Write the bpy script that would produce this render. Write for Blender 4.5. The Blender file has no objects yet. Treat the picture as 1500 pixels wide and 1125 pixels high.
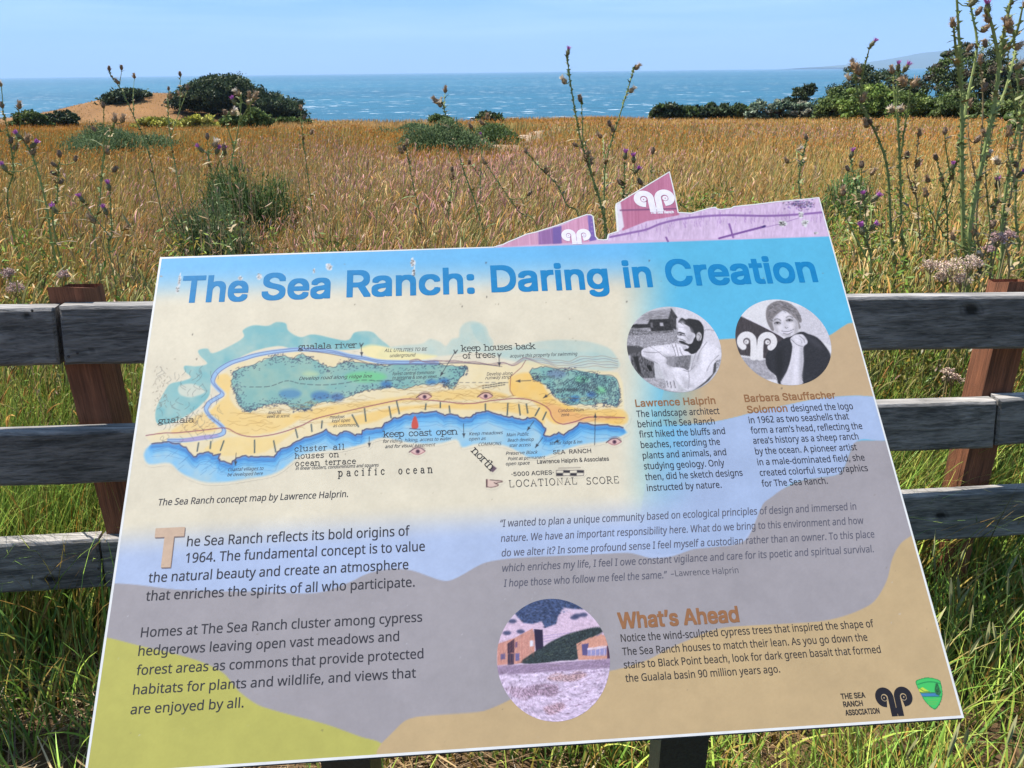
import bpy, math, random, os
import numpy as np
from mathutils import Matrix, Vector

S = bpy.context.scene
COL = S.collection

# ------------------------------------------------------------------ camera
EYE = np.array([0.0, 0.0, 1.55])
FPX, CX, CY = 1127.0, 750.0, 562.5            # photograph is 1500 x 1125
_n = np.array([-0.01074084, 0.92639743, 0.376394]); _n /= np.linalg.norm(_n)
_b = np.array([0, 0, 1.0])
_Y = -(_b - (_b @ _n) * _n); _Y /= np.linalg.norm(_Y)
_X = np.cross(_Y, _n)
MC = np.array([_X, _Y, _n])                   # camera axes -> world axes
cam_d = bpy.data.cameras.new('camera')
cam_d.sensor_width = 36.0
cam_d.lens = 36.0 * FPX / 1500.0
cam_d.clip_start = 0.05
cam_d.clip_end = 200000.0
cam = bpy.data.objects.new('camera', cam_d)
COL.objects.link(cam)
m4 = np.eye(4); m4[:3, :3] = MC; m4[:3, 3] = EYE
cam.matrix_world = Matrix(m4.tolist())
S.camera = cam

# ------------------------------------------------------------------ world, sun, exposure
SUN_DIR = np.array([-0.50, 0.20, 0.86]); SUN_DIR /= np.linalg.norm(SUN_DIR)
SUN_EL = math.asin(SUN_DIR[2])
SUN_AZ = math.atan2(SUN_DIR[0], SUN_DIR[1])   # from +Y towards +X
world = bpy.data.worlds.new('World'); S.world = world
world.use_nodes = True
wn = world.node_tree; wn.nodes.clear()
w_out = wn.nodes.new('ShaderNodeOutputWorld')
w_bg = wn.nodes.new('ShaderNodeBackground')
w_sky = wn.nodes.new('ShaderNodeTexSky')
w_sky.sky_type = 'NISHITA'; w_sky.sun_disc = False
w_sky.sun_elevation = SUN_EL; w_sky.sun_rotation = SUN_AZ
w_sky.altitude = 0; w_sky.air_density = 1.0; w_sky.dust_density = 0.15; w_sky.ozone_density = 4.0
w_bg.inputs['Strength'].default_value = 0.092
# thin cirrus
w_tc = wn.nodes.new('ShaderNodeTexCoord')
w_map = wn.nodes.new('ShaderNodeMapping'); w_map.inputs['Scale'].default_value = (1.6, 1.6, 22.0)
w_map.inputs['Rotation'].default_value = (0.05, 0.14, 0)
w_no = wn.nodes.new('ShaderNodeTexNoise'); w_no.inputs['Scale'].default_value = 1.6
w_no.inputs['Detail'].default_value = 7; w_no.inputs['Roughness'].default_value = 0.5
w_cr = wn.nodes.new('ShaderNodeValToRGB')
w_cr.color_ramp.elements[0].position = 0.43; w_cr.color_ramp.elements[0].color = (0, 0, 0, 1)
w_cr.color_ramp.elements[1].position = 0.64; w_cr.color_ramp.elements[1].color = (0.75, 0.75, 0.75, 1)
w_mix = wn.nodes.new('ShaderNodeMixRGB'); w_mix.inputs['Color2'].default_value = (3.1, 4.55, 6.3, 1)
wl = wn.links
wl.new(w_tc.outputs['Generated'], w_map.inputs['Vector']); wl.new(w_map.outputs[0], w_no.inputs['Vector'])
wl.new(w_no.outputs['Fac'], w_cr.inputs['Fac']); wl.new(w_cr.outputs['Color'], w_mix.inputs['Fac'])
w_sep = wn.nodes.new('ShaderNodeSeparateXYZ'); w_hr = wn.nodes.new('ShaderNodeMapRange'); w_rp = wn.nodes.new('ShaderNodeValToRGB')
w_hr.inputs['From Min'].default_value = 0.12; w_hr.inputs['From Max'].default_value = 0.55; w_hr.inputs['To Min'].default_value = 0.92; w_hr.inputs['To Max'].default_value = 0.0
w_rp.color_ramp.elements[0].position = 0.0; w_rp.color_ramp.elements[0].color = (.235, .385, .59, 1)      # pale marine air low over the water
w_rp.color_ramp.elements[1].position = 0.11; w_rp.color_ramp.elements[1].color = (.078, .250, .55, 1)
w_ml = wn.nodes.new('ShaderNodeMixRGB'); w_ml.blend_type = 'MULTIPLY'; w_ml.inputs['Fac'].default_value = 1; w_ml.inputs['Color2'].default_value = (10, 10, 10, 1)
w_hz = wn.nodes.new('ShaderNodeMixRGB')
wl.new(w_tc.outputs['Generated'], w_sep.inputs[0]); wl.new(w_sep.outputs['Z'], w_hr.inputs['Value']); wl.new(w_hr.outputs[0], w_hz.inputs['Fac'])
wl.new(w_sep.outputs['Z'], w_rp.inputs['Fac']); wl.new(w_rp.outputs['Color'], w_ml.inputs['Color1']); wl.new(w_ml.outputs[0], w_hz.inputs['Color2'])
wl.new(w_sky.outputs['Color'], w_hz.inputs['Color1']); wl.new(w_hz.outputs['Color'], w_mix.inputs['Color1']); wl.new(w_mix.outputs['Color'], w_bg.inputs['Color'])
wl.new(w_bg.outputs[0], w_out.inputs['Surface'])

sun_d = bpy.data.lights.new('sun', 'SUN')
sun_d.energy = 4.7; sun_d.angle = math.radians(0.5); sun_d.color = (1.0, 0.95, 0.87)
sun = bpy.data.objects.new('sun', sun_d); COL.objects.link(sun)
sun.rotation_euler = Vector(SUN_DIR.tolist()).to_track_quat('Z', 'Y').to_euler()
sun.location = (-20, 8, 40)

vs = S.view_settings
vs.view_transform = 'Standard'; vs.look = 'None'; vs.gamma = 1.0; vs.exposure = 1.10
S.render.engine = 'CYCLES'
S.cycles.use_denoising = True
S.cycles.max_bounces = 6; S.cycles.transparent_max_bounces = 8
S.cycles.diffuse_bounces = 3; S.cycles.glossy_bounces = 2; S.cycles.transmission_bounces = 3
S.cycles.volume_bounces = 0

HAZE_DENSITY = 5.0e-5                          # per metre
# ------------------------------------------------------------------ helpers
def w_dir(px, py):
    return MC @ np.array([(px - CX) / FPX, -(py - CY) / FPX, -1.0])
def at(px, py, y):
    """world point on the sight line of a photo pixel at forward distance y"""
    d = w_dir(px, py)
    return EYE + d * (y / d[1])
def lin(c):
    c = np.asarray(c, float)
    return np.where(c <= 0.04045, c / 12.92, ((c + 0.055) / 1.055) ** 2.4)
def rgb(r, g, b):
    return lin(np.array([r, g, b]) / 255.0)

def _hash(ix, iy, s):
    h = (ix.astype(np.int64) * 374761393 + iy.astype(np.int64) * 668265263 + s * 974634777) & 0x7fffffff
    h = (h ^ (h >> 13)) * 1274126177 & 0x7fffffff
    return ((h ^ (h >> 16)) & 0xffff) / 65535.0
def vnoise(x, y, s=0):
    x = np.asarray(x, float); y = np.asarray(y, float)
    ix = np.floor(x); iy = np.floor(y); fx = x - ix; fy = y - iy
    fx = fx * fx * (3 - 2 * fx); fy = fy * fy * (3 - 2 * fy)
    a = _hash(ix, iy, s); b = _hash(ix + 1, iy, s); c = _hash(ix, iy + 1, s); d = _hash(ix + 1, iy + 1, s)
    return (a * (1 - fx) + b * fx) * (1 - fy) + (c * (1 - fx) + d * fx) * fy
def fbm(x, y, s=0, o=4):
    t = 0; a = 0.5
    for k in range(o):
        t = t + a * vnoise(x * 2 ** k + 17.3 * k, y * 2 ** k - 9.1 * k, s + k); a *= 0.5
    return t / (1 - 0.5 ** o)
def sstep(a, b, x):
    t = np.clip((x - a) / (b - a), 0, 1); return t * t * (3 - 2 * t)

ORG = {}                                        # world origin of each object
def link(o, parent=None):
    COL.objects.link(o)
    if parent is not None: o.parent = parent
    return o
def mesh_np(name, V, F, mat, parent=None, C=None, smooth=False):
    """V (n,3); F (m,3|4) int array or list of polygons; C (n,3) linear point colours"""
    me = bpy.data.meshes.new(name)
    V = np.asarray(V, float)
    org = ORG.get(parent.name, np.zeros(3)) if parent is not None else np.zeros(3)
    V = (V - org).astype(np.float32)            # world coordinates -> the parent's own
    if isinstance(F, np.ndarray):
        k = F.shape[1]; nf = len(F)
        me.vertices.add(len(V)); me.vertices.foreach_set('co', V.ravel())
        me.loops.add(nf * k); me.loops.foreach_set('vertex_index', F.astype(np.int32).ravel())
        me.polygons.add(nf)
        me.polygons.foreach_set('loop_start', np.arange(0, nf * k, k, dtype=np.int32))
        me.update(calc_edges=True)
    else:
        me.from_pydata(V.tolist(), [], [list(map(int, f)) for f in F])
    if C is not None:
        a = me.color_attributes.new('Col', 'FLOAT_COLOR', 'POINT')
        c4 = np.ones((len(V), 4), np.float32); c4[:, :3] = C
        a.data.foreach_set('color', c4.ravel())
    if smooth:
        me.polygons.foreach_set('use_smooth', np.ones(len(me.polygons), bool))
    me.validate()
    me.materials.append(mat)
    o = link(bpy.data.objects.new(name, me), parent); ORG[o.name] = org
    return o
class MB:
    """collects pieces (verts, faces, colour) of ONE part"""
    def __init__(s): s.v = []; s.f = []; s.c = []; s.n = 0
    def add(s, V, F, c=(1, 1, 1)):
        V = np.asarray(V, float)
        s.v.append(V); s.f += [[int(i) + s.n for i in f] for f in F]
        c = np.asarray(c, float)
        s.c.append(np.tile(c, (len(V), 1)) if c.ndim == 1 else c)
        s.n += len(V)
    def tube(s, P, R, c=(1, 1, 1), k=6):
        P = np.asarray(P, float); R = np.broadcast_to(np.asarray(R, float), (len(P),))
        T = np.gradient(P, axis=0); T /= np.linalg.norm(T, axis=1)[:, None] + 1e-9
        ref = np.array([0.31, 0.95, 0.12]) if abs(T[0][1]) < 0.9 else np.array([1.0, 0, 0])
        V = []; F = []
        for i in range(len(P)):
            a = np.cross(T[i], ref); a /= np.linalg.norm(a); b = np.cross(T[i], a)
            for j in range(k):
                t = 2 * math.pi * j / k
                V.append(P[i] + R[i] * (a * math.cos(t) + b * math.sin(t)))
        for i in range(len(P) - 1):
            for j in range(k):
                j2 = (j + 1) % k
                F.append([i * k + j, i * k + j2, (i + 1) * k + j2, (i + 1) * k + j])
        F.append(list(range(k))[::-1]); F.append([(len(P) - 1) * k + j for j in range(k)])
        s.add(V, F, c)
    def build(s, name, mat, parent=None, smooth=False):
        if not s.v: return None
        return mesh_np(name, np.concatenate(s.v), s.f, mat, parent, np.concatenate(s.c), smooth)
def empty(name, loc, label, cat, group=None):
    o = bpy.data.objects.new(name, None); o.empty_display_size = 0.1
    o.location = [float(a) for a in loc]; COL.objects.link(o); ORG[o.name] = np.array([float(a) for a in loc])
    return tag(o, label, cat, group)
def tag(o, label=None, cat=None, group=None, kind=None):
    if label: o['label'] = label
    if cat: o['category'] = cat
    if group: o['group'] = group
    if kind: o['kind'] = kind
    return o

# ------------------------------------------------------------------ materials
def new_mat(name):
    m = bpy.data.materials.new(name); m.use_nodes = True
    m.node_tree.nodes.clear(); return m, m.node_tree.nodes, m.node_tree.links
def principled(name, color=(.5, .5, .5), rough=0.7, spec=0.4, vcol=False, bump=0, bscale=50, var=0):
    m, N, L = new_mat(name)
    out = N.new('ShaderNodeOutputMaterial'); p = N.new('ShaderNodeBsdfPrincipled')
    p.inputs['Roughness'].default_value = rough; p.inputs['Specular IOR Level'].default_value = spec
    p.inputs['Base Color'].default_value = (*color, 1)
    L.new(p.outputs[0], out.inputs[0])
    src = None
    if vcol:
        a = N.new('ShaderNodeVertexColor'); a.layer_name = 'Col'; src = a.outputs['Color']
    if bump or var:
        tc = N.new('ShaderNodeTexCoord'); no = N.new('ShaderNodeTexNoise')
        no.inputs['Scale'].default_value = bscale; no.inputs['Detail'].default_value = 5
        L.new(tc.outputs['Object'], no.inputs['Vector'])
        if bump:
            b = N.new('ShaderNodeBump'); b.inputs['Strength'].default_value = bump; b.inputs['Distance'].default_value = 0.01
            L.new(no.outputs['Fac'], b.inputs['Height']); L.new(b.outputs[0], p.inputs['Normal'])
        if var:
            mr = N.new('ShaderNodeMapRange'); mr.inputs['To Min'].default_value = 1 - var; mr.inputs['To Max'].default_value = 1 + var
            mr.inputs['From Min'].default_value = 0.25; mr.inputs['From Max'].default_value = 0.75
            L.new(no.outputs['Fac'], mr.inputs['Value'])
            mx = N.new('ShaderNodeMixRGB'); mx.blend_type = 'MULTIPLY'; mx.inputs['Fac'].default_value = 1
            mx.inputs['Color1'].default_value = (*color, 1)
            if src is not None: L.new(src, mx.inputs['Color1'])
            L.new(mr.outputs[0], mx.inputs['Color2']); src = mx.outputs['Color']
    if src is not None: L.new(src, p.inputs['Base Color'])
    return m
def leaf_mat(name, trans=0.35, rough=0.6, gloss=0.06, up=0.0):
    m, N, L = new_mat(name)
    out = N.new('ShaderNodeOutputMaterial'); a = N.new('ShaderNodeVertexColor'); a.layer_name = 'Col'
    d = N.new('ShaderNodeBsdfDiffuse'); t = N.new('ShaderNodeBsdfTranslucent'); g = N.new('ShaderNodeBsdfGlossy')
    g.inputs['Roughness'].default_value = 0.45; g.inputs['Color'].default_value = (1, 1, 1, 1)
    m1 = N.new('ShaderNodeMixShader'); m1.inputs[0].default_value = trans
    m2 = N.new('ShaderNodeMixShader'); m2.inputs[0].default_value = gloss
    if up:                                       # fuzzy heads and massed leaves scatter from all sides: soften the flat blade normals
        ge = N.new('ShaderNodeNewGeometry'); mxn = N.new('ShaderNodeMix'); mxn.data_type = 'VECTOR'; mxn.inputs[0].default_value = up
        nn = N.new('ShaderNodeVectorMath'); nn.operation = 'NORMALIZE'; mxn.inputs[5].default_value = (-.15, -.1, 1)
        L.new(ge.outputs['Normal'], mxn.inputs[4]); L.new(mxn.outputs[1], nn.inputs[0]); L.new(nn.outputs[0], d.inputs['Normal'])
    L.new(a.outputs['Color'], d.inputs['Color']); L.new(a.outputs['Color'], t.inputs['Color'])
    L.new(d.outputs[0], m1.inputs[1]); L.new(t.outputs[0], m1.inputs[2])
    L.new(m1.outputs[0], m2.inputs[1]); L.new(g.outputs[0], m2.inputs[2]); L.new(m2.outputs[0], out.inputs[0])
    return m
M_LEAF = leaf_mat('leaf', .30, gloss=.02, up=.6); M_TREE = leaf_mat('tree_foliage', 0.15, gloss=0.015, up=.35)
M_BARK = principled('bark', (0.09, 0.075, 0.06), 0.9, vcol=False, bump=0.6, bscale=20, var=0.4)
M_PRINT = principled('printed_vinyl', rough=0.62, spec=0.25, vcol=True, var=0.035, bscale=90)
M_INK = principled('ink', rough=0.62, spec=0.2, vcol=True, var=0.08, bscale=160)
M_BOARD = principled('board_white', (0.50, 0.495, 0.48), 0.5, 0.3, var=0.08, bscale=60)
M_BLACK = principled('dark_metal', (0.014, 0.020, 0.017), 0.45, 0.4, bump=0.15, bscale=220, var=0.5)
M_STEM = principled('thistle_stem', rough=0.75, spec=0.2, vcol=True)

# ------------------------------------------------------------------ terrain
CAM_HX = 0.0
def edge_dist(th):
    """distance of the cliff edge by bearing (radians, 0 = ahead, + = right)"""
    t = math.radians
    e = 120 + 125 * sstep(t(-12.5), t(-15.5), th)
    e = e + 70 * sstep(t(16), t(26), th)
    return e + 5 * np.sin(th * 23) + 2.5 * np.sin(th * 61 + 1)
HILL_C = (at(236, 160, 188)[0], 188.0)
def ground(x, y, cliff=True):
    x = np.asarray(x, float); y = np.asarray(y, float)
    r = np.hypot(x, y); th = np.arctan2(x, y)
    yy = np.maximum(y, -20)
    z = -0.0450 * np.maximum(yy - 3.0, 0) * sstep(2, 9, yy) - 0.028 * np.clip(x, -3, 4) * sstep(6, 2, np.abs(yy))
    z = z + (fbm(x * 0.08, y * 0.08, 5) - 0.5) * 0.8 * sstep(5, 25, r) + (fbm(x * 1.3, y * 1.3, 9) - 0.5) * 0.06
    hx, hy = HILL_C
    dx = (x - hx); dx = np.where(dx < 0, dx / 27.0, dx / 24.0); dy = (y - hy) / 22.0
    z = z + 6.4 * np.exp(-(dx * dx + dy * dy) * 1.25)
    if cliff:
        e = edge_dist(th)
        z = z - 34 * sstep(0, 14, r - e)
    return z
nr, nt = 190, 300
rr = np.concatenate([[0.0], np.geomspace(0.25, 300, nr - 1)])
tt = np.concatenate([np.linspace(-math.pi, -1.1, 40, endpoint=False), np.linspace(-1.1, 1.1, nt - 80), np.linspace(1.1, math.pi, 41)[1:]])
RR, TT = np.meshgrid(rr, tt, indexing='ij')
GX, GY = RR * np.sin(TT), RR * np.cos(TT)
GZ = ground(GX, GY)
def grid_faces(a, b, off=0):
    i = np.arange(a - 1)[:, None] * b + np.arange(b - 1)[None, :]
    return (np.stack([i, i + b, i + b + 1, i + 1], -1).reshape(-1, 4) + off)
m, N, L = new_mat('ground_soil')
out = N.new('ShaderNodeOutputMaterial'); p = N.new('ShaderNodeBsdfPrincipled'); p.inputs['Roughness'].default_value = 0.95
p.inputs['Specular IOR Level'].default_value = 0.1
tc = N.new('ShaderNodeTexCoord'); a = N.new('ShaderNodeVertexColor'); a.layer_name = 'Col'
no = N.new('ShaderNodeTexNoise'); no.inputs['Scale'].default_value = 35; no.inputs['Detail'].default_value = 8; no.inputs['Roughness'].default_value = 0.7
cr = N.new('ShaderNodeMapRange'); cr.inputs['From Min'].default_value = .3; cr.inputs['From Max'].default_value = .7; cr.inputs['To Min'].default_value = 0.5; cr.inputs['To Max'].default_value = 1.4
mx = N.new('ShaderNodeMixRGB'); mx.blend_type = 'MULTIPLY'; mx.inputs['Fac'].default_value = 1
bp = N.new('ShaderNodeBump'); bp.inputs['Strength'].default_value = 0.6; bp.inputs['Distance'].default_value = 0.03
L.new(tc.outputs['Object'], no.inputs['Vector']); L.new(no.outputs['Fac'], cr.inputs['Value'])
L.new(a.outputs['Color'], mx.inputs['Color1']); L.new(cr.outputs[0], mx.inputs['Color2'])
L.new(mx.outputs[0], p.inputs['Base Color']); L.new(no.outputs['Fac'], bp.inputs['Height']); L.new(bp.outputs[0], p.inputs['Normal'])
L.new(p.outputs[0], out.inputs[0]); M_GROUND = m
soil = np.array([0.12, 0.075, 0.04]); gold = np.array([0.205, 0.108, 0.044]); rock = np.array([0.16, 0.13, 0.10])
gc = soil + (gold - soil) * sstep(3, 12, RR)[..., None]
gc = gc * (0.6 + 0.8 * fbm(GX * 0.16, GY * 0.06 + GZ * 1.6, 3))[..., None]
cl = sstep(0, 2, RR - edge_dist(TT))[..., None]; gc = gc * (1 - cl) + rock * cl
ter = mesh_np('ground', np.stack([GX, GY, GZ], -1).reshape(-1, 3), grid_faces(nr, nt + 1 if False else len(tt)), M_GROUND, None, gc.reshape(-1, 3), True)
tag(ter, kind='structure')

# trodden path through the meadow
pp = np.array([[-0.4, 24.0], [0.0, 28], [1.2, 40], [2.6, 50], [4.1, 61], [5.0, 70]])
ts = np.linspace(0, len(pp) - 1, 60); pxs = np.interp(ts, range(len(pp)), pp[:, 0]); pys = np.interp(ts, range(len(pp)), pp[:, 1])
def path_dist(x, y):
    cxp = np.interp(y, pys, pxs); d = np.abs(x - cxp)
    return np.where((y > 24) & (y < 70), d, 99.0)
PV = []
for i in range(60):
    for k in range(7):
        off = (k - 3) / 3 * (0.8 + 0.12 * math.sin(i * 1.7 + k))
        PV.append([pxs[i] + off, pys[i], 0])
PV = np.array(PV); PV[:, 2] = ground(PV[:, 0], PV[:, 1]) + 0.035
pc = np.array([0.34, 0.24, 0.16]) * (0.8 + 0.4 * fbm(PV[:, 0] * 3, PV[:, 1] * 3, 8))[:, None]
tag(mesh_np('path', PV, grid_faces(60, 7), M_GROUND, None, pc, True), kind='structure')

# ------------------------------------------------------------------ sea
SEA_Z = -31.0
m, N, L = new_mat('sea_water')
out = N.new('ShaderNodeOutputMaterial'); p = N.new('ShaderNodeBsdfPrincipled')
p.inputs['Roughness'].default_value = 0.42; p.inputs['IOR'].default_value = 1.33; p.inputs['Specular IOR Level'].default_value = 0.35
tc = N.new('ShaderNodeTexCoord')
def nz(scale, sx, sy, det, rough=.6):
    mp = N.new('ShaderNodeMapping'); mp.inputs['Scale'].default_value = (sx, sy, 1); mp.inputs['Rotation'].default_value = (0, 0, 0.35)
    q = N.new('ShaderNodeTexNoise'); q.inputs['Scale'].default_value = scale; q.inputs['Detail'].default_value = det; q.inputs['Roughness'].default_value = rough
    L.new(tc.outputs['Object'], mp.inputs[0]); L.new(mp.outputs[0], q.inputs['Vector']); return q
wave = nz(0.05, 0.5, 1.6, 6, .65); cap = nz(0.05, 0.9, 1.3, 8, .66); band = nz(0.0012, 0.35, 1.0, 3, .5)
cb = N.new('ShaderNodeValToRGB'); e = cb.color_ramp.elements
e[0].position = .3; e[0].color = (0.008, 0.070, 0.118, 1); e[1].position = .7; e[1].color = (0.016, 0.108, 0.165, 1)
L.new(band.outputs['Fac'], cb.inputs['Fac'])
wm = N.new('ShaderNodeMapRange'); wm.inputs['From Min'].default_value = .3; wm.inputs['From Max'].default_value = .7; wm.inputs['To Min'].default_value = .7; wm.inputs['To Max'].default_value = 1.35
L.new(wave.outputs['Fac'], wm.inputs['Value'])
mm = N.new('ShaderNodeMixRGB'); mm.blend_type = 'MULTIPLY'; mm.inputs['Fac'].default_value = 1
L.new(cb.outputs['Color'], mm.inputs['Color1']); L.new(wm.outputs[0], mm.inputs['Color2'])
cc = N.new('ShaderNodeMapRange'); cc.inputs['From Min'].default_value = .60; cc.inputs['From Max'].default_value = .655
L.new(cap.outputs['Fac'], cc.inputs['Value'])
mw = N.new('ShaderNodeMixRGB'); mw.inputs['Color2'].default_value = (.5, .55, .58, 1)
L.new(cc.outputs[0], mw.inputs['Fac']); L.new(mm.outputs[0], mw.inputs['Color1']); L.new(mw.outputs[0], p.inputs['Base Color'])
bp = N.new('ShaderNodeBump'); bp.inputs['Strength'].default_value = 0.5; bp.inputs['Distance'].default_value = 3.0
L.new(wave.outputs['Fac'], bp.inputs['Height']); L.new(bp.outputs[0], p.inputs['Normal'])
L.new(p.outputs[0], out.inputs[0]); M_SEA = m
sx = np.concatenate([-np.geomspace(42000, 60, 30), np.geomspace(60, 42000, 30)])
sy = np.geomspace(60, 42000, 60)
SXg, SYg = np.meshgrid(sx, sy, indexing='ij')
sv = np.stack([SXg, SYg, np.full_like(SXg, SEA_Z)], -1).reshape(-1, 3)
tag(mesh_np('sea', sv, grid_faces(60, 60)[:, ::-1], M_SEA), kind='structure')

# far coastal hills on the right
prof = np.array([[1180, 99], [1205, 97.5], [1235, 95], [1265, 92], [1290, 88], [1320, 83], [1345, 79], [1372, 75], [1410, 72], [1450, 67], [1500, 62], [1580, 56], [1700, 50], [1900, 48]], float)
hxs = np.linspace(1180, 1900, 150); D0 = 21000.0
HV = []
for i, hx in enumerate(hxs):
    hy = np.interp(hx, prof[:, 0], prof[:, 1])
    q = at(hx, hy, D0)
    top = q[2] + 34 * (fbm(np.array([i * .35]), np.array([.5]), 4)[0] - .5) * min(1, i / 12)
    for k in range(9):
        f = k / 8.0
        z = SEA_Z - 1 + (top - SEA_Z + 1) * (1 - (1 - f) ** 1.8)
        y = D0 - 5000 * (1 - f) + 500 * (vnoise(np.array([i * .25]), np.array([f * 3]), 6)[0] - .5) * (1 - f)
        HV.append([q[0], y, z])
    HV.append([q[0], D0 + 2500, SEA_Z - 1])
hc = np.array([0.06, 0.075, 0.045]); HV = np.array(HV)
hcol = hc * (0.6 + 0.9 * fbm(HV[:, 0] * .0018, HV[:, 2] * .008, 12))[:, None]
M_HILL = principled('far_hill', rough=.95, spec=.05, vcol=True)
tag(mesh_np('hills', HV, grid_faces(150, 10), M_HILL, None, hcol, True), kind='structure')

# ------------------------------------------------------------------ fence
def wood_mat(name, c1, c2, axis, knot=True):
    m, N, L = new_mat(name)
    out = N.new('ShaderNodeOutputMaterial'); p = N.new('ShaderNodeBsdfPrincipled'); p.inputs['Roughness'].default_value = .85
    p.inputs['Specular IOR Level'].default_value = .25
    tc = N.new('ShaderNodeTexCoord'); at_ = N.new('ShaderNodeVertexColor'); at_.layer_name = 'Col'
    def nse(sc, k, det):
        mp = N.new('ShaderNodeMapping'); s3 = [sc, sc, sc]; s3[axis] = sc * k; mp.inputs['Scale'].default_value = s3
        q = N.new('ShaderNodeTexNoise'); q.inputs['Scale'].default_value = 1; q.inputs['Detail'].default_value = det; q.inputs['Roughness'].default_value = .65; q.inputs['Distortion'].default_value = .6
        L.new(tc.outputs['Object'], mp.inputs[0]); L.new(mp.outputs[0], q.inputs['Vector']); return q
    fine = nse(190, .035, 4); wide = nse(34, .06, 3); blot = nse(7, .5, 4)
    r = N.new('ShaderNodeValToRGB'); e = r.color_ramp.elements
    e[0].position = .40; e[0].color = (*c1, 1); e[1].position = .60; e[1].color = (*c2, 1)
    ad = N.new('ShaderNodeMath'); ad.operation = 'ADD'; ml = N.new('ShaderNodeMath'); ml.operation = 'MULTIPLY'; ml.inputs[1].default_value = .5
    L.new(fine.outputs['Fac'], ad.inputs[0]); L.new(wide.outputs['Fac'], ad.inputs[1]); L.new(ad.outputs[0], ml.inputs[0]); L.new(ml.outputs[0], r.inputs['Fac'])
    mr = N.new('ShaderNodeMapRange'); mr.inputs['From Min'].default_value = .3; mr.inputs['From Max'].default_value = .7; mr.inputs['To Min'].default_value = .65; mr.inputs['To Max'].default_value = 1.3
    L.new(blot.outputs['Fac'], mr.inputs['Value'])
    x1 = N.new('ShaderNodeMixRGB'); x1.blend_type = 'MULTIPLY'; x1.inputs['Fac'].default_value = 1
    x2 = N.new('ShaderNodeMixRGB'); x2.blend_type = 'MULTIPLY'; x2.inputs['Fac'].default_value = 1
    L.new(r.outputs['Color'], x1.inputs['Color1']); L.new(mr.outputs[0], x1.inputs['Color2'])
    L.new(x1.outputs[0], x2.inputs['Color1']); L.new(at_.outputs['Color'], x2.inputs['Color2']); L.new(x2.outputs[0], p.inputs['Base Color'])
    b = N.new('ShaderNodeBump'); b.inputs['Strength'].default_value = .9; b.inputs['Distance'].default_value = .006
    L.new(ml.outputs[0], b.inputs['Height']); L.new(b.outputs[0], p.inputs['Normal']); L.new(p.outputs[0], out.inputs[0])
    return m
M_RAIL = wood_mat('weathered_rail', (0.058, 0.055, 0.051), (0.185, 0.172, 0.16), 0)
M_POST = wood_mat('stained_post', (0.095, 0.039, 0.021), (0.235, 0.09, 0.045), 2)
def fence_y(px):                                # forward distance of the rail fronts by photo column
    return 1.66 + (px - 50) / (1375 - 50) * 0.24
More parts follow.
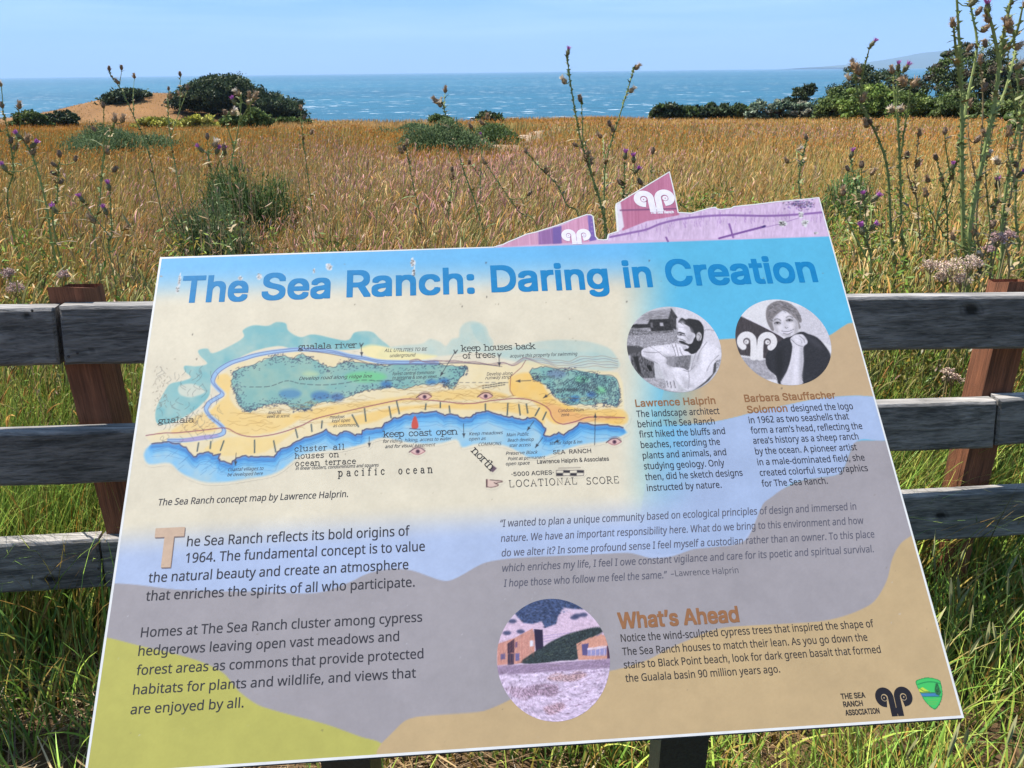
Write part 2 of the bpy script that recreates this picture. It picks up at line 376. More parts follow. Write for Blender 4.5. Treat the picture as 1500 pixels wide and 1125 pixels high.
def plank(name, parent, pts, thick, knots=(), seed=0, skew=(0, 0)):
    """board with front face through four photo corners: TL, TR, BR, BL (px); fine grid, worn edges"""
    P = [at(x, y, fence_y(x)) for x, y in pts]
    Lg = np.linalg.norm(P[1] - P[0]); nu = max(8, int(Lg / 0.006)); nv = 20
    u = np.linspace(0, 1, nu); v = np.linspace(0, 1, nv)
    U, V = np.meshgrid(u, v, indexing='ij')
    B = (P[0][None, None] * ((1 - U) * (1 - V))[..., None] + P[1] * (U * (1 - V))[..., None] + P[2] * (U * V)[..., None] + P[3] * ((1 - U) * V)[..., None])
    ax = (P[1] - P[0]) / Lg; nb = np.array([-ax[1], ax[0], 0]); nb /= np.linalg.norm(nb)   # away from camera
    X = U * Lg; Hh = np.linalg.norm(P[3] - P[0]); Z = V * Hh
    d = 0.0012 * (fbm(X * 6, Z * 160, seed) - .5) + 0.0012 * (fbm(X * 2, Z * 18, seed + 3) - .5)
    ed = np.minimum(np.minimum(V, 1 - V) * Hh, np.minimum(U, 1 - U) * Lg)
    rnd = 0.005 * np.clip(1 - ed / 0.005, 0, 1) ** 2
    F = B + nb * (d + rnd)[..., None]
    wob = 0.0035 * (fbm(X * 9, X * 0, seed + 7) - .5) * 2
    F[..., 2] += wob * np.where(V < .5, 1, 1.0) * (np.abs(V - .5) * 2)
    colr = np.ones(U.shape)
    for (ku, kv, kr) in knots:
        dd = np.hypot((X - ku * Lg) * 0.75, (Z - kv * Hh)) / kr
        colr = colr * (1 - 0.86 * sstep(1.05, .55, dd)) * (1 + .25 * np.exp(-((dd - 1.7) / .5) ** 2)) * (1 - .3 * np.exp(-((dd - 1.25) / .15) ** 2))
        F -= nb * (-0.0015 * sstep(1, .5, dd))[..., None]
    colr *= 1 + 1.2 * np.clip(1 - V * Hh / .0025, 0, 1)  # sunlight painted in: top edge brightened to look sunlit
    colr *= 0.85 + 0.3 * fbm(X * 3, Z * 40, seed + 11)
    K = F + nb * thick; K[:, :] = B + nb * thick
    nF = nu * nv
    verts = np.concatenate([F.reshape(-1, 3), K[:, [0, -1]].reshape(-1, 3)])
    faces = [list(q) for q in grid_faces(nu, nv)]
    i = lambda a, b: a * nv + b
    k = lambda a, t: nF + a * 2 + t
    for a in range(nu - 1):
        faces.append([i(a, 0), i(a + 1, 0), k(a + 1, 0), k(a, 0)])
        faces.append([i(a, nv - 1), k(a, 1), k(a + 1, 1), i(a + 1, nv - 1)])
        faces.append([k(a, 0), k(a + 1, 0), k(a + 1, 1), k(a, 1)])
    faces.append([i(0, b) for b in range(nv)] + [k(0, 1), k(0, 0)])
    faces.append([i(nu - 1, b) for b in range(nv)][::-1] + [k(nu - 1, 0), k(nu - 1, 1)])
    cc = np.concatenate([colr.ravel(), np.full(nu * 2, 2.3)])[:, None] * np.array([1, 1, 1.0])  # back corners coloured brighter too, so the rail's top face reads as sunlit
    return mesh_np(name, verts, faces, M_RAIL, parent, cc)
fence = empty('rail_fence', (0, 1.75, 0), 'weathered grey three-rail wooden fence on red-brown posts behind the sign', 'fence')
RY = lambda xl, yl, xr, yr: (lambda x: yl + (yr - yl) * (x - xl) / (xr - xl))
t_top, t_bot = RY(50, 452, 1375, 437), RY(50, 536, 1375, 513)
m_top, m_bot = RY(50, 634, 1375, 591), RY(50, 712, 1375, 660)
b_top, b_bot = RY(50, 795, 1375, 724), RY(50, 866, 1375, 791)
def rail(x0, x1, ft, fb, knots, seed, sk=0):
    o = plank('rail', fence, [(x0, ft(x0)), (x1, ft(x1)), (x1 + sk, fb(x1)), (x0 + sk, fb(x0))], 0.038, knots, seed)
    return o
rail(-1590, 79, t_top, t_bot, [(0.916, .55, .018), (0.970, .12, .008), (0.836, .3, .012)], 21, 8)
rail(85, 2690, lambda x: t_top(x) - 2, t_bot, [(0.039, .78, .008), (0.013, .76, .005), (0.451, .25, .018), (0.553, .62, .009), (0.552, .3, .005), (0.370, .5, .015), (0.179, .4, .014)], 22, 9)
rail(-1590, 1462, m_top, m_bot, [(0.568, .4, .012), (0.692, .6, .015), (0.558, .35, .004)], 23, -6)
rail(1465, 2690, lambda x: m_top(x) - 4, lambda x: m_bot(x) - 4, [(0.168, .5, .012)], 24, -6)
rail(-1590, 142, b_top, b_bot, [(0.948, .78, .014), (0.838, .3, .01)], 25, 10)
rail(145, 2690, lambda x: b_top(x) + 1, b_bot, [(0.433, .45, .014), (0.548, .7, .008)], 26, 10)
def post(px_l, px_top, w, seed):
    y0 = fence_y(px_l) + 0.043
    c = at(px_l, px_top, y0); x0, zt = c[0], c[2]; zb = ground(x0, y0).item() - 0.3
    nz_ = 90; zs = np.linspace(zb, zt, nz_); ring = []
    for i, z in enumerate(zs):
        e = 0.004
        for (a, b) in ((0, 0), (.5, 0), (1, 0), (1, .5), (1, 1), (.5, 1), (0, 1), (0, .5)):
            j = 0.003 * (fbm(np.array([z * 9]), np.array([a * 3 + b * 7.0]), seed)[0] - .5)
            ring.append([x0 + a * w + j + (e if a == 0 else -e if a == 1 else 0) * (a != .5 and b != .5), y0 + b * w + j, z])
    ring = np.array(ring); F = []
    for i in range(nz_ - 1):
        for j in range(8):
            j2 = (j + 1) % 8; F.append([i * 8 + j, i * 8 + j2, i * 8 + 8 + j2, i * 8 + 8 + j])
    T = ring[-8:].copy(); T[:, 2] += np.array([0, .001, -.002, -.014, -.026, -.025, -.024, -.012]); ring[-8:] = T
    F.append([(nz_ - 1) * 8 + j for j in range(8)])
    shade = 0.85 + 0.3 * fbm(ring[:, 0] * 5, ring[:, 2] * 3, seed + 2)
    return mesh_np('post', ring, F, M_POST, fence, shade[:, None] * np.ones(3))
post(65, 421, 0.089, 31); post(1476, 413, 0.089, 32)
post(-1560, 452, 0.089, 33); post(2640, 400, 0.089, 34)
nl = MB()
def nail(px, py, r=.0035):
    q = at(px, py, fence_y(px) - 0.0015); a = np.linspace(0, 2 * math.pi, 9)[:-1]
    V = [[q[0] + r * math.cos(t), q[1], q[2] + r * math.sin(t)] for t in a]; V.append([q[0], q[1] - .0015, q[2]])
    mb = MB(); mb.add(V, [[i, (i + 1) % 8, 8] for i in range(8)], (1, 1, 1)); mb.build('nail', M_NAIL, fence)
M_NAIL = principled('rusty_nail', (0.03, 0.025, 0.022), .6, .5)
for q in ((113, 517), (47, 455), (100, 522), (120, 641), (126, 688), (1448, 452), (1459, 456), (1455, 490), (1410, 745), (1440, 770), (144, 833)): nail(*q)

# ------------------------------------------------------------------ interpretive sign: panel plane
BW, BH = 0.914, 0.611
P_O = EYE + np.array([-0.4314446, 0.56532913, -0.64727478])
P_U = np.array([0.997697024, 0.0678281268, 0.0])
P_V = np.array([-0.04866531, 0.7158275, 0.69657927])
P_U /= np.linalg.norm(P_U); P_V -= (P_V @ P_U) * P_U; P_V /= np.linalg.norm(P_V)
P_N = np.cross(P_U, P_V)
def uv(px, py):
    """photo pixel -> panel coordinates (metres right, metres up the slope)"""
    d = w_dir(px, py); t = ((P_O - EYE) @ P_N) / (d @ P_N)
    q = EYE + t * d - P_O
    return np.array([q @ P_U, q @ P_V])
def w3(u, v, h=0.0):
    u = np.asarray(u, float); v = np.asarray(v, float)
    return P_O + u[..., None] * P_U + v[..., None] * P_V + np.asarray(h, float)[..., None] * P_N
def to_px(u, v):
    q = (w3(u, v) - EYE) @ MC
    return CX - FPX * q[..., 0] / q[..., 2], CY + FPX * q[..., 1] / q[..., 2]
def cat(pts, n=6, closed=False):
    """smooth curve through the points (Catmull-Rom)"""
    P = np.asarray(pts, float); out = []
    m_ = len(P)
    for i in range(m_ if closed else m_ - 1):
        g = (lambda k: P[k % m_]) if closed else (lambda k: P[min(max(k, 0), m_ - 1)])
        p0, p1, p2, p3 = g(i - 1), g(i), g(i + 1), g(i + 2)
        for k in range(n):
            t = k / n
            out.append(0.5 * (2 * p1 + (p2 - p0) * t + (2 * p0 - 5 * p1 + 4 * p2 - p3) * t * t + (3 * p1 - p0 - 3 * p2 + p3) * t ** 3))
    if not closed: out.append(P[-1])
    return np.array(out)
class Print:
    """a printed image on the panel: colours on a fine grid, drawn in the photo's own coordinates"""
    def __init__(s, U, V, col):
        s.U, s.V = U, V; s.X, s.Y = to_px(U, V); s.shape = U.shape
        s.c = np.ones(U.shape + (3,)) * np.asarray(col, float) / 255.0
        s.xf, s.yf = s.X.ravel(), s.Y.ravel(); s.cf = s.c.reshape(-1, 3)
    def _sel(s, P, m_):
        return np.nonzero((s.xf > P[:, 0].min() - m_) & (s.xf < P[:, 0].max() + m_) & (s.yf > P[:, 1].min() - m_) & (s.yf < P[:, 1].max() + m_))[0]
    def _mix(s, idx, a, col):
        a = a[:, None]; s.cf[idx] = s.cf[idx] * (1 - a) + np.asarray(col, float) / 255.0 * a
    def inside(s, idx, P, soft=.6):
        x, y = s.xf[idx], s.yf[idx]; ins = np.zeros(len(idx), bool); d2 = np.full(len(idx), 1e9)
        for i in range(len(P)):
            x1, y1 = P[i - 1]; x2, y2 = P[i]
            if y1 != y2:
                c = ((y1 > y) != (y2 > y)) & (x < (x2 - x1) * (y - y1) / (y2 - y1) + x1); ins ^= c
            L2 = (x2 - x1) ** 2 + (y2 - y1) ** 2 + 1e-12
            t = np.clip(((x - x1) * (x2 - x1) + (y - y1) * (y2 - y1)) / L2, 0, 1)
            d2 = np.minimum(d2, (x - x1 - t * (x2 - x1)) ** 2 + (y - y1 - t * (y2 - y1)) ** 2)
        sd = np.sqrt(d2) * np.where(ins, 1, -1)
        return np.clip(.5 + sd / (2 * soft), 0, 1)
    def poly(s, P, col, a=1.0, soft=.6, wash=0, seed=1):
        P = np.asarray(P, float); idx = s._sel(P, 2 + 2 * soft)
        if len(idx) == 0: return
        w = s.inside(idx, P, soft) * a
        if wash: w = np.clip(w * (1 - wash + 2 * wash * fbm(s.xf[idx] * .06, s.yf[idx] * .06, seed)), 0, 1)
        s._mix(idx, w, col)
    def line(s, P, wd, col, a=1.0, soft=.55, clip=None):
        P = np.asarray(P, float); idx = s._sel(P, wd + 2)
        if len(idx) == 0: return
        x, y = s.xf[idx], s.yf[idx]; d2 = np.full(len(idx), 1e9)
        for i in range(1, len(P)):
            x1, y1 = P[i - 1]; x2, y2 = P[i]; L2 = (x2 - x1) ** 2 + (y2 - y1) ** 2 + 1e-12
            t = np.clip(((x - x1) * (x2 - x1) + (y - y1) * (y2 - y1)) / L2, 0, 1)
            d2 = np.minimum(d2, (x - x1 - t * (x2 - x1)) ** 2 + (y - y1 - t * (y2 - y1)) ** 2)
        w = np.clip(.5 + (wd / 2 - np.sqrt(d2)) / (2 * soft), 0, 1) * a
        if clip is not None: w = w * s.inside(idx, np.asarray(clip, float))
        s._mix(idx, w, col)
    def ell(s, cx, cy, rx, ry, col, a=1.0, rot=0, soft=.6):
        t = np.linspace(0, 2 * math.pi, 25)[:-1]; c_, s_ = math.cos(rot), math.sin(rot)
        X, Y = rx * np.cos(t), ry * np.sin(t)
        s.poly(np.stack([cx + X * c_ - Y * s_, cy + X * s_ + Y * c_], 1), col, a, soft)
    def speck(s, f, amp, seed, P=None, fy=None):
        idx = np.arange(len(s.xf)) if P is None else s._sel(np.asarray(P, float), 2)
        k = (fbm(s.xf[idx] * f, s.yf[idx] * (fy or f), seed, 3) - .5) * 2 * amp
        if P is not None: k = k * s.inside(idx, np.asarray(P, float))
        s.cf[idx] = np.clip(s.cf[idx] * (1 + k[:, None]), 0, 1)
    def build(s, name, parent, h, mat=None, closed=False, keep=None):
        a, b = s.shape
        V = w3(s.U, s.V, np.full(s.shape, h)).reshape(-1, 3)
        F = grid_faces(a, b)
        if keep is not None: F = F[keep.ravel()[F].all(1)]
        return mesh_np(name, V, F, mat or M_PRINT, parent, PRINT_K * lin(s.cf))
PRINT_K = 0.600
def rect_print(pts, res, col):
    Q = np.array([uv(*p) for p in pts]); lo, hi = Q.min(0), Q.max(0)
    nu, nv = int((hi[0] - lo[0]) / res) + 2, int((hi[1] - lo[1]) / res) + 2
    U, V = np.meshgrid(np.linspace(lo[0], hi[0], nu), np.linspace(lo[1], hi[1], nv), indexing='ij')
    return Print(U, V, col)
def disc_print(l, r, t, b, col):
    cx, cy = (l + r) / 2, (t + b) / 2
    A = (uv(l, cy) + uv(r, cy)) / 2; B = (uv(cx, t) + uv(cx, b)) / 2
    ru = np.linalg.norm(uv(r, cy) - uv(l, cy)) / 2; rv = np.linalg.norm(uv(cx, t) - uv(cx, b)) / 2
    c = (A + B) / 2; R = np.linspace(0.0005, 1, 76); T = np.linspace(0, 2 * math.pi, 261)
    RR_, TT_ = np.meshgrid(R, T, indexing='ij')
    return Print(c[0] + ru * RR_ * np.cos(TT_), c[1] + rv * RR_ * np.sin(TT_), col)

sign = empty('interpretive_sign', (0.02, 0.94, 0.0), 'tilted interpretive panel with a map, portraits and blue title, on dark posts', 'sign')

# outline of the board: rectangle with a cut-out skyline along the top
HEAD = [(700, 362.2), (723, 361.4), (737, 357.3), (744, 353.8), (757, 348.5), (770.7, 342.5), (784.8, 339.3), (800, 334.5), (814.8, 330), (838, 321), (859, 313.8), (866, 314.2), (869.5, 317), (873, 346), (876.7, 350.2), (884, 350.8), (889, 350.2), (890.5, 343), (905, 338.2), (902, 298.3), (908.5, 294.8), (945, 272.5), (981, 250.8), (988, 280), (994, 310.7), (1012.7, 311.7), (1026, 308), (1039, 304.3), (1048, 302.9), (1051, 305.6), (1056, 306.2), (1071, 304.3), (1074.6, 302), (1105, 299), (1138, 294.8), (1170, 292), (1200, 288.8)]
TLu, TRu = np.array([-0.001, BH]), np.array([BW - 0.001, BH])
board = [np.array([0.0, 0.0]), np.array([BW, 0.0])] + [uv(*p) for p in HEAD[::-1]] + [np.array([0.0, BH])]
board = np.array(board)
bm_ = MB(); TH = 0.007
nb_ = len(board)
Vb = np.concatenate([w3(board[:, 0], board[:, 1], np.zeros(nb_)), w3(board[:, 0], board[:, 1], np.full(nb_, -TH))])
bm_.add(Vb, [list(range(nb_)), list(range(nb_, 2 * nb_))[::-1]] + [[i, i + nb_, (i + 1) % nb_ + nb_, (i + 1) % nb_] for i in range(nb_)])
bm_.build('panel_board', M_BOARD, sign)
# dark tray under the board
tr = MB()
def slab(mb, u0, u1, v0, v1, h0, h1, c=(1, 1, 1)):
    u = np.array([u0, u1, u1, u0] * 2); v = np.array([v0, v0, v1, v1] * 2); h = np.array([h0] * 4 + [h1] * 4)
    mb.add(w3(u, v, h), [[3, 2, 1, 0], [4, 5, 6, 7], [0, 1, 5, 4], [1, 2, 6, 5], [2, 3, 7, 6], [3, 0, 4, 7]], c)
slab(tr, -0.0005, BW + 0.0005, -0.0015, 0.56, -TH - 0.006, -TH - 0.0004)
slab(tr, 0.02, BW - 0.02, 0.002, 0.05, -TH - 0.03, -TH - 0.0065)
slab(tr, 0.02, BW - 0.02, 0.50, 0.55, -TH - 0.03, -TH - 0.0065)
tr.build('backing_tray', M_BLACK, sign)
def box(mb, lo, hi, c=(1, 1, 1)):
    x0, y0, z0 = lo; x1, y1, z1 = hi
    mb.add([[x0, y0, z0], [x1, y0, z0], [x1, y1, z0], [x0, y1, z0], [x0, y0, z1], [x1, y0, z1], [x1, y1, z1], [x0, y1, z1]],
           [[3, 2, 1, 0], [4, 5, 6, 7], [0, 1, 5, 4], [1, 2, 6, 5], [2, 3, 7, 6], [3, 0, 4, 7]], c)
for x0 in (-0.303, 0.231):
    pb = MB(); yf = 0.905 + 0.068 * x0
    zt = min(P_O[2] - ((x_ - P_O[0]) * P_N[0] + (yf - P_O[1]) * P_N[1]) / P_N[2] for x_ in (x0, x0 + .076)) - 0.022
    box(pb, (x0, yf, -0.2), (x0 + 0.076, yf + 0.076, zt))
    pb.build('post', M_BLACK, sign)

# ---- printed background
fullp = [(123, 1138), (1411, 1047.5), (1219, 347), (232, 377), (981, 250.8), (1200, 289)]
bg = rect_print(fullp, 0.00125, (226, 214, 188))
INS = 0.0028
def inset_mask(U, V):
    ins = np.zeros(U.shape, bool); d2 = np.full(U.shape, 1e9)
    for i in range(nb_):
        x1, y1 = board[i - 1]; x2, y2 = board[i]
        if y1 != y2: ins ^= ((y1 > V) != (y2 > V)) & (U < (x2 - x1) * (V - y1) / (y2 - y1) + x1)
        L2 = (x2 - x1) ** 2 + (y2 - y1) ** 2 + 1e-12
        t = np.clip(((U - x1) * (x2 - x1) + (V - y1) * (y2 - y1)) / L2, 0, 1)
        d2 = np.minimum(d2, (U - x1 - t * (x2 - x1)) ** 2 + (V - y1 - t * (y2 - y1)) ** 2)
    return ins & (np.sqrt(d2) > .0007)
keep = inset_mask(bg.U, bg.V)
X, Y = bg.X, bg.Y
def grad(mask, col):
    mk = mask[..., None]; bg.c[:] = bg.c * (1 - mk) + np.array(col) / 255.0 * mk
ytop = 377 - 0.0304 * (X - 232)
g = 1 - sstep(30, 76, Y - ytop)                     # blue at the head fading to cream
grad(g * .55, (170, 200, 215)); g = 1 - sstep(12, 66, Y - ytop); grad(g, (108, 183, 228))
gr = sstep(900, 1003, X + (Y - 450) * .0)           # the right column is all blue
grad(np.maximum(gr, 0) * (1 - sstep(640, 900, Y)), (90, 182, 216))
bg.cf[:] = bg.c.reshape(-1, 3)
bl = sstep(762, 822, Y + 0.06 * (X - 200))          # cream fading to pale blue lower down
idx = np.arange(len(bg.xf)); bg._mix(idx, bl.ravel(), (176, 190, 219))
R_ = lambda pts: [tuple(p) for p in pts]
tan_top = [(985, 520), (1020, 502), (1053, 497.5), (1080, 496), (1120, 497), (1170, 500), (1200, 495), (1216, 490.7), (1237, 477), (1249, 473), (1300, 470)]
tan_bot = [(1330, 583), (1278.7, 581), (1248, 580), (1200, 584), (1146.7, 594.7), (1101, 605), (1080, 610.7), (1045, 618), (1000, 622), (960, 623)]
P = np.concatenate([cat(tan_top), cat(tan_bot)])
idx = bg._sel(P, 3); w = bg.inside(idx, P, .8) * sstep(940, 1040, bg.xf[idx]); bg._mix(idx, w, (197, 168, 130))
P = np.concatenate([cat(tan_bot[::-1]), cat([(1330, 640), (1290, 645.5), (1255, 646.5), (1235.4, 686.4), (1224, 696), (1178, 703), (1150, 714.4), (1110, 757), (1080, 797), (1008, 808), (960, 812), (930, 800)])])
idx = bg._sel(P, 3); w = bg.inside(idx, P, .8) * sstep(925, 1065, bg.xf[idx] + .35 * (bg.yf[idx] - 640)) ; bg._mix(idx, w, (168, 184, 214))
mauve = [(1400, 643), (1330, 644), (1290, 645.5), (1255, 646.5), (1245, 662.6), (1235.4, 686.4), (1224, 696), (1178, 703), (1150, 714.4), (1129, 729), (1118, 738), (1109, 758), (1096, 786), (1080, 797), (1050, 801), (1020, 804), (1008, 807), (984, 815), (965, 817.5), (950, 817), (936, 813), (920, 810), (890, 811), (820, 814), (760, 817), (720, 822), (700, 829), (672, 845), (656, 850.8), (642, 849), (625, 843), (604.7, 836), (588, 833.5), (571.7, 833.6), (546, 838), (530, 844), (516.7, 850.8), (495, 860), (472.7, 867), (443, 869.5), (400, 867.5), (330, 866), (260, 863.7), (205, 857), (166, 854.5), (100, 853)]
P = np.concatenate([cat(mauve, 4), [(40, 1200), (1500, 1200)]])
bg.poly(P, (163, 156, 158), 1, .8)
yel = [(90, 926), (151.8, 933), (205, 946), (240, 954), (278, 963.8), (303, 973), (326, 985), (340, 1000), (351.7, 1014), (377, 1032), (400, 1040), (425, 1047), (480, 1061.7), (527.7, 1079), (559, 1089), (590, 1120), (590, 1190)]
bg.poly(np.concatenate([cat(yel, 5), [(40, 1200)]]), (188, 182, 92), 1, .8)
tan2 = [(552, 1100), (559, 1089), (573, 1075), (588, 1060), (600, 1053), (620, 1049), (660, 1046), (700, 1043), (716, 1039), (735, 1031), (750, 1024), (800, 1005), (850, 993), (893, 983), (913, 978.5), (933, 972), (953, 964.7), (982.7, 948.7), (1020, 932.7), (1045, 923), (1073, 918), (1142, 914.2), (1198, 910.6), (1234.4, 903), (1265, 891), (1283, 878), (1299, 850), (1307, 818.5), (1318.7, 797), (1334.6, 785), (1360, 770)]
bg.poly(np.concatenate([cat(tan2, 5), [(1560, 1040), (1500, 1190), (540, 1190)]]), (198, 170, 126), 1, .8)
# header strip above the blue: a tinted scene with two houses and a grassy bank
hb = lambda pts: [(700 + x / 2.83, 240 + y / 2.83) for x, y in pts]
head_all = [(690, 364), (1217, 346.4), (1200, 280), (980, 240), (690, 330)]
bg.poly(head_all, (212, 180, 208))
def stripes(P, c1, n, seed, amp=22):
    P = np.asarray(P, float); bg.poly(P, c1); r = random.Random(seed); x0, x1 = P[:, 0].min(), P[:, 0].max(); y0, y1 = P[:, 1].min(), P[:, 1].max()
    for k in range(n):
        x = x0 + (x1 - x0) * (k + r.random()) / n; d = r.uniform(-amp, amp)
        bg.line([(x, y0), (x + 2, y1)], r.uniform(.6, 1.6), np.clip(np.array(c1) + d, 0, 255), .8, clip=P)
stripes(hb([(100, 345), (105, 332), (200, 288), (248, 281), (252, 335)]), (206, 152, 178), 18, 1)
stripes(hb([(250, 283), (345, 258), (350, 330), (252, 335)]), (150, 104, 158), 12, 2)
stripes(hb([(345, 258), (455, 205), (462, 325), (350, 330)]), (208, 148, 176), 14, 3)
bg.poly(hb([(310, 265), (347, 257), (345, 330), (312, 332)]), (118, 92, 160))
bg.poly(hb([(455, 207), (482, 214), (492, 316), (462, 322)]), (122, 96, 166))
for k in range(5): bg.ell(*hb([(472, 225 + 18 * k)])[0], 1.0, .6, (190, 150, 190))
stripes(hb([(585, 150), (800, 20), (835, 215), (600, 285)]), (192, 116, 146), 34, 4, 20)
bg.poly(hb([(560, 160), (590, 150), (606, 262), (578, 285)]), (232, 222, 232))
bg.line(hb([(590, 193), (832, 186)]), 2.2, (120, 70, 110), .85)
bank = hb([(530, 320), (540, 290), (590, 282), (700, 238), (840, 212), (960, 190), (1060, 190), (1230, 163), (1440, 140), (1462, 300)])
bg.poly(bank, (214, 186, 214)); bg.speck(.5, .10, 7, bank, .12)
bg.line(cat(hb([(548, 304), (640, 285), (700, 272), (760, 248), (850, 228), (1000, 214), (1200, 216), (1330, 210), (1440, 200)])), 3.0, (134, 92, 156), .9)
r = random.Random(5)
for k in range(130):
    x = r.uniform(620, 1440); y = np.interp(x, [560, 700, 850, 1000, 1200, 1440], [290, 262, 222, 208, 210, 196]) + r.uniform(-16, 26); ln = r.uniform(8, 28)
    bg.line(hb([(x, y), (x + r.uniform(-4, 4), y + ln)]), .7, (150, 108, 170), .55)
bg.line(hb([(1000, 309), (1190, 259)]), 2.8, (118, 74, 144)); bg.line(hb([(1020, 304), (1240, 252), (1330, 225)]), .8, (130, 92, 150), .8)
bg.line(hb([(1042, 250), (1058, 305)]), 2.6, (128, 84, 152)); bg.line(hb([(1180, 262), (1190, 258)]), 2.6, (60, 40, 110))
bg.line(hb([(780, 305), (788, 322)]), 2.4, (120, 76, 140))
for k in range(170):
    x, y = r.gauss(1340, 30), r.gauss(168, 11); bg.ell(*hb([(x, y)])[0], r.uniform(.5, 1.5), r.uniform(.4, 1.0), (92 + r.randint(-30, 30), 70 + r.randint(-30, 30), 110 + r.randint(-30, 30)), .7)
# blue band edge on top of the header scene
bg.poly([(200, 378.5), (700, 362.6), (1217.5, 346.6), (1230, 352), (200, 384)], (108, 184, 236), .0)
# worn chips and scratches through the print
def chip(x, y, rx, ry, rot=0, dark=False, seed=0):
    r = random.Random(int(x * 7 + y))
    t = np.linspace(0, 2 * math.pi, 15)[:-1]; q = 1 + .35 * np.array([r.uniform(-1, 1) for _ in t])
    Xc, Yc = rx * q * np.cos(t), ry * q * np.sin(t); c_, s_ = math.cos(rot), math.sin(rot)
    pts = np.stack([x + Xc * c_ - Yc * s_, y + Xc * s_ + Yc * c_], 1)
    bg.poly(pts, (228, 226, 224), .95, .5)
    for k in range(int(6 + rx * ry)):
        a, b = r.uniform(-.7, .7), r.uniform(-.7, .7)
        bg.ell(x + rx * a * c_ - ry * b * s_, y + rx * a * s_ + ry * b * c_, r.uniform(.4, 1.3), r.uniform(.3, .8), (70, 66, 62) if (dark or r.random() < .25) else (180, 176, 172), .8)
for a in ((263, 411, 2.2, 10, .1), (260, 424, 2.6, 5, .1), (352, 408, 3, 3.4), (380, 405, 3.6, 5), (482, 391, 5, 4.2, .6), (460, 397, 1.4, 4), (415, 404.5, 1.6, 3), (604.5, 385, 3.2, 6, 0), (606, 401, 2.4, 9.5, .12, True), (1146, 327.5, 6, 4.5, 0, True), (1173, 315, 4, 4.5), (1179, 327, 5.5, 5), (1195, 341.5, 3, 1.6), (236, 405, 2, .8)): chip(*a)
r = random.Random(77)
for k in range(150):                                 # fly specks, dust
    x, y = r.uniform(150, 1390), r.uniform(380, 1100)
    lt = y > 740 and r.random() < .8
    bg.ell(x, y, r.uniform(.4, 1.0), r.uniform(.4, .9), (206, 204, 206) if lt else (120, 108, 92), r.uniform(.3, .8))
for x, y in ((282, 490), (288, 526), (712, 385), (951, 382), (677, 449), (713, 435), (260, 868), (472, 1070), (1145, 569), (918, 442)): bg.ell(x, y, .9, 1.4, (80, 74, 70), .8)
bg.speck(.022, .035, 31); bg.speck(.4, .018, 32)
bg.build('printed_face', sign, 0.0002, keep=keep)

# ---- lettering
FD = os.path.join(bpy.utils.system_resource('DATAFILES'), 'fonts') if bpy.utils.system_resource('DATAFILES') else ''
def load_font(*names):
    for n_ in names:
        try:
            p_ = os.path.join(FD, n_)
            if os.path.exists(p_): return bpy.data.fonts.load(p_)
        except Exception: pass
    return None
F_BODY = load_font('NotoSansHebrew-Regular.woff2', 'NotoSansGeorgian-VariableFont_wdth,wght.woff2')
F_HEAD = load_font('Inter.woff2')
_cap = {}
from mathutils.geometry import delaunay_2d_cdt
def _contours(body, font, shear, spacing):
    cu = bpy.data.curves.new('t', 'FONT'); cu.body = body
    if font: cu.font = font
    cu.shear = shear; cu.space_character = spacing
    o = bpy.data.objects.new('t', cu); COL.objects.link(o)
    dg = bpy.context.evaluated_depsgraph_get(); cv = o.evaluated_get(dg).to_curve(dg); out = []
    for sp in cv.splines:
        bp_ = sp.bezier_points; n_ = len(bp_); pts = []
        for i in range(n_):
            a, b = bp_[i], bp_[(i + 1) % n_]; p0, p1, p2, p3 = (np.array(v[:2]) for v in (a.co, a.handle_right, b.handle_left, b.co))
            straight = abs(np.cross(p1 - p0, p3 - p0)) + abs(np.cross(p2 - p0, p3 - p0)) < 1e-6
            for t in ((0,) if straight else (0, .25, .5, .75)):
                pts.append((1 - t) ** 3 * p0 + 3 * (1 - t) ** 2 * t * p1 + 3 * (1 - t) * t * t * p2 + t ** 3 * p3)
        q = [pts[0]]
        for p in pts[1:]:
            if np.hypot(*(p - q[-1])) > 1e-5: q.append(p)
        if len(q) > 2: out.append(np.array(q))
    o.to_curve_clear() if hasattr(o, 'to_curve_clear') else None
    bpy.data.objects.remove(o); bpy.data.curves.remove(cu)
    return out
def _inside(p, P):
    x, y = p; r = False
    for i in range(len(P)):
        (x1, y1), (x2, y2) = P[i - 1], P[i]
        if (y1 > y) != (y2 > y) and x < (x2 - x1) * (y - y1) / (y2 - y1) + x1: r = not r
    return r
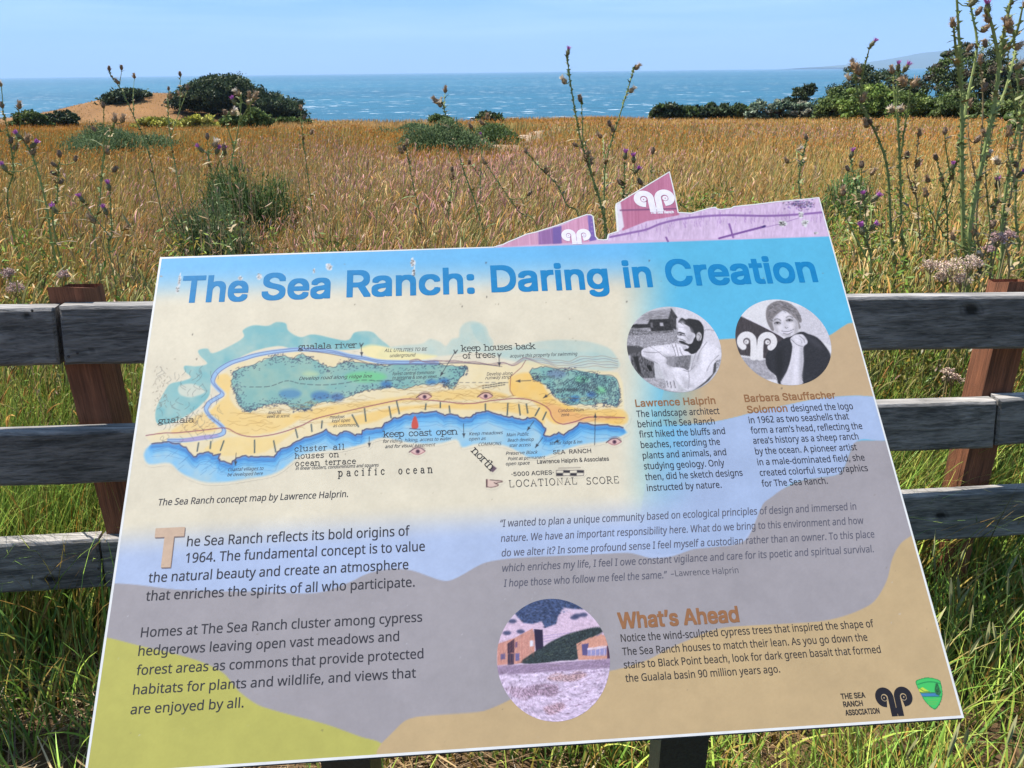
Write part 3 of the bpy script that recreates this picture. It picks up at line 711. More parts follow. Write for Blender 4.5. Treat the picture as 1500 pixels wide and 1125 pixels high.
def text_mesh(body, font, shear=0.0, spacing=1.0):
    """flat letters filled by winding number, so overlapping strokes merge cleanly.  Returns V, F, layer per vertex"""
    cs = _contours(body, font, shear, spacing); pts = np.concatenate(cs); ed = []; n_ = 0
    for q in cs: ed += [(n_ + k, n_ + (k + 1) % len(q)) for k in range(len(q))]; n_ += len(q)
    vo, _e, fo, _a, _b2, _c = delaunay_2d_cdt([Vector(p) for p in pts.tolist()], ed, [], 0, 1e-6)
    V = np.array([tuple(v) for v in vo]); F = np.array(fo); ce = V[F].mean(1)
    A = pts; B = np.concatenate([np.roll(q, -1, 0) for q in cs]); wn_ = np.zeros(len(F), int)
    for k in range(len(A)):
        (x1, y1), (x2, y2) = A[k], B[k]
        if y1 == y2: continue
        left = (x2 - x1) * (ce[:, 1] - y1) - (ce[:, 0] - x1) * (y2 - y1)
        if y1 < y2: wn_ += ((ce[:, 1] >= y1) & (ce[:, 1] < y2) & (left > 0))
        else: wn_ -= ((ce[:, 1] >= y2) & (ce[:, 1] < y1) & (left < 0))
    F = F[wn_ != 0]
    used = np.unique(F); mp_ = np.full(len(V), -1); mp_[used] = np.arange(len(used))
    return V[used], mp_[F].tolist(), np.zeros(len(used))
def cap_h(font):
    k = font.name if font else ''
    if k not in _cap:
        V, F, _l = text_mesh('H', font); _cap[k] = V[:, 1].max()
    return _cap[k]
_hz = [0]
def type_line(mb, body, x0, y0, x1, cap, col, font=None, bold=0.0, shear=0.0, spacing=1.0, h=0.0003, rot=0.0):
    """set one line: baseline start (photo px), right end px, cap height px"""
    V, F, Lr = text_mesh(body, font, shear, spacing)
    A = uv(x0, y0); s = (uv(x0, y0 - cap)[1] - A[1]) / cap_h(font)
    lo, hi = V[:, 0].min(), V[:, 0].max()
    # panel u at which the column x1 is met on this baseline
    ub = A[0] + 0.1
    for _ in range(8):
        xa, _y = to_px(np.array(ub), np.array(A[1])); xb, _y = to_px(np.array(ub + .01), np.array(A[1])); ub += (x1 - xa) / (xb - xa) * .01
    sx_ = (ub - A[0]) / (hi - lo)
    u = (V[:, 0] - lo) * sx_; v = V[:, 1] * s
    if rot: u, v = u * math.cos(rot) - v * math.sin(rot), u * math.sin(rot) + v * math.cos(rot)
    u = u + A[0]; v = v + A[1]
    c = lin(np.array(col) / 255.0) * PRINT_K
    offs = [(0, 0)]
    if bold:
        b_ = bold * s; offs += [(-b_, -b_), (b_, -b_), (b_, b_), (-b_, b_)]
        if b_ > .0006: offs += [(0, -b_), (b_, 0), (0, b_), (-b_, 0)]
    for k, (a_, b_) in enumerate(offs):
        mb.add(w3(u + a_, v + b_, h + k * 0.00001 + Lr * 0.000004), F, c)
BLU = (10, 132, 190); INK = (58, 56, 62); BRN = (150, 106, 70)
mb = MB()
for wd, x0, x1 in (('The', 264.5, 362), ('Sea', 383, 483), ('Ranch:', 508, 695), ('Daring', 720.5, 892), ('in', 915.5, 956), ('Creation', 978, 1198)):
    y0 = 443.6 - 0.0342 * (x0 - 264.5)
    type_line(mb, wd, x0 + 1.2, y0 - 1.0, x1 - 1.2, 36.6, BLU, F_HEAD, .021)
mb.build('title_lettering', M_INK, sign)
def block(name, rows, col, cap, font, bold=0, shear=0):
    mb = MB()
    for b_, x0, y0, x1 in rows: type_line(mb, b_, x0, y0, x1, cap, col, font, bold, shear)
    return mb.build(name, M_INK, sign)
block('paragraph_lettering', [
    ('he Sea Ranch reflects its bold origins of', 273.6, 800.4, 600.3), ('1964. The fundamental concept is to value', 271.7, 824.6, 622.3),
    ('the natural beauty and create an atmosphere', 217.1, 853.4, 598.1), ('that enriches the spirits of all who participate.', 213.4, 880.2, 607.3),
    ('Homes at The Sea Ranch cluster among cypress', 206.1, 933.6, 618.3), ('hedgerows leaving open vast meadows and', 202.4, 960.8, 584.5),
    ('forest areas as commons that provide protected', 199.5, 989.0, 620.1), ('habitats for plants and wildlife, and views that', 194.7, 1017.6, 609.1),
    ('are enjoyed by all.', 191, 1046.4, 356.4)], INK, 14.2, F_BODY, .006)
mb = MB(); type_line(mb, 'T', 226.5, 829.6, 262, 50, (150, 128, 120), F_HEAD, .04, h=.0004); type_line(mb, 'T', 225.5, 828, 261, 50, (208, 178, 152), F_HEAD, .04, h=.0005)
mb.build('drop_capital', M_INK, sign)
block('map_caption_lettering', [('The Sea Ranch concept map by Lawrence Halprin.', 231.7, 740.7, 509.6)], INK, 9.6, F_BODY, .006, .12)
block('name_lettering', [('Lawrence Halprin', 931.4, 596, 1048), ('Barbara Stauffacher', 1091.4, 588.8, 1224.2), ('Solomon', 1095.4, 605.3, 1153.6)], BRN, 10.4, F_HEAD, .015)
block('portrait_text_lettering', [
    ('The landscape architect', 932.8, 611.2, 1054.1), ('behind The Sea Ranch', 934.7, 626.1, 1047.2), ('first hiked the bluffs and', 936.8, 641.0, 1062.4),
    ('beaches, recording the', 939.2, 656.4, 1054.9), ('plants and animals, and', 941.9, 672, 1064), ('studying geology. Only', 943.8, 687.6, 1061.4),
    ('then, did he sketch designs', 945.6, 703.4, 1088), ('instructed by nature.', 948.2, 719.4, 1057),
    ('designed the logo', 1159.2, 603.0, 1249.9), ('in 1962 as two seashells that', 1097.6, 620.2, 1243.9), ('form a ram\u2019s head, reflecting the', 1100.5, 635.2, 1263.5),
    ('area\u2019s history as a sheep ranch', 1103.8, 650.2, 1257.8), ('by the ocean. A pioneer artist', 1107, 665.8, 1255.5), ('in a male-dominated field, she', 1110.2, 681.6, 1267),
    ('created colorful supergraphics', 1113.6, 697.2, 1271.6), ('for The Sea Ranch.', 1116.5, 713, 1212.6)], INK, 9.5, F_BODY, .006)
block('quotation_lettering', [
    ('\u201cI wanted to plan a unique community based on ecological principles of design and immersed in', 733, 772.0, 1255), ('nature. We have an important responsibility here. What do we bring to this environment and how', 733.8, 793.8, 1266),
    ('do we alter it? In some profound sense I feel myself a custodian rather than an owner. To this place', 735, 815.2, 1281.5), ('which enriches my life, I feel I owe constant vigilance and care for its poetic and spiritual survival.', 736, 837.4, 1280),
    ('I hope those who follow me feel the same.\u201d', 738, 859.6, 978)], (98, 96, 108), 10.6, F_BODY, .004, .2)
block('quotation_credit_lettering', [('\u2013Lawrence Halprin', 983, 844.6, 1082)], (90, 88, 98), 9, F_BODY)
block('heading_lettering', [('What\u2019s Ahead', 907, 920.5, 1082.5)], (156, 108, 72), 22.4, F_HEAD, .024)
block('closing_text_lettering', [
    ('Notice the wind-sculpted cypress trees that inspired the shape of', 909.8, 940.2, 1280.5), ('The Sea Ranch houses to match their lean. As you go down the', 912, 959.9, 1271),
    ('stairs to Black Point beach, look for dark green basalt that formed', 914.2, 979.2, 1290.5), ('the Gualala basin 90 million years ago.', 916.6, 999, 1142.8)], (62, 56, 54), 11, F_BODY, .006)
block('association_lettering', [('THE SEA', 1232.5, 1024, 1267.5), ('RANCH', 1236, 1035.6, 1264), ('ASSOCIATION', 1239, 1048, 1288.5)], (48, 44, 44), 7.8, F_HEAD, .02)

# ---- concept map: washes, line work and dots
mp = rect_print([(203, 466), (922, 466), (203, 712), (922, 712)], 0.0009, (0, 0, 0))
# start from the printed ground colour under it
_iu = (mp.U - bg.U[0, 0]) / (bg.U[1, 0] - bg.U[0, 0]); _iv = (mp.V - bg.V[0, 0]) / (bg.V[0, 1] - bg.V[0, 0])
_a = np.clip(np.floor(_iu).astype(int), 0, bg.shape[0] - 2); _c = np.clip(np.floor(_iv).astype(int), 0, bg.shape[1] - 2)
_fu, _fv = (_iu - _a)[..., None], (_iv - _c)[..., None]; _B = bg.cf.reshape(bg.shape + (3,))
mp.cf[:] = (_B[_a, _c] * (1 - _fu) * (1 - _fv) + _B[_a + 1, _c] * _fu * (1 - _fv) + _B[_a, _c + 1] * (1 - _fu) * _fv + _B[_a + 1, _c + 1] * _fu * _fv).reshape(-1, 3)
_plain = mp.cf.copy()
teal = cat([(229, 618), (229, 598), (242.7, 571), (250.7, 562), (268, 558), (280, 552.7), (271, 544), (271, 536), (288, 536.7), (303.5, 532.7), (293, 521), (291, 513), (304, 510.8), (312, 517.5), (338.7, 506), (357, 494), (356, 484), (370.7, 476.7), (392, 477.5), (405, 472), (418.7, 474), (422.7, 484.7), (440, 494), (461, 490), (506.7, 499), (520, 487), (544, 486), (557, 496.7), (571, 509), (550, 507), (520, 512), (470, 513), (434.7, 512.7), (408, 507), (370.7, 515), (338.7, 531), (317, 547), (309, 563), (306.7, 579), (296, 592), (282.7, 603), (261, 616), (240, 622)], 5, True)
mp.poly(teal, (122, 180, 182), .85, 1.0, .42, 3)
mp.poly(cat([(262, 566), (278, 562), (292, 566), (300, 575), (280, 582), (264, 578)], 5, True), (222, 214, 192), .8, 1.5)
for pts, a in (([(560, 512), (590, 506), (617, 504), (629, 497), (643, 500), (653, 507), (662, 497), (672, 494), (674, 482), (682, 473), (697, 471), (711, 478), (716, 490), (722, 500), (730, 515), (790, 500), (848, 499), (885, 507), (901, 520), (904, 540), (840, 545), (746, 528), (700, 516), (640, 522), (560, 524)], .42), ([(690, 476), (704, 476), (712, 492), (718, 508), (702, 500), (694, 490)], .3), ([(730, 505), (800, 512), (880, 518), (890, 530), (800, 530), (735, 522)], .25)):
    mp.poly(cat(pts, 5, True), (150, 192, 192), a, 1.8, .35, 5)
mp.poly(cat([(528, 512), (545, 505), (580, 512), (612, 518), (640, 522), (600, 530), (555, 530)], 5, True), (244, 226, 160), .8, 2)
coast = [(223, 651), (236, 648), (248, 647.6), (262, 650), (272, 656), (284, 670), (292, 664), (305.6, 662), (313, 667), (322, 665.6), (320, 671), (322, 675), (330, 676), (339, 679), (346, 670), (360, 668), (373, 670), (388, 669), (401.6, 670), (407, 662), (411, 658), (425, 653), (440, 644), (460, 637), (478, 629.6), (487, 636), (493, 638), (500, 633), (509.6, 632), (520, 637), (529, 637), (530, 631), (533.6, 629.6), (546, 628), (560, 626), (563, 620), (567, 619), (576, 613), (584, 611.6), (596, 607), (608, 605.6), (622, 604), (639, 602), (646, 605), (651, 609), (660, 607), (670, 609), (680, 613), (690, 610), (695, 606), (699, 604), (707, 603), (716, 602), (730, 608), (742, 610), (754, 611), (764, 615), (773, 612), (781, 611.6), (790, 618), (800, 627), (797, 633), (796, 638), (804, 640), (812, 636), (819, 634), (826, 637), (831, 631), (840, 628), (848, 620), (855, 619), (870, 622), (889, 622), (902, 625), (917, 626)]
rj = random.Random(4)
coast_j = []
for i in range(len(coast) - 1):
    for t in (0, .34, .67):
        coast_j.append((coast[i][0] * (1 - t) + coast[i + 1][0] * t + rj.uniform(-1, 1), coast[i][1] * (1 - t) + coast[i + 1][1] * t + rj.uniform(-1.1, 1.1)))
coast_j = np.array(coast_j)
land = np.concatenate([coast_j, [(914, 600), (912, 560), (905, 546), (850, 540), (812, 536), (790, 532), (772, 528), (752, 535), (720, 533), (660, 532), (600, 531), (560, 530), (512, 522), (476, 515), (440, 513), (400, 517), (365, 526), (340, 536), (322, 552), (322, 562), (333, 576), (322, 588), (310, 598), (285, 608), (262, 622), (240, 630), (214, 640)]])
mp.poly(land, (238, 214, 158), .55, 1.5, .5, 8)
for pts, c, a in (([(318, 552), (332, 548), (340, 560), (336, 580), (350, 600), (380, 606), (420, 606), (440, 612), (410, 630), (370, 638), (340, 634), (318, 612), (306, 606), (318, 592), (332, 578), (318, 566)], (240, 200, 118), .75),
                  ([(250, 634), (285, 612), (308, 606), (318, 628), (300, 634)], (238, 198, 122), .7), ([(345, 640), (400, 640), (440, 625), (400, 655), (380, 664), (330, 668), (300, 660), (320, 645)], (240, 206, 130), .7),
                  ([(430, 606), (500, 592), (560, 585), (640, 574), (700, 570), (745, 580), (700, 586), (600, 588), (520, 604), (450, 616)], (238, 196, 112), .7),
                  ([(480, 622), (560, 600), (640, 592), (740, 590), (790, 600), (795, 622), (760, 606), (690, 600), (600, 600), (540, 620)], (240, 196, 110), .75),
                  ([(748, 552), (772, 546), (790, 556), (802, 574), (822, 590), (860, 600), (912, 600), (914, 622), (850, 616), (810, 620), (780, 588), (752, 580), (746, 566)], (242, 190, 92), .75), ([(800, 590), (850, 606), (912, 612), (860, 618), (820, 620)], (226, 150, 110), .4)):
    mp.poly(cat(pts, 5, True), c, a, 2.0, .3, 9)
sea = np.concatenate([coast_j, cat([(919, 634), (890, 646), (848, 652), (800, 668), (775, 670), (762, 663), (737, 652), (700, 650), (677.6, 655), (668, 644), (640, 650), (600, 648), (560, 641), (536, 649), (500, 658), (476, 660), (440, 668), (406, 692), (370, 700), (329.6, 706), (300, 706), (276, 698), (262, 690), (248, 678), (219, 680), (211, 668), (214, 658)], 4)])
mp.poly(sea, (136, 192, 224), .85, 2.0, .42, 12)
for off, wd, c, a in ((7, 9, (60, 150, 214), .55), (4, 6, (40, 120, 196), .55), (13, 6, (96, 176, 224), .5)):
    mp.line(coast_j + np.array([0, off]), wd, c, a, 2.2, clip=sea)
for k, off in enumerate((5, 9, 14, 19)):
    q = coast_j[::2] + np.stack([1.5 * np.sin(np.arange(len(coast_j[::2])) * .9 + k), off + 1.8 * np.sin(np.arange(len(coast_j[::2])) * .55 + k * 2)], 1)
    mp.line(cat(q, 2), .55, (52, 92, 150), .6 - .08 * k, clip=sea)
f1 = [(344, 543), (373, 533.6), (388, 527), (404, 521.6), (420, 522), (430, 526), (440, 519), (452, 523), (464, 529), (476, 536), (488, 538), (500, 532), (512, 530), (524, 531), (545, 534), (560, 536), (585, 533), (613, 533.6), (640, 534), (661, 536), (676, 537), (684, 538), (680, 548), (673, 555), (668, 563), (661, 570), (653, 565), (648, 560), (639, 562), (625, 563), (608, 565), (596, 569), (584, 569.6), (572, 567), (560, 569.6), (548, 570), (536, 572), (522, 577), (509.6, 581.6), (498, 585), (488, 589), (476, 589), (464, 591), (456, 597), (447, 601), (437, 599), (428, 598), (420, 593), (411, 591), (396, 592), (382, 596), (373, 600), (365.6, 604), (357, 600), (349, 591), (346, 582), (344, 574), (340, 566), (339, 560), (341, 550)]
f2 = [(776, 543), (788, 539), (800, 538), (825, 541), (848, 543), (875, 548), (901, 553), (906, 566), (908, 579), (906, 590), (903, 596), (890, 592), (878, 590), (867, 593.6), (850, 592), (836, 593.6), (824, 588), (814, 581.6), (806, 572), (800, 565), (790, 559), (781, 555)]
for fp, sd in ((f1, 1), (f2, 2)):
    fc = cat(fp, 3, True); mp.poly(fc, (128, 176, 168), .95, .9, .3, 15 + sd)
    r = random.Random(sd)
    blobs = [((536, 552, 30, 8), (110, 200, 130)), ((425, 577, 16, 7), (70, 130, 176)), ((470, 580, 14, 7), (58, 112, 170)), ((494, 582, 10, 6), (60, 100, 160)), ((650, 558, 8, 4), (44, 104, 168)), ((632, 560, 8, 4), (50, 110, 170)), ((566, 563, 8, 5), (46, 104, 168)), ((455, 548, 12, 4), (186, 206, 160))] if sd == 1 else [((852, 556, 10, 5), (120, 200, 150)), ((880, 572, 8, 5), (124, 200, 140)), ((842, 584, 7, 4), (40, 104, 176)), ((866, 578, 6, 4), (60, 110, 180)), ((815, 548, 14, 6), (110, 130, 160))]
    for (x, y, a, b), c in blobs: mp.ell(x, y, a, b, c, .75, 0, 3.0)
    # scalloped tree edge
    sc_ = []
    for i in range(len(fc)):
        t = i * 1.9; sc_.append(fc[i] + np.array([1.6 * math.sin(t) + r.uniform(-.6, .6), 1.6 * math.cos(t * 1.3) + r.uniform(-.6, .6)]))
    sc_ = cat(sc_, 3, True); mp.line(np.concatenate([sc_, sc_[:1]]), .8, (56, 62, 84), .85)
    ctr = fc.mean(0)
    for k in range(2300 if sd == 1 else 1100):
        q = fc[r.randrange(len(fc))]; dv = np.array([r.gauss(0, 6), r.gauss(0, 5)]); q = q + dv
        mp.line([q, q + np.array([r.uniform(.6, 1.6), r.uniform(-.7, .7)])], .8, (44, 54, 84), .75, clip=None) if (mp.inside(np.array([int(np.argmin((mp.xf[::97] - q[0]) ** 2 + (mp.yf[::97] - q[1]) ** 2)) * 97]), fc)[0] > .5) else None
dash = cat([(366, 567), (395, 566), (420, 558), (440, 562), (470, 564), (500, 562), (530, 557), (560, 558), (600, 556)], 8)
for i in range(0, len(dash) - 2, 3): mp.line(dash[i:i + 3], .9, (50, 60, 70), .8)
for k in range(8): mp.line([(673 + 9.5 * k, 560.5), (678 + 9.5 * k, 560.5)], .8, (70, 70, 80), .8)
for k in range(9):
    for j in (0, 1): mp.line([(707 + 3.8 * k, 565.6 + 3 * j - .6 * k), (709 + 3.8 * k, 565.4 + 3 * j - .6 * k)], 1.3, (50, 50, 50), .85)
riv = cat([(640, 531), (600, 531), (560, 530), (534, 525), (512, 521.6), (495, 517), (476, 514), (440, 512), (415, 514), (392, 517), (372, 521), (356, 526), (340, 531), (327, 538), (318, 545), (313, 553), (312, 560), (318, 568), (326, 577), (318, 583), (308, 589), (303, 596), (302, 601), (306, 608), (313, 615), (321, 621), (327, 627), (328, 633), (323, 637), (310, 640), (296, 641.6), (272, 645), (248, 645.5)], 5)
mp.line(riv, 6.5, (150, 184, 220), .95, .8); mp.line(riv + [2.6, 1.6], .7, (70, 70, 120), .8); mp.line(riv - [2.6, 1.6], .7, (70, 70, 120), .8)
mp.poly(cat([(262, 645), (285, 640), (305, 637), (322, 638), (300, 644), (275, 647)], 4, True), (170, 150, 190), .8)
ridge = cat([(600, 531), (612, 528), (622, 531), (650, 530), (690, 532), (720, 535), (738, 533), (752, 536), (766, 528), (772, 528), (790, 532), (815, 540), (832, 543), (850, 538), (880, 537), (905, 540)], 5)
for k in range(5): mp.line(ridge + np.stack([np.zeros(len(ridge)), -3.2 * k * sstep(740, 850, ridge[:, 0]) - .5 * k + np.sin(ridge[:, 0] * .2 + k)], 1), .6, (110, 90, 120) if k % 2 else (150, 110, 100), .7)
mp.line(cat([(440, 513), (480, 518), (520, 526), (545, 533), (600, 534), (680, 532), (735, 537)], 5), .9, (70, 64, 84), .85)
road = cat([(214, 638), (240, 634.5), (260, 634), (300, 630), (329.6, 627), (345, 634), (356, 638), (373, 640), (398, 637), (421, 631), (445, 622), (464, 613), (510, 602), (560, 591), (580, 587), (596, 584.5), (625, 586), (656, 589), (675, 591), (694, 591), (720, 587), (752, 584), (772, 585), (786, 589), (797, 594), (805, 601), (808, 610), (814, 617.6), (822, 621), (829, 621), (845, 617), (860, 611.6), (885, 611), (915, 612)], 5)
mp.line(road, 1.3, (132, 60, 84), .9)
mp.line([(770, 528), (764, 538), (748, 552), (747, 572), (752, 580)], .9, (120, 60, 70), .8)
mp.line(coast_j, 1.5, (62, 52, 80), .95, .5); mp.line(coast_j + [.5, 1.4], 1.0, (110, 80, 130), .5)
for x, y, x2, y2 in ((291, 649, 289, 661), (309, 647, 308, 657), (328, 646, 323, 660), (373, 645, 373, 663), (401, 646, 404, 662), (433, 629, 436, 641), (456, 622, 457, 632), (472, 617, 471, 627), (516, 608, 525, 625), (534, 599, 536, 617), (570, 596, 573, 612), (581, 588, 585, 606), (624, 592, 623, 600), (645, 590, 645, 597), (658, 595, 659, 604), (711, 592, 711, 601), (744, 591, 743, 608), (760, 593, 762, 608), (771, 592, 773, 605), (790, 598, 784, 609), (800, 604, 795, 615)):
    mp.line([(x, y), (x2, y2)], 2.2, (58, 78, 84), .85)
r = random.Random(9)
for k in range(150):                                  # contour squiggles on the terrace, hatching near the town
    x, y = r.uniform(330, 905), 0; y = np.interp(x, [330, 450, 560, 700, 800, 905], [616, 606, 583, 576, 594, 606]) + r.uniform(-16, 18)
    q = cat([(x, y), (x + 7, y + r.uniform(-3, 3)), (x + 14, y + r.uniform(-3, 3)), (x + r.uniform(18, 30), y + r.uniform(-3, 3))], 4); mp.line(q, .55, (150, 110, 60), .5, clip=land)
for k in range(70):
    x, y = r.uniform(232, 322), r.uniform(536, 640); q = cat([(x, y), (x + r.uniform(-5, 5), y + 5), (x + r.uniform(-8, 8), y + 10)], 3); mp.line(q, .55, (80, 84, 90), .55)
for k in range(55):
    x, y = r.uniform(225, 246), r.uniform(536, 600); mp.line([(x, y), (x + r.uniform(-2, 2), y + r.uniform(1, 3))], .7, (110, 100, 90), .6)
for k in range(40):
    x, y = r.uniform(250, 315), r.uniform(608, 632); mp.line([(x, y), (x + 3, y - 1)], .7, (140, 100, 60), .6)
for k in range(22):
    x, y = r.uniform(225, 330), r.uniform(662, 700); mp.line([(x, y), (x + 9, y - 7)], .5, (70, 110, 150), .5, clip=sea)
for k in range(420):
    q = f2[r.randrange(len(f2))]; x, y = 858 + r.gauss(0, 26), 565 + r.gauss(0, 12); q = cat([(x, y), (x + 2, y - 2), (x + 4, y), (x + 3, y + 2)], 3); mp.line(q, .55, (40, 50, 70), .6, clip=np.array(f2))
def eye_mark(x, y, s=1.0):
    mp.poly(cat([(x - 10 * s, y), (x - 3 * s, y - 4 * s), (x + 4 * s, y - 4 * s), (x + 10 * s, y), (x + 3 * s, y + 4 * s), (x - 5 * s, y + 4 * s)], 4, True), (222, 176, 170), .8)
    mp.ell(x, y, 3 * s, 3 * s, (110, 70, 90)); mp.ell(x + .3, y - .3, 1.3 * s, 1.3 * s, (40, 30, 40))
    mp.line(cat([(x - 12 * s, y + 1), (x - 4 * s, y - 4.5 * s), (x + 4 * s, y - 5 * s), (x + 10 * s, y - 1)], 5), 1.5, (80, 46, 62), .9)
    mp.line(cat([(x - 9 * s, y + 1), (x, y + 4.6 * s), (x + 10 * s, y)], 5), .9, (150, 80, 90), .9); mp.line(cat([(x - 8 * s, y - 5 * s), (x + 2 * s, y - 8 * s), (x + 10 * s, y - 4 * s)], 4), .7, (120, 80, 90), .8)
for a in ((622, 581.5), (711.5, 580.5), (612, 661.5, 1.05), (900, 647.5)): eye_mark(*a)
mp.poly(cat([(608, 609), (613, 622), (611, 628), (604, 628), (603, 620)], 3, True), (206, 74, 58), .95)
mp.line([(600, 628), (616, 629)], 1, (60, 60, 90))
def arrow(x, y, x2, y2, c=(50, 54, 62), hw=2.4):
    mp.line([(x, y), (x2, y2)], .9, c, .9); d = np.array([x2 - x, y2 - y], float); d /= np.linalg.norm(d); n2 = np.array([-d[1], d[0]]); e_ = np.array([x2, y2])
    mp.poly([e_, e_ - d * 6 + n2 * hw, e_ - d * 6 - n2 * hw], c, .95)
for a in ((667, 515, 645, 551), (731, 520, 731.5, 537), (529, 505, 530, 522), (679, 621, 679.5, 641), (782, 617, 772, 631), (795, 641, 784, 656), (541, 640, 541, 655), (346, 664, 345, 682), (820, 645, 812, 648), (778, 557.5, 756, 558.5), (808, 575, 796, 583), (871, 652, 872, 606)): arrow(*a)
for x, y in ((667, 515), (731, 520), (529, 505)): mp.line([(x - 2, y - 2), (x, y + 3), (x + 3, y - 2)], 1.2, (50, 50, 55))
# pointing hand, north arrow head, scale bar
mp.poly(cat([(713, 702), (722, 704), (733, 703), (736, 705), (728, 708), (730, 712), (722, 714), (713, 713)], 3, True), (220, 188, 172), .9)
mp.line(cat([(718, 703), (728, 704), (736, 705)], 4), 1.1, (70, 50, 50)); mp.line([(713, 703), (713, 713)], 2.4, (90, 60, 60)); mp.line(cat([(736, 706), (727, 708), (730, 711), (720, 714), (714, 713)], 4), 1.0, (90, 60, 60)); mp.line(cat([(724, 707), (727, 709)], 2), 1.2, (60, 40, 40))
mp.poly([(721, 681), (728, 686), (722, 692), (718, 690)], (86, 64, 80), .9)
for i in range(4):
    for j in range(2): mp.poly([(815 + 10 * i, 689 + 4 * j), (825 + 10 * i, 689 + 4 * j), (825 + 10 * i, 693 + 4 * j), (815 + 10 * i, 693 + 4 * j)], (40, 36, 44) if (i + j) % 2 else (226, 214, 190), .95)
mp.line([(815, 689), (855, 689), (855, 697), (815, 697), (815, 689)], .6, (60, 50, 60)); mp.line([(818, 686), (850, 685)], .8, (70, 60, 60), .7)
_k = (np.abs(mp.cf - _plain).max(1) > .012).reshape(mp.shape)
for _ in range(3):
    _q = _k.copy(); _q[1:] |= _k[:-1]; _q[:-1] |= _k[1:]; _q[:, 1:] |= _k[:, :-1]; _q[:, :-1] |= _k[:, 1:]; _k = _q
_k &= (mp.U > .004)
mp.build('concept_map', sign, 0.0003, keep=_k)

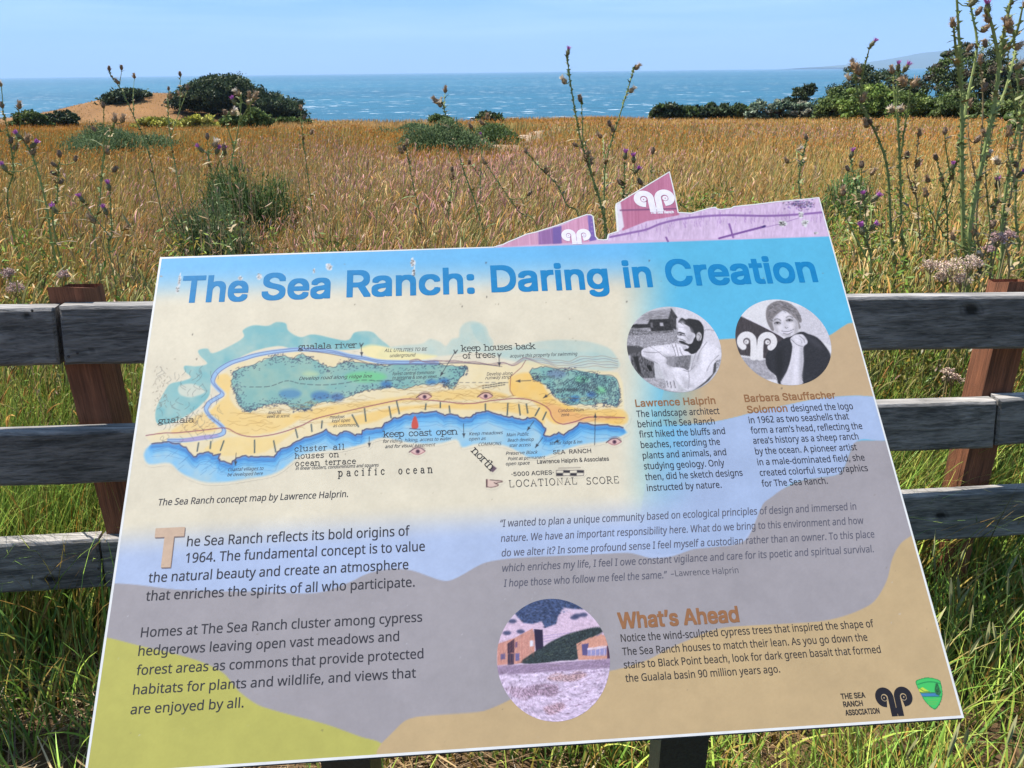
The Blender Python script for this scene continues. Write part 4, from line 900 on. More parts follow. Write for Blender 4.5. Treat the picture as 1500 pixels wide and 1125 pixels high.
# typewriter-style map lettering from strokes
def arc_(cx, cy, rx, ry, a0, a1, n=9):
    t = np.radians(np.linspace(a0, a1, n)); return [(cx + rx * math.cos(k), cy + ry * math.sin(k)) for k in t]
def sf(x, y, w=.17): return [(x - w, y), (x + w, y)]
def hs(x, y): return [(x - .2, y - .03), (x, y)]
G = {
 'a': (.78, [arc_(.38, .68, .26, .31, 150, 0) + [(.64, .12), (.72, 0), (.8, .04)], arc_(.38, .3, .28, .3, 60, 330, 11)]),
 'b': (.8, [[(.12, 1.45), (.12, .05)], hs(.12, 1.45), arc_(.4, .5, .3, .5, 150, -150, 14)]),
 'c': (.7, [arc_(.4, .5, .31, .5, 40, 320, 13), [(.64, .82), (.6, .72)]]),
 'e': (.72, [[(.1, .56), (.68, .56)], arc_(.4, .5, .3, .5, 10, 318, 14)]),
 'f': (.55, [arc_(.42, 1.2, .2, .26, 40, 180, 6) + [(.22, 0)], sf(.22, 0), [(.02, .96), (.46, .96)]]),
 'g': (.78, [arc_(.36, .62, .25, .36, 0, 360, 13), arc_(.36, -.2, .32, .24, 0, 360, 13), [(.3, .28), (.16, .14), (.3, .04), (.6, 0)], [(.56, .9), (.72, .98)]]),
 'h': (.84, [[(.14, 1.45), (.14, 0)], hs(.14, 1.45), sf(.14, 0), arc_(.42, .68, .28, .32, 160, 0, 7) + [(.7, 0)], sf(.7, 0)]),
 'i': (.42, [[(.22, 1), (.22, 0)], hs(.22, 1), sf(.22, 0), [(.2, 1.32), (.25, 1.36)]]),
 'k': (.82, [[(.14, 1.45), (.14, 0)], hs(.14, 1.45), sf(.14, 0), [(.66, .98), (.18, .42)], [(.34, .6), (.7, 0)], sf(.7, 0), sf(.64, .98, .13)]),
 'l': (.42, [[(.22, 1.45), (.22, 0)], hs(.22, 1.45), sf(.22, 0)]),
 'n': (.84, [[(.14, 1), (.14, 0)], hs(.14, 1), sf(.14, 0), arc_(.42, .68, .28, .32, 160, 0, 7) + [(.7, 0)], sf(.7, 0)]),
 'o': (.8, [arc_(.4, .5, .31, .5, 0, 360, 16)]),
 'p': (.8, [[(.14, 1), (.14, -.42)], hs(.14, 1), sf(.14, -.42), arc_(.42, .5, .3, .5, 150, -150, 14)]),
 'r': (.62, [[(.16, 1), (.16, 0)], hs(.16, 1), sf(.16, 0), arc_(.42, .66, .26, .34, 165, 50, 6)]),
 's': (.64, [arc_(.33, .74, .22, .25, 30, 250, 8) + arc_(.33, .26, .24, .27, 80, -150, 8), [(.52, .86), (.56, .98)], [(.1, .14), (.08, .02)]]),
 't': (.5, [[(.22, 1.3), (.22, .2)] + arc_(.38, .2, .16, .2, 180, 310, 5), [(.02, .96), (.44, .96)]]),
 'u': (.84, [[(.14, 1), (.14, .3)] + arc_(.4, .3, .26, .3, 180, 340, 6), hs(.14, 1), [(.68, 1), (.68, 0), (.8, 0)], hs(.68, 1)]),
 'v': (.78, [[(.1, 1), (.4, 0), (.7, 1)], sf(.1, 1), sf(.7, 1)]),
 'L': (1.0, [[(.2, 1.4), (.2, 0), (.86, 0), (.86, .3)], sf(.2, 1.4, .16)]),
 'O': (1.15, [arc_(.56, .7, .46, .7, 0, 360, 20)]), 'C': (1.05, [arc_(.56, .7, .46, .7, 40, 320, 18), [(.92, 1.3), (.9, 1.02)]]),
 'A': (1.1, [[(.14, 0), (.54, 1.4), (.94, 0)], [(.3, .5), (.8, .5)], sf(.14, 0, .13), sf(.94, 0, .13)]),
 'T': (1.05, [[(.52, 1.4), (.52, 0)], [(.1, 1.1), (.1, 1.4), (.94, 1.4), (.94, 1.1)], sf(.52, 0)]),
 'I': (.55, [[(.27, 1.4), (.27, 0)], sf(.27, 0), sf(.27, 1.4)]),
 'N': (1.15, [[(.18, 0), (.18, 1.4), (.94, 0), (.94, 1.4)], sf(.18, 0, .14), sf(.94, 1.4, .14)]),
 'S': (.9, [arc_(.44, 1.04, .3, .36, 30, 260, 9) + arc_(.44, .36, .32, .37, 80, -150, 9), [(.7, 1.2), (.74, 1.4)], [(.12, .2), (.1, 0)]]),
 'R': (1.05, [[(.18, 1.4), (.18, 0)], [(.04, 1.4), (.5, 1.4)] + arc_(.5, 1.05, .3, .35, 90, -90, 8) + [(.18, .7)], [(.46, .7), (.86, 0), (1.0, 0)], sf(.18, 0)]),
 'E': (.95, [[(.84, 1.12), (.84, 1.4), (.18, 1.4), (.18, 0), (.86, 0), (.86, .3)], [(.18, .72), (.6, .72)]]),
 ' ': (.6, [])}
M_MAPINK = M_INK
def ribbon(mb, P, w, h, col):
    """flat stroke on the panel; P in panel metres"""
    P = np.asarray(P, float); T = np.gradient(P, axis=0); T /= np.linalg.norm(T, axis=1)[:, None] + 1e-12
    Nn = np.stack([-T[:, 1], T[:, 0]], 1); e0 = P.copy(); e0[0] -= T[0] * w * .4; e0[-1] += T[-1] * w * .4
    A = e0 + Nn * w / 2; B = e0 - Nn * w / 2; n_ = len(P); Q = np.concatenate([A, B])
    mb.add(w3(Q[:, 0], Q[:, 1], np.full(2 * n_, h)), [[i, n_ + i, n_ + i + 1, i + 1] for i in range(n_ - 1)], col)
def slab_line(mb, body, x0, y0, x1, xh, col=(58, 52, 50), wt=.17, track=0.0, rot=0.0, hh=.0004):
    A = uv(x0, y0); s = uv(x0, y0 - xh)[1] - A[1]; ub = A[0] + .1
    for _ in range(8):
        xa, _y = to_px(np.array(ub), np.array(A[1])); xb, _y = to_px(np.array(ub + .01), np.array(A[1])); ub += (x1 - xa) / (xb - xa) * .01
    wtot = sum(G[ch][0] + track for ch in body) - track
    kx = (ub - A[0]) / wtot; x = 0.0; c = lin(np.array(col) / 255.0) * PRINT_K; z = 0
    for ch in body:
        w_, st = G[ch]
        for k, q in enumerate(st):
            q = np.array(q, float); q[:, 0] = (q[:, 0] + x) * kx; q[:, 1] *= s
            if rot: q = np.stack([q[:, 0] * math.cos(rot) - q[:, 1] * math.sin(rot), q[:, 0] * math.sin(rot) + q[:, 1] * math.cos(rot)], 1)
            thin = len(q) == 2 and abs(q[0][1] - q[1][1]) < 1e-6 and not rot
            ribbon(mb, q + A, s * wt * (.7 if thin else 1), hh + .00002 * (k % 7), c)
        x += w_ + track
# unprinted white margin round the board
mb = MB(); bq = board[::-1] if np.sum(board[:, 0] * np.roll(board[:, 1], -1) - np.roll(board[:, 0], -1) * board[:, 1]) < 0 else board
e1 = np.roll(bq, -1, 0) - bq; e1 /= np.linalg.norm(e1, axis=1)[:, None]; nr1 = np.stack([-e1[:, 1], e1[:, 0]], 1); n0 = np.roll(nr1, 1, 0); mit = nr1 + n0; mit /= np.maximum((mit * nr1).sum(1), .55)[:, None]
wd_ = np.where(bq[:, 1] > BH + .0005, .0016, .0026)[:, None]; nb2 = len(bq); Q = np.concatenate([bq, bq + mit * wd_])
mb.add(w3(Q[:, 0], Q[:, 1], np.full(2 * nb2, .00026)), [[i, (i + 1) % nb2, nb2 + (i + 1) % nb2, nb2 + i] for i in range(nb2)], (1, 1, 1)); mb.build('white_margin', M_BOARD, sign)
mb = MB()
slab_line(mb, 'gualala river', 436.5, 512, 523, 5.6); slab_line(mb, 'gualala', 231, 620.5, 284, 5.8)
slab_line(mb, 'keep houses back', 676, 514.6, 784, 6.0); slab_line(mb, 'of trees', 677.5, 525, 726, 5.8)
slab_line(mb, 'cluster all', 431, 661.5, 504.5, 5.6, track=.16); slab_line(mb, 'houses on', 432, 672, 496, 5.6, track=.16); slab_line(mb, 'ocean terrace', 432, 683, 521, 5.6, track=.16)
slab_line(mb, 'keep coast open', 561.5, 640.5, 670, 6.2)
slab_line(mb, 'pacific', 495.5, 698, 563, 7.4, track=.75); slab_line(mb, 'ocean', 583.5, 694.6, 633, 7.4, track=.75)
slab_line(mb, 'north', 690, 661, 731, 7.4, rot=-.86)
slab_line(mb, 'LOCATIONAL', 745.5, 713.6, 846, 7.0, (66, 58, 58), .13, .16); slab_line(mb, 'SCORE', 859, 709.6, 907, 7.0, (66, 58, 58), .13, .16)
mb.build('map_title_lettering', M_INK, sign)
block('map_note_lettering', [
    ('ALL UTILITIES TO BE', 563, 516, 626), ('underground', 571, 523.5, 609), ('acquire this property for swimming', 747, 524, 846),
    ('for riding, hiking, access to water', 561, 648.8, 662), ('and for visual easement', 564, 656.6, 638), ('Keep meadows', 687, 638, 737), ('open as', 687, 645.5, 712), ('COMMONS', 701, 653.5, 735),
    ('Main Public', 742, 639.5, 775), ('Beach develop', 743.5, 647.5, 782), ('stair access', 746, 655, 778), ('Preserve Black', 741, 666.6, 788), ('Point as permanent', 744, 674.4, 799), ('open space', 741, 681.8, 776),
    ('site for lodge & inn', 805, 651.5, 853), ('Coastal villages to', 334, 690.5, 386), ('be developed here', 333, 698, 385), ('in linear clusters, condominiums and squares', 433, 688.6, 555),
    ('meadows', 483, 613.5, 505), ('kept open', 486, 619, 513), ('as commons', 488, 626, 523), ('Develop road along ridge line', 438, 557, 545), ('Keep hill', 393, 607, 412), ('views as scenic', 391, 612.5, 425),
    ('Develop along', 713, 550.5, 751), ('runway strip', 711, 556, 748), ('condominium', 781, 555, 813), ('Condominium', 818, 604, 855), ('zone', 822, 610, 834), ('forest central commons', 575, 550, 636), ('to preserve & use as views', 575, 556, 640), ('big houses', 815, 574, 846)], (66, 64, 70), 4.8, F_BODY, .006, .3)
block('map_credit_lettering', [('SEA  RANCH', 810.5, 665.6, 866), ('Lawrence Halprin & Associates', 787, 679.4, 892), ('\u00b75000 ACRES\u00b7', 749.5, 697.6, 811)], (74, 68, 68), 6.0, F_HEAD, .01)

# ---- round photographs
def conv(ox, oy, s): return lambda pts: np.array([(ox + x / s, oy + y / s) for x, y in pts], float)
K1 = conv(910, 430, 7.03); A1 = disc_print(918.6, 1056.4, 449.0, 573.8, (196, 192, 196))
def shade(pr, K, pts, g_, a=1, sm=0, soft=.7, tint=(1.0, .97, 1.0)):
    P = K(pts); P = cat(P, sm, True) if sm else P
    pr.poly(P, np.array([g_] * 3) * np.array(tint), a, soft); return P
def rule(pr, K, pts, wd, g_, a=.9, sm=4): pr.line(cat(K(pts), sm), wd, (g_, g_ * .96, g_), a)
shade(A1, K1, [(560, 130), (1040, 130), (1040, 560), (800, 500), (560, 300)], 214)
g1 = shade(A1, K1, [(40, 350), (580, 350), (620, 560), (40, 620)], 158); A1.speck(.7, .32, 51, g1, 1.3)
g1 = shade(A1, K1, [(50, 540), (160, 535), (230, 560), (210, 620), (50, 640)], 74)
p_ = shade(A1, K1, [(150, 285), (300, 185), (515, 152), (482, 262), (300, 275)], 160); A1.speck(.25, .2, 52, p_, 1.6)
p_ = shade(A1, K1, [(515, 150), (580, 246), (566, 262), (566, 372), (478, 352), (482, 262)], 62); A1.speck(.9, .5, 53, p_, .3)
p_ = shade(A1, K1, [(100, 330), (290, 268), (482, 260), (540, 380), (440, 388), (310, 392), (300, 352), (104, 362)], 46); A1.speck(.6, .7, 54, p_)
shade(A1, K1, [(160, 282), (290, 276), (270, 316), (164, 316)], 176); shade(A1, K1, [(396, 302), (430, 300), (436, 336), (400, 336)], 176); shade(A1, K1, [(300, 300), (322, 300), (326, 352), (306, 352)], 110)
p_ = shade(A1, K1, [(60, 380), (120, 350), (300, 390), (540, 380), (560, 400), (200, 430), (60, 430)], 120); A1.speck(.8, .6, 55, p_)
p_ = shade(A1, K1, [(90, 620), (210, 600), (330, 660), (350, 870), (200, 880), (110, 780)], 92); A1.speck(.9, .7, 56, p_, .35)
shade(A1, K1, [(120, 650), (170, 645), (206, 840), (170, 800)], 34); shade(A1, K1, [(258, 742), (300, 738), (322, 800), (290, 800)], 16)
p_ = shade(A1, K1, [(200, 870), (440, 880), (480, 1000), (620, 1010), (640, 990), (560, 1020), (320, 990)], 170); A1.speck(.5, .3, 57, p_, 1.4)
p_ = shade(A1, K1, [(320, 680), (560, 640), (720, 620), (700, 800), (600, 780), (430, 720)], 120); A1.speck(.8, .35, 58, p_, .4)
sh = shade(A1, K1, [(206, 600), (230, 568), (300, 545), (450, 528), (520, 515), (600, 520), (690, 600), (760, 610), (850, 500), (930, 520), (1000, 560), (1030, 620), (1000, 700), (970, 780), (900, 870), (800, 950), (690, 1000), (600, 940), (540, 850), (500, 770), (560, 760), (640, 770), (690, 790), (730, 700), (740, 640), (640, 640), (560, 650), (480, 640), (410, 600), (470, 680), (440, 740), (380, 720), (300, 690), (220, 650)], 224, 1, 3); A1.speck(.12, .09, 59, sh)
for pts in ([(300, 548), (380, 600), (470, 660), (560, 640)], [(520, 520), (545, 580), (560, 640)], [(560, 520), (580, 600), (590, 640)], [(600, 560), (620, 620), (640, 640)], [(720, 780), (740, 700), (770, 610)], [(690, 790), (700, 880), (690, 980)], [(880, 500), (810, 600), (780, 700)], [(230, 600), (330, 610), (410, 600)], [(220, 650), (300, 680), (370, 720)], [(760, 740), (700, 800), (640, 790)], [(1000, 640), (920, 720), (880, 800)]): rule(A1, K1, pts, 1.0, 112, .75)
shade(A1, K1, [(955, 720), (985, 700), (975, 800), (900, 900), (820, 960), (740, 1000), (850, 920), (940, 830)], 60, .9)
hd = shade(A1, K1, [(400, 720), (450, 715), (500, 760), (540, 860), (580, 940), (580, 1000), (556, 1000), (540, 950), (540, 1000), (510, 1000), (500, 960), (488, 990), (460, 975), (464, 920), (440, 850), (410, 790)], 214, 1, 3)
for pts in ([(470, 900), (480, 960)], [(505, 910), (515, 970)], [(540, 900), (555, 970)]): rule(A1, K1, pts, 1.1, 80)
sk = shade(A1, K1, [(585, 300), (640, 290), (720, 320), (770, 400), (760, 480), (720, 560), (690, 590), (640, 570), (612, 540), (598, 500), (580, 478), (588, 460), (566, 425), (585, 395), (592, 340)], 220, 1, 3); A1.speck(.3, .06, 60, sk)
shade(A1, K1, [(585, 300), (600, 270), (625, 250), (660, 268), (690, 258), (730, 262), (800, 278), (840, 330), (852, 400), (836, 500), (810, 560), (770, 610), (720, 625), (690, 600), (650, 590), (640, 560), (680, 570), (696, 545), (640, 520), (600, 505), (596, 486), (640, 492), (690, 520), (730, 510), (745, 470), (764, 440), (752, 410), (716, 395), (702, 345), (650, 318), (610, 300)], 44, 1, 2)
shade(A1, K1, [(634, 545), (660, 540), (676, 560), (650, 580), (632, 570)], 190, 1, 2)
A1.ell(*K1([(800, 445)])[0], 4.0, 6.6, (190, 184, 186)); rule(A1, K1, [(790, 420), (815, 440), (800, 480)], 1.0, 90)
rule(A1, K1, [(585, 425), (620, 432), (660, 432)], 1.3, 110); rule(A1, K1, [(575, 420), (590, 428)], 1.5, 90)
rule(A1, K1, [(850, 380), (900, 372), (955, 384)], 1.2, 110, .6); p_ = shade(A1, K1, [(970, 690), (1020, 680), (1010, 760), (985, 770)], 150, .8); A1.speck(1, .6, 61, p_)

for pts, g_, a_, so in (([(600, 300), (650, 300), (640, 420), (600, 430)], 240, .7, 3), ([(680, 420), (740, 420), (720, 500), (670, 500)], 168, .7, 3), ([(590, 395), (620, 400), (640, 425), (600, 430)], 150, .7, 1.6), ([(640, 330), (710, 350), (740, 400), (690, 410)], 190, .6, 2.5), ([(570, 425), (590, 430), (600, 480), (585, 470)], 196, .6, 1.5),
                        ([(300, 570), (450, 560), (520, 640), (420, 610)], 244, .6, 3), ([(460, 640), (560, 650), (540, 760), (470, 740)], 166, .6, 3), ([(740, 660), (800, 600), (840, 560), (800, 720), (720, 820)], 176, .6, 3), ([(840, 560), (960, 560), (960, 680), (840, 760)], 240, .6, 4), ([(620, 860), (700, 900), (740, 960), (660, 980)], 176, .6, 3), ([(240, 620), (330, 640), (380, 700), (300, 690)], 178, .55, 2.5), ([(420, 760), (460, 800), (490, 880), (450, 860)], 178, .5, 2)):
    shade(A1, K1, pts, g_, a_, 3, so)
r = random.Random(3)
for k in range(90):
    x, y = r.uniform(600, 850), r.uniform(262, 350); shade(A1, K1, [(x, y), (x + 14, y + 3), (x + 12, y + 7)], r.choice([24, 30, 84]), .6) if _inside((x, y), [(585, 300), (625, 250), (800, 278), (850, 350), (760, 400), (700, 345)]) else None
for k in range(70):
    x, y = r.uniform(640, 840), r.uniform(480, 610); A1.line(K1([(x, y), (x + r.uniform(-8, 8), y + 12)]), .7, (20, 18, 22), .6) if _inside((x, y), [(740, 500), (830, 450), (830, 540), (760, 620), (680, 600), (700, 540)]) else None
for k in range(60):
    x, y = r.uniform(180, 470), r.uniform(190, 270); A1.line(K1([(x, y), (x + 30, y - 3)]), .6, (110, 106, 108), .5)
for k in range(140):
    x, y = r.uniform(70, 560), r.uniform(400, 560); A1.line(K1([(x, y), (x + r.uniform(-4, 4), y - r.uniform(4, 14))]), .7, (90, 86, 88) if r.random() < .6 else (214, 210, 212), .5)
rule(A1, K1, [(582, 408), (600, 402), (625, 408), (650, 416)], 1.7, 40, .9); A1.ell(*K1([(612, 424)])[0], 1.7, 1.0, (50, 46, 52), .95); rule(A1, K1, [(590, 430), (612, 433), (640, 430)], .9, 110, .8); rule(A1, K1, [(572, 430), (566, 452), (578, 466), (590, 466)], 1.0, 110, .8); rule(A1, K1, [(640, 436), (670, 450), (690, 470)], .9, 150, .7); rule(A1, K1, [(600, 345), (640, 350), (680, 362)], .8, 170, .7); rule(A1, K1, [(604, 470), (630, 476), (660, 492)], 1.2, 70, .8); rule(A1, K1, [(612, 514), (632, 520), (656, 528)], 1.1, 90, .8)
A1.speck(.9, .10, 62); A1.build('portrait_photo', sign, .0003)

K2 = conv(880, 380, 3.75); A2 = disc_print(1077.7, 1216.6, 439.0, 562.8, (222, 217, 219))
p_ = shade(A2, K2, [(1050, 260), (1280, 260), (1280, 480), (1100, 400)], 206); A2.speck(.5, .1, 63, p_, 1.5)
p_ = shade(A2, K2, [(740, 340), (768, 312), (960, 402), (1010, 440), (960, 470), (930, 548), (760, 525), (736, 440)], 70, tint=(1, .9, .93)); A2.speck(.8, .25, 64, p_, .2)
rule(A2, K2, [(776, 310), (880, 362), (1010, 432)], 1.4, 226)
p_ = shade(A2, K2, [(760, 535), (915, 552), (965, 660), (900, 660), (800, 600)], 168); A2.speck(.5, .2, 65, p_)
jk = shade(A2, K2, [(1000, 440), (1095, 398), (1140, 410), (1190, 430), (1240, 485), (1264, 540), (1240, 620), (1180, 680), (1110, 690), (985, 690), (962, 640), (918, 600), (905, 545), (930, 490)], 48, 1, 3, tint=(.98, .96, 1.05)); A2.speck(.9, .3, 66, jk)
sk = shade(A2, K2, [(942, 330), (960, 290), (1000, 280), (1050, 300), (1088, 340), (1086, 390), (1060, 415), (1030, 426), (990, 415), (955, 385)], 216, 1, 4); A2.speck(.3, .05, 67, sk)
shade(A2, K2, [(906, 300), (918, 256), (968, 228), (1030, 238), (1076, 272), (1100, 318), (1102, 345), (1090, 350), (1098, 372), (1088, 382), (1080, 340), (1050, 312), (1010, 282), (985, 290), (950, 322), (944, 352), (952, 388), (938, 390), (914, 346)], 128, 1, 3, tint=(1.02, .96, .96))
for pts in ([(930, 270), (980, 245), (1030, 262)], [(950, 300), (1000, 262), (1060, 290)], [(920, 320), (932, 285)], [(1070, 300), (1092, 340)]): rule(A2, K2, pts, 1.0, 84, .7)
for pts, g_, a_, so in (([(945, 330), (965, 320), (975, 400), (950, 380)], 176, .7, 2.5), ([(1060, 330), (1088, 345), (1084, 400), (1062, 410)], 170, .7, 2.5), ([(980, 305), (1030, 295), (1050, 320), (990, 335)], 232, .7, 2.5), ([(965, 365), (990, 360), (995, 388), (975, 390)], 230, .6, 2), ([(1035, 350), (1062, 345), (1062, 375), (1040, 382)], 232, .6, 2), ([(995, 410), (1040, 408), (1035, 426), (1005, 424)], 178, .7, 1.6), ([(950, 342), (985, 336), (990, 356), (958, 362)], 166, .7, 1.4), ([(1016, 326), (1054, 320), (1058, 342), (1020, 346)], 166, .7, 1.4), ([(1003, 340), (1014, 340), (1022, 376), (1008, 378)], 190, .6, 1.4)):
    shade(A2, K2, pts, g_, a_, 3, so, (1.0, .96, .97))
for ex, ey in ((970, 350), (1036, 335)):
    rule(A2, K2, [(ex - 16, ey + 2), (ex, ey - 5), (ex + 16, ey + 1)], 1.2, 56); A2.ell(*K2([(ex, ey)])[0], 1.5, 1.2, (40, 34, 38)); rule(A2, K2, [(ex - 18, ey - 16), (ex, ey - 23), (ex + 18, ey - 15)], 1.4, 96, .7); rule(A2, K2, [(ex - 12, ey + 5), (ex, ey + 6), (ex + 12, ey + 4)], .8, 130, .7)
rule(A2, K2, [(1012, 372), (1018, 379), (1028, 374)], 1.0, 110, .8)
rule(A2, K2, [(1000, 397), (1026, 403), (1054, 391)], 2.2, 242); rule(A2, K2, [(994, 394), (1026, 398), (1058, 386)], 1.0, 96, .8); rule(A2, K2, [(1002, 405), (1028, 411), (1052, 398)], 1.0, 120, .8)
r = random.Random(8)
for k in range(120):
    t = r.random(); x, y = r.uniform(908, 1100), r.uniform(232, 345); q = [(x, y), (x + r.uniform(8, 20), y + r.uniform(-10, 14))]
    if _inside((x, y), [(906, 300), (918, 256), (968, 228), (1030, 238), (1076, 272), (1102, 330), (1080, 340), (1050, 312), (1010, 282), (950, 322), (930, 370)]): rule(A2, K2, q, .8, r.choice([80, 92, 168, 186]), .6, 1)
fs = shade(A2, K2, [(1040, 440), (1060, 418), (1085, 412), (1110, 414), (1132, 440), (1134, 462), (1112, 486), (1114, 560), (1104, 640), (1102, 690), (990, 690), (1020, 620), (1040, 560), (1052, 480)], 214, 1, 3); A2.speck(.3, .06, 68, fs)
for pts in ([(1070, 430), (1095, 440), (1105, 460)], [(1090, 420), (1115, 440), (1120, 458)], [(1055, 450), (1080, 470), (1110, 480)], [(1045, 440), (1060, 452)]): rule(A2, K2, pts, .9, 120, .8)
def ram(pr, cx, cy, s, col, hole, ax=(1, 0), lit=None):
    """ram's head of two coiled shells: cx, cy = middle of the coils, s = coil centre to centre in px"""
    ax = np.array(ax, float); ay = np.array([-ax[1], ax[0]])
    g_ = lambda q: np.array([cx, cy]) + s * (np.asarray(q, float) @ np.array([ax, ay]))
    for sg in (-1, 1):
        th = np.radians(np.linspace(60, -180, 40)); rr_ = np.linspace(.30, .33, 40)
        q = np.stack([sg * (.5 + rr_ * np.cos(th)), rr_ * np.sin(th)], 1)       # from under the outer side over the top to the inner side
        q = np.concatenate([q, [[sg * .155, .2], [sg * .15, .45], [sg * .148, .75]]])
        pr.line(g_(q), s * .30, col, 1, .55)
        pr.ell(*g_([sg * .5, .02]), s * .155, s * .155, hole, .55); pr.ell(*g_([sg * .5, .02]), s * .11, s * .11, col, 1); pr.ell(*g_([sg * .52, .02]), s * .035, s * .035, hole, .8)
    pr.poly(g_([[-.3, .52], [-.012, .52], [-.012, .2], [.012, .2], [.012, .52], [.3, .52], [.3, .86], [-.3, .86]]), col, 1, .5)
ram(A2, *K2([(858, 452)])[0], 31, (228, 222, 222), (120, 108, 110), (.992, .02))
A2.poly(K2([(800, 484), (846, 490), (842, 498), (806, 494)]), (70, 60, 64), .0)

shade(A2, K2, [(1060, 500), (1085, 500), (1080, 660), (1060, 680)], 236, .6, 3, 3); shade(A2, K2, [(1096, 490), (1114, 500), (1104, 680), (1092, 680)], 168, .6, 3, 2); shade(A2, K2, [(1060, 425), (1090, 425), (1100, 450), (1070, 455)], 238, .6, 3, 2)
shade(A2, K2, [(1120, 420), (1180, 440), (1220, 490), (1180, 480)], 76, .6, 3, 3, (.98, .96, 1.05)); shade(A2, K2, [(960, 520), (1000, 500), (1000, 620), (970, 640)], 30, .6, 3, 3)
A2.speck(.9, .07, 69); A2.build('portrait_photo', sign, .0003)

K3 = conv(700, 850, 3.75); A3 = disc_print(727.8, 893.4, 875.9, 1055.5, (214, 192, 212))
p_ = K3([(100, 240), (500, 170), (730, 250), (730, 340), (100, 340)]); A3.poly(p_, (216, 188, 208), 1, 2); A3.speck(.3, .12, 71, p_, .7)
for k in range(6): A3.line(cat(K3([(350, 300 + 8 * k), (480, 286 + 6 * k), (720, 250 + 10 * k)]), 4), .9, (160, 140, 190) if k % 2 else (226, 196, 214), .7)
r = random.Random(12)
tp = K3([(200, 180), (250, 120), (415, 90), (560, 130), (580, 160), (520, 158), (470, 150), (440, 200), (430, 240), (370, 262), (350, 225), (300, 240), (250, 235), (215, 200)]); A3.poly(tp, (62, 76, 110), 1, 1.2); A3.speck(.5, .5, 72, tp)
for x, y in ((190, 225), (160, 290), (235, 282), (545, 195), (580, 190), (530, 205)): A3.ell(*K3([(x, y)])[0], 6, 3.2, (58, 66, 100), .85, 0, 1.4)
p_ = K3([(105, 350), (200, 318), (300, 264), (312, 300), (312, 420), (240, 456), (105, 470)]); A3.poly(p_, (208, 150, 136)); A3.speck(.7, .12, 73, p_, .2)
A3.poly(K3([(162, 348), (200, 322), (200, 398), (162, 402)]), (54, 40, 62)); A3.poly(K3([(164, 404), (200, 402), (198, 462), (164, 464)]), (48, 44, 70)); A3.poly(K3([(124, 404), (150, 402), (150, 434), (124, 438)]), (92, 92, 140)); A3.poly(K3([(206, 402), (228, 400), (228, 440), (206, 444)]), (110, 104, 150)); A3.poly(K3([(286, 332), (306, 330), (306, 362), (286, 364)]), (226, 222, 234)); A3.poly(K3([(205, 340), (217, 338), (217, 368), (205, 370)]), (120, 90, 120))
A3.poly(K3([(308, 268), (356, 272), (360, 374), (318, 392)]), (44, 34, 62))
p_ = cat(K3([(236, 452), (300, 400), (350, 372), (400, 338), (480, 300), (560, 276), (660, 256), (690, 280), (640, 310), (590, 330), (545, 360), (552, 432), (450, 442), (330, 458)]), 3, True); A3.poly(p_, (48, 58, 60), 1, 1); A3.speck(.7, .6, 74, p_)
p_ = K3([(540, 350), (610, 318), (680, 298), (730, 312), (730, 432), (552, 438)]); A3.poly(p_, (214, 154, 134)); A3.speck(.7, .1, 75, p_)
A3.poly(K3([(570, 352), (608, 346), (600, 414), (574, 412)]), (92, 84, 130)); A3.poly(K3([(600, 374), (712, 358), (716, 370), (602, 384)]), (226, 206, 220)); A3.poly(K3([(602, 384), (708, 372), (706, 412), (602, 416)]), (150, 146, 190))
for k in range(4): A3.line(K3([(622 + 24 * k, 380), (622 + 24 * k, 414)]), .9, (220, 190, 200))
A3.poly(K3([(708, 362), (730, 358), (730, 428), (710, 430)]), (80, 50, 74))
p_ = K3([(90, 472), (400, 455), (730, 432), (730, 488), (520, 500), (100, 530)]); A3.poly(p_, (158, 134, 160), 1, 1.2); A3.speck(.5, .2, 76, p_, 1.5)
p_ = K3([(100, 522), (730, 480), (730, 800), (100, 800)]); A3.poly(p_, (214, 192, 216), 1, 1.5); A3.speck(.16, .22, 77, p_, .35); A3.speck(.6, .22, 78, p_, .9)
for pts, c in (([(380, 545), (430, 510), (500, 520), (550, 500), (600, 520), (520, 555)], (176, 140, 140)), ([(250, 600), (330, 572), (440, 580), (420, 640), (330, 630), (270, 650)], (150, 122, 140)), ([(150, 590), (250, 590), (270, 660), (200, 640)], (180, 150, 170)), ([(360, 700), (450, 670), (480, 700), (400, 740)], (176, 140, 150))):
    p_ = cat(K3(pts), 3, True); A3.poly(p_, c, .8, 2); A3.speck(.7, .5, 79, p_)
for k in range(90):
    x, y = r.uniform(130, 720), r.uniform(500, 740); A3.ell(*K3([(x, y)])[0], r.uniform(.5, 2.2), r.uniform(.4, 1.1), (96, 76, 92), r.uniform(.3, .8))
r = random.Random(31)
for k in range(150):
    x, y = r.uniform(250, 690), r.uniform(265, 450); P_ = [(236, 452), (350, 372), (480, 300), (660, 256), (690, 280), (545, 360), (552, 432), (330, 458)]
    if _inside((x, y), P_): A3.line(K3([(x, y), (x + r.uniform(10, 26), y - r.uniform(4, 14))]), .8, r.choice([(84, 100, 86), (70, 86, 84), (28, 34, 44), (110, 120, 100)]), .7)
for k in range(170):
    x, y = r.uniform(200, 590), r.uniform(90, 260); P_ = [(200, 180), (250, 120), (415, 90), (560, 130), (520, 158), (440, 200), (370, 262), (300, 240), (215, 200)]
    if _inside((x, y), P_): A3.ell(*K3([(x, y)])[0], r.uniform(.6, 2.0), r.uniform(.5, 1.3), r.choice([(84, 100, 140), (30, 40, 74), (104, 112, 150), (44, 56, 92)]), .7)
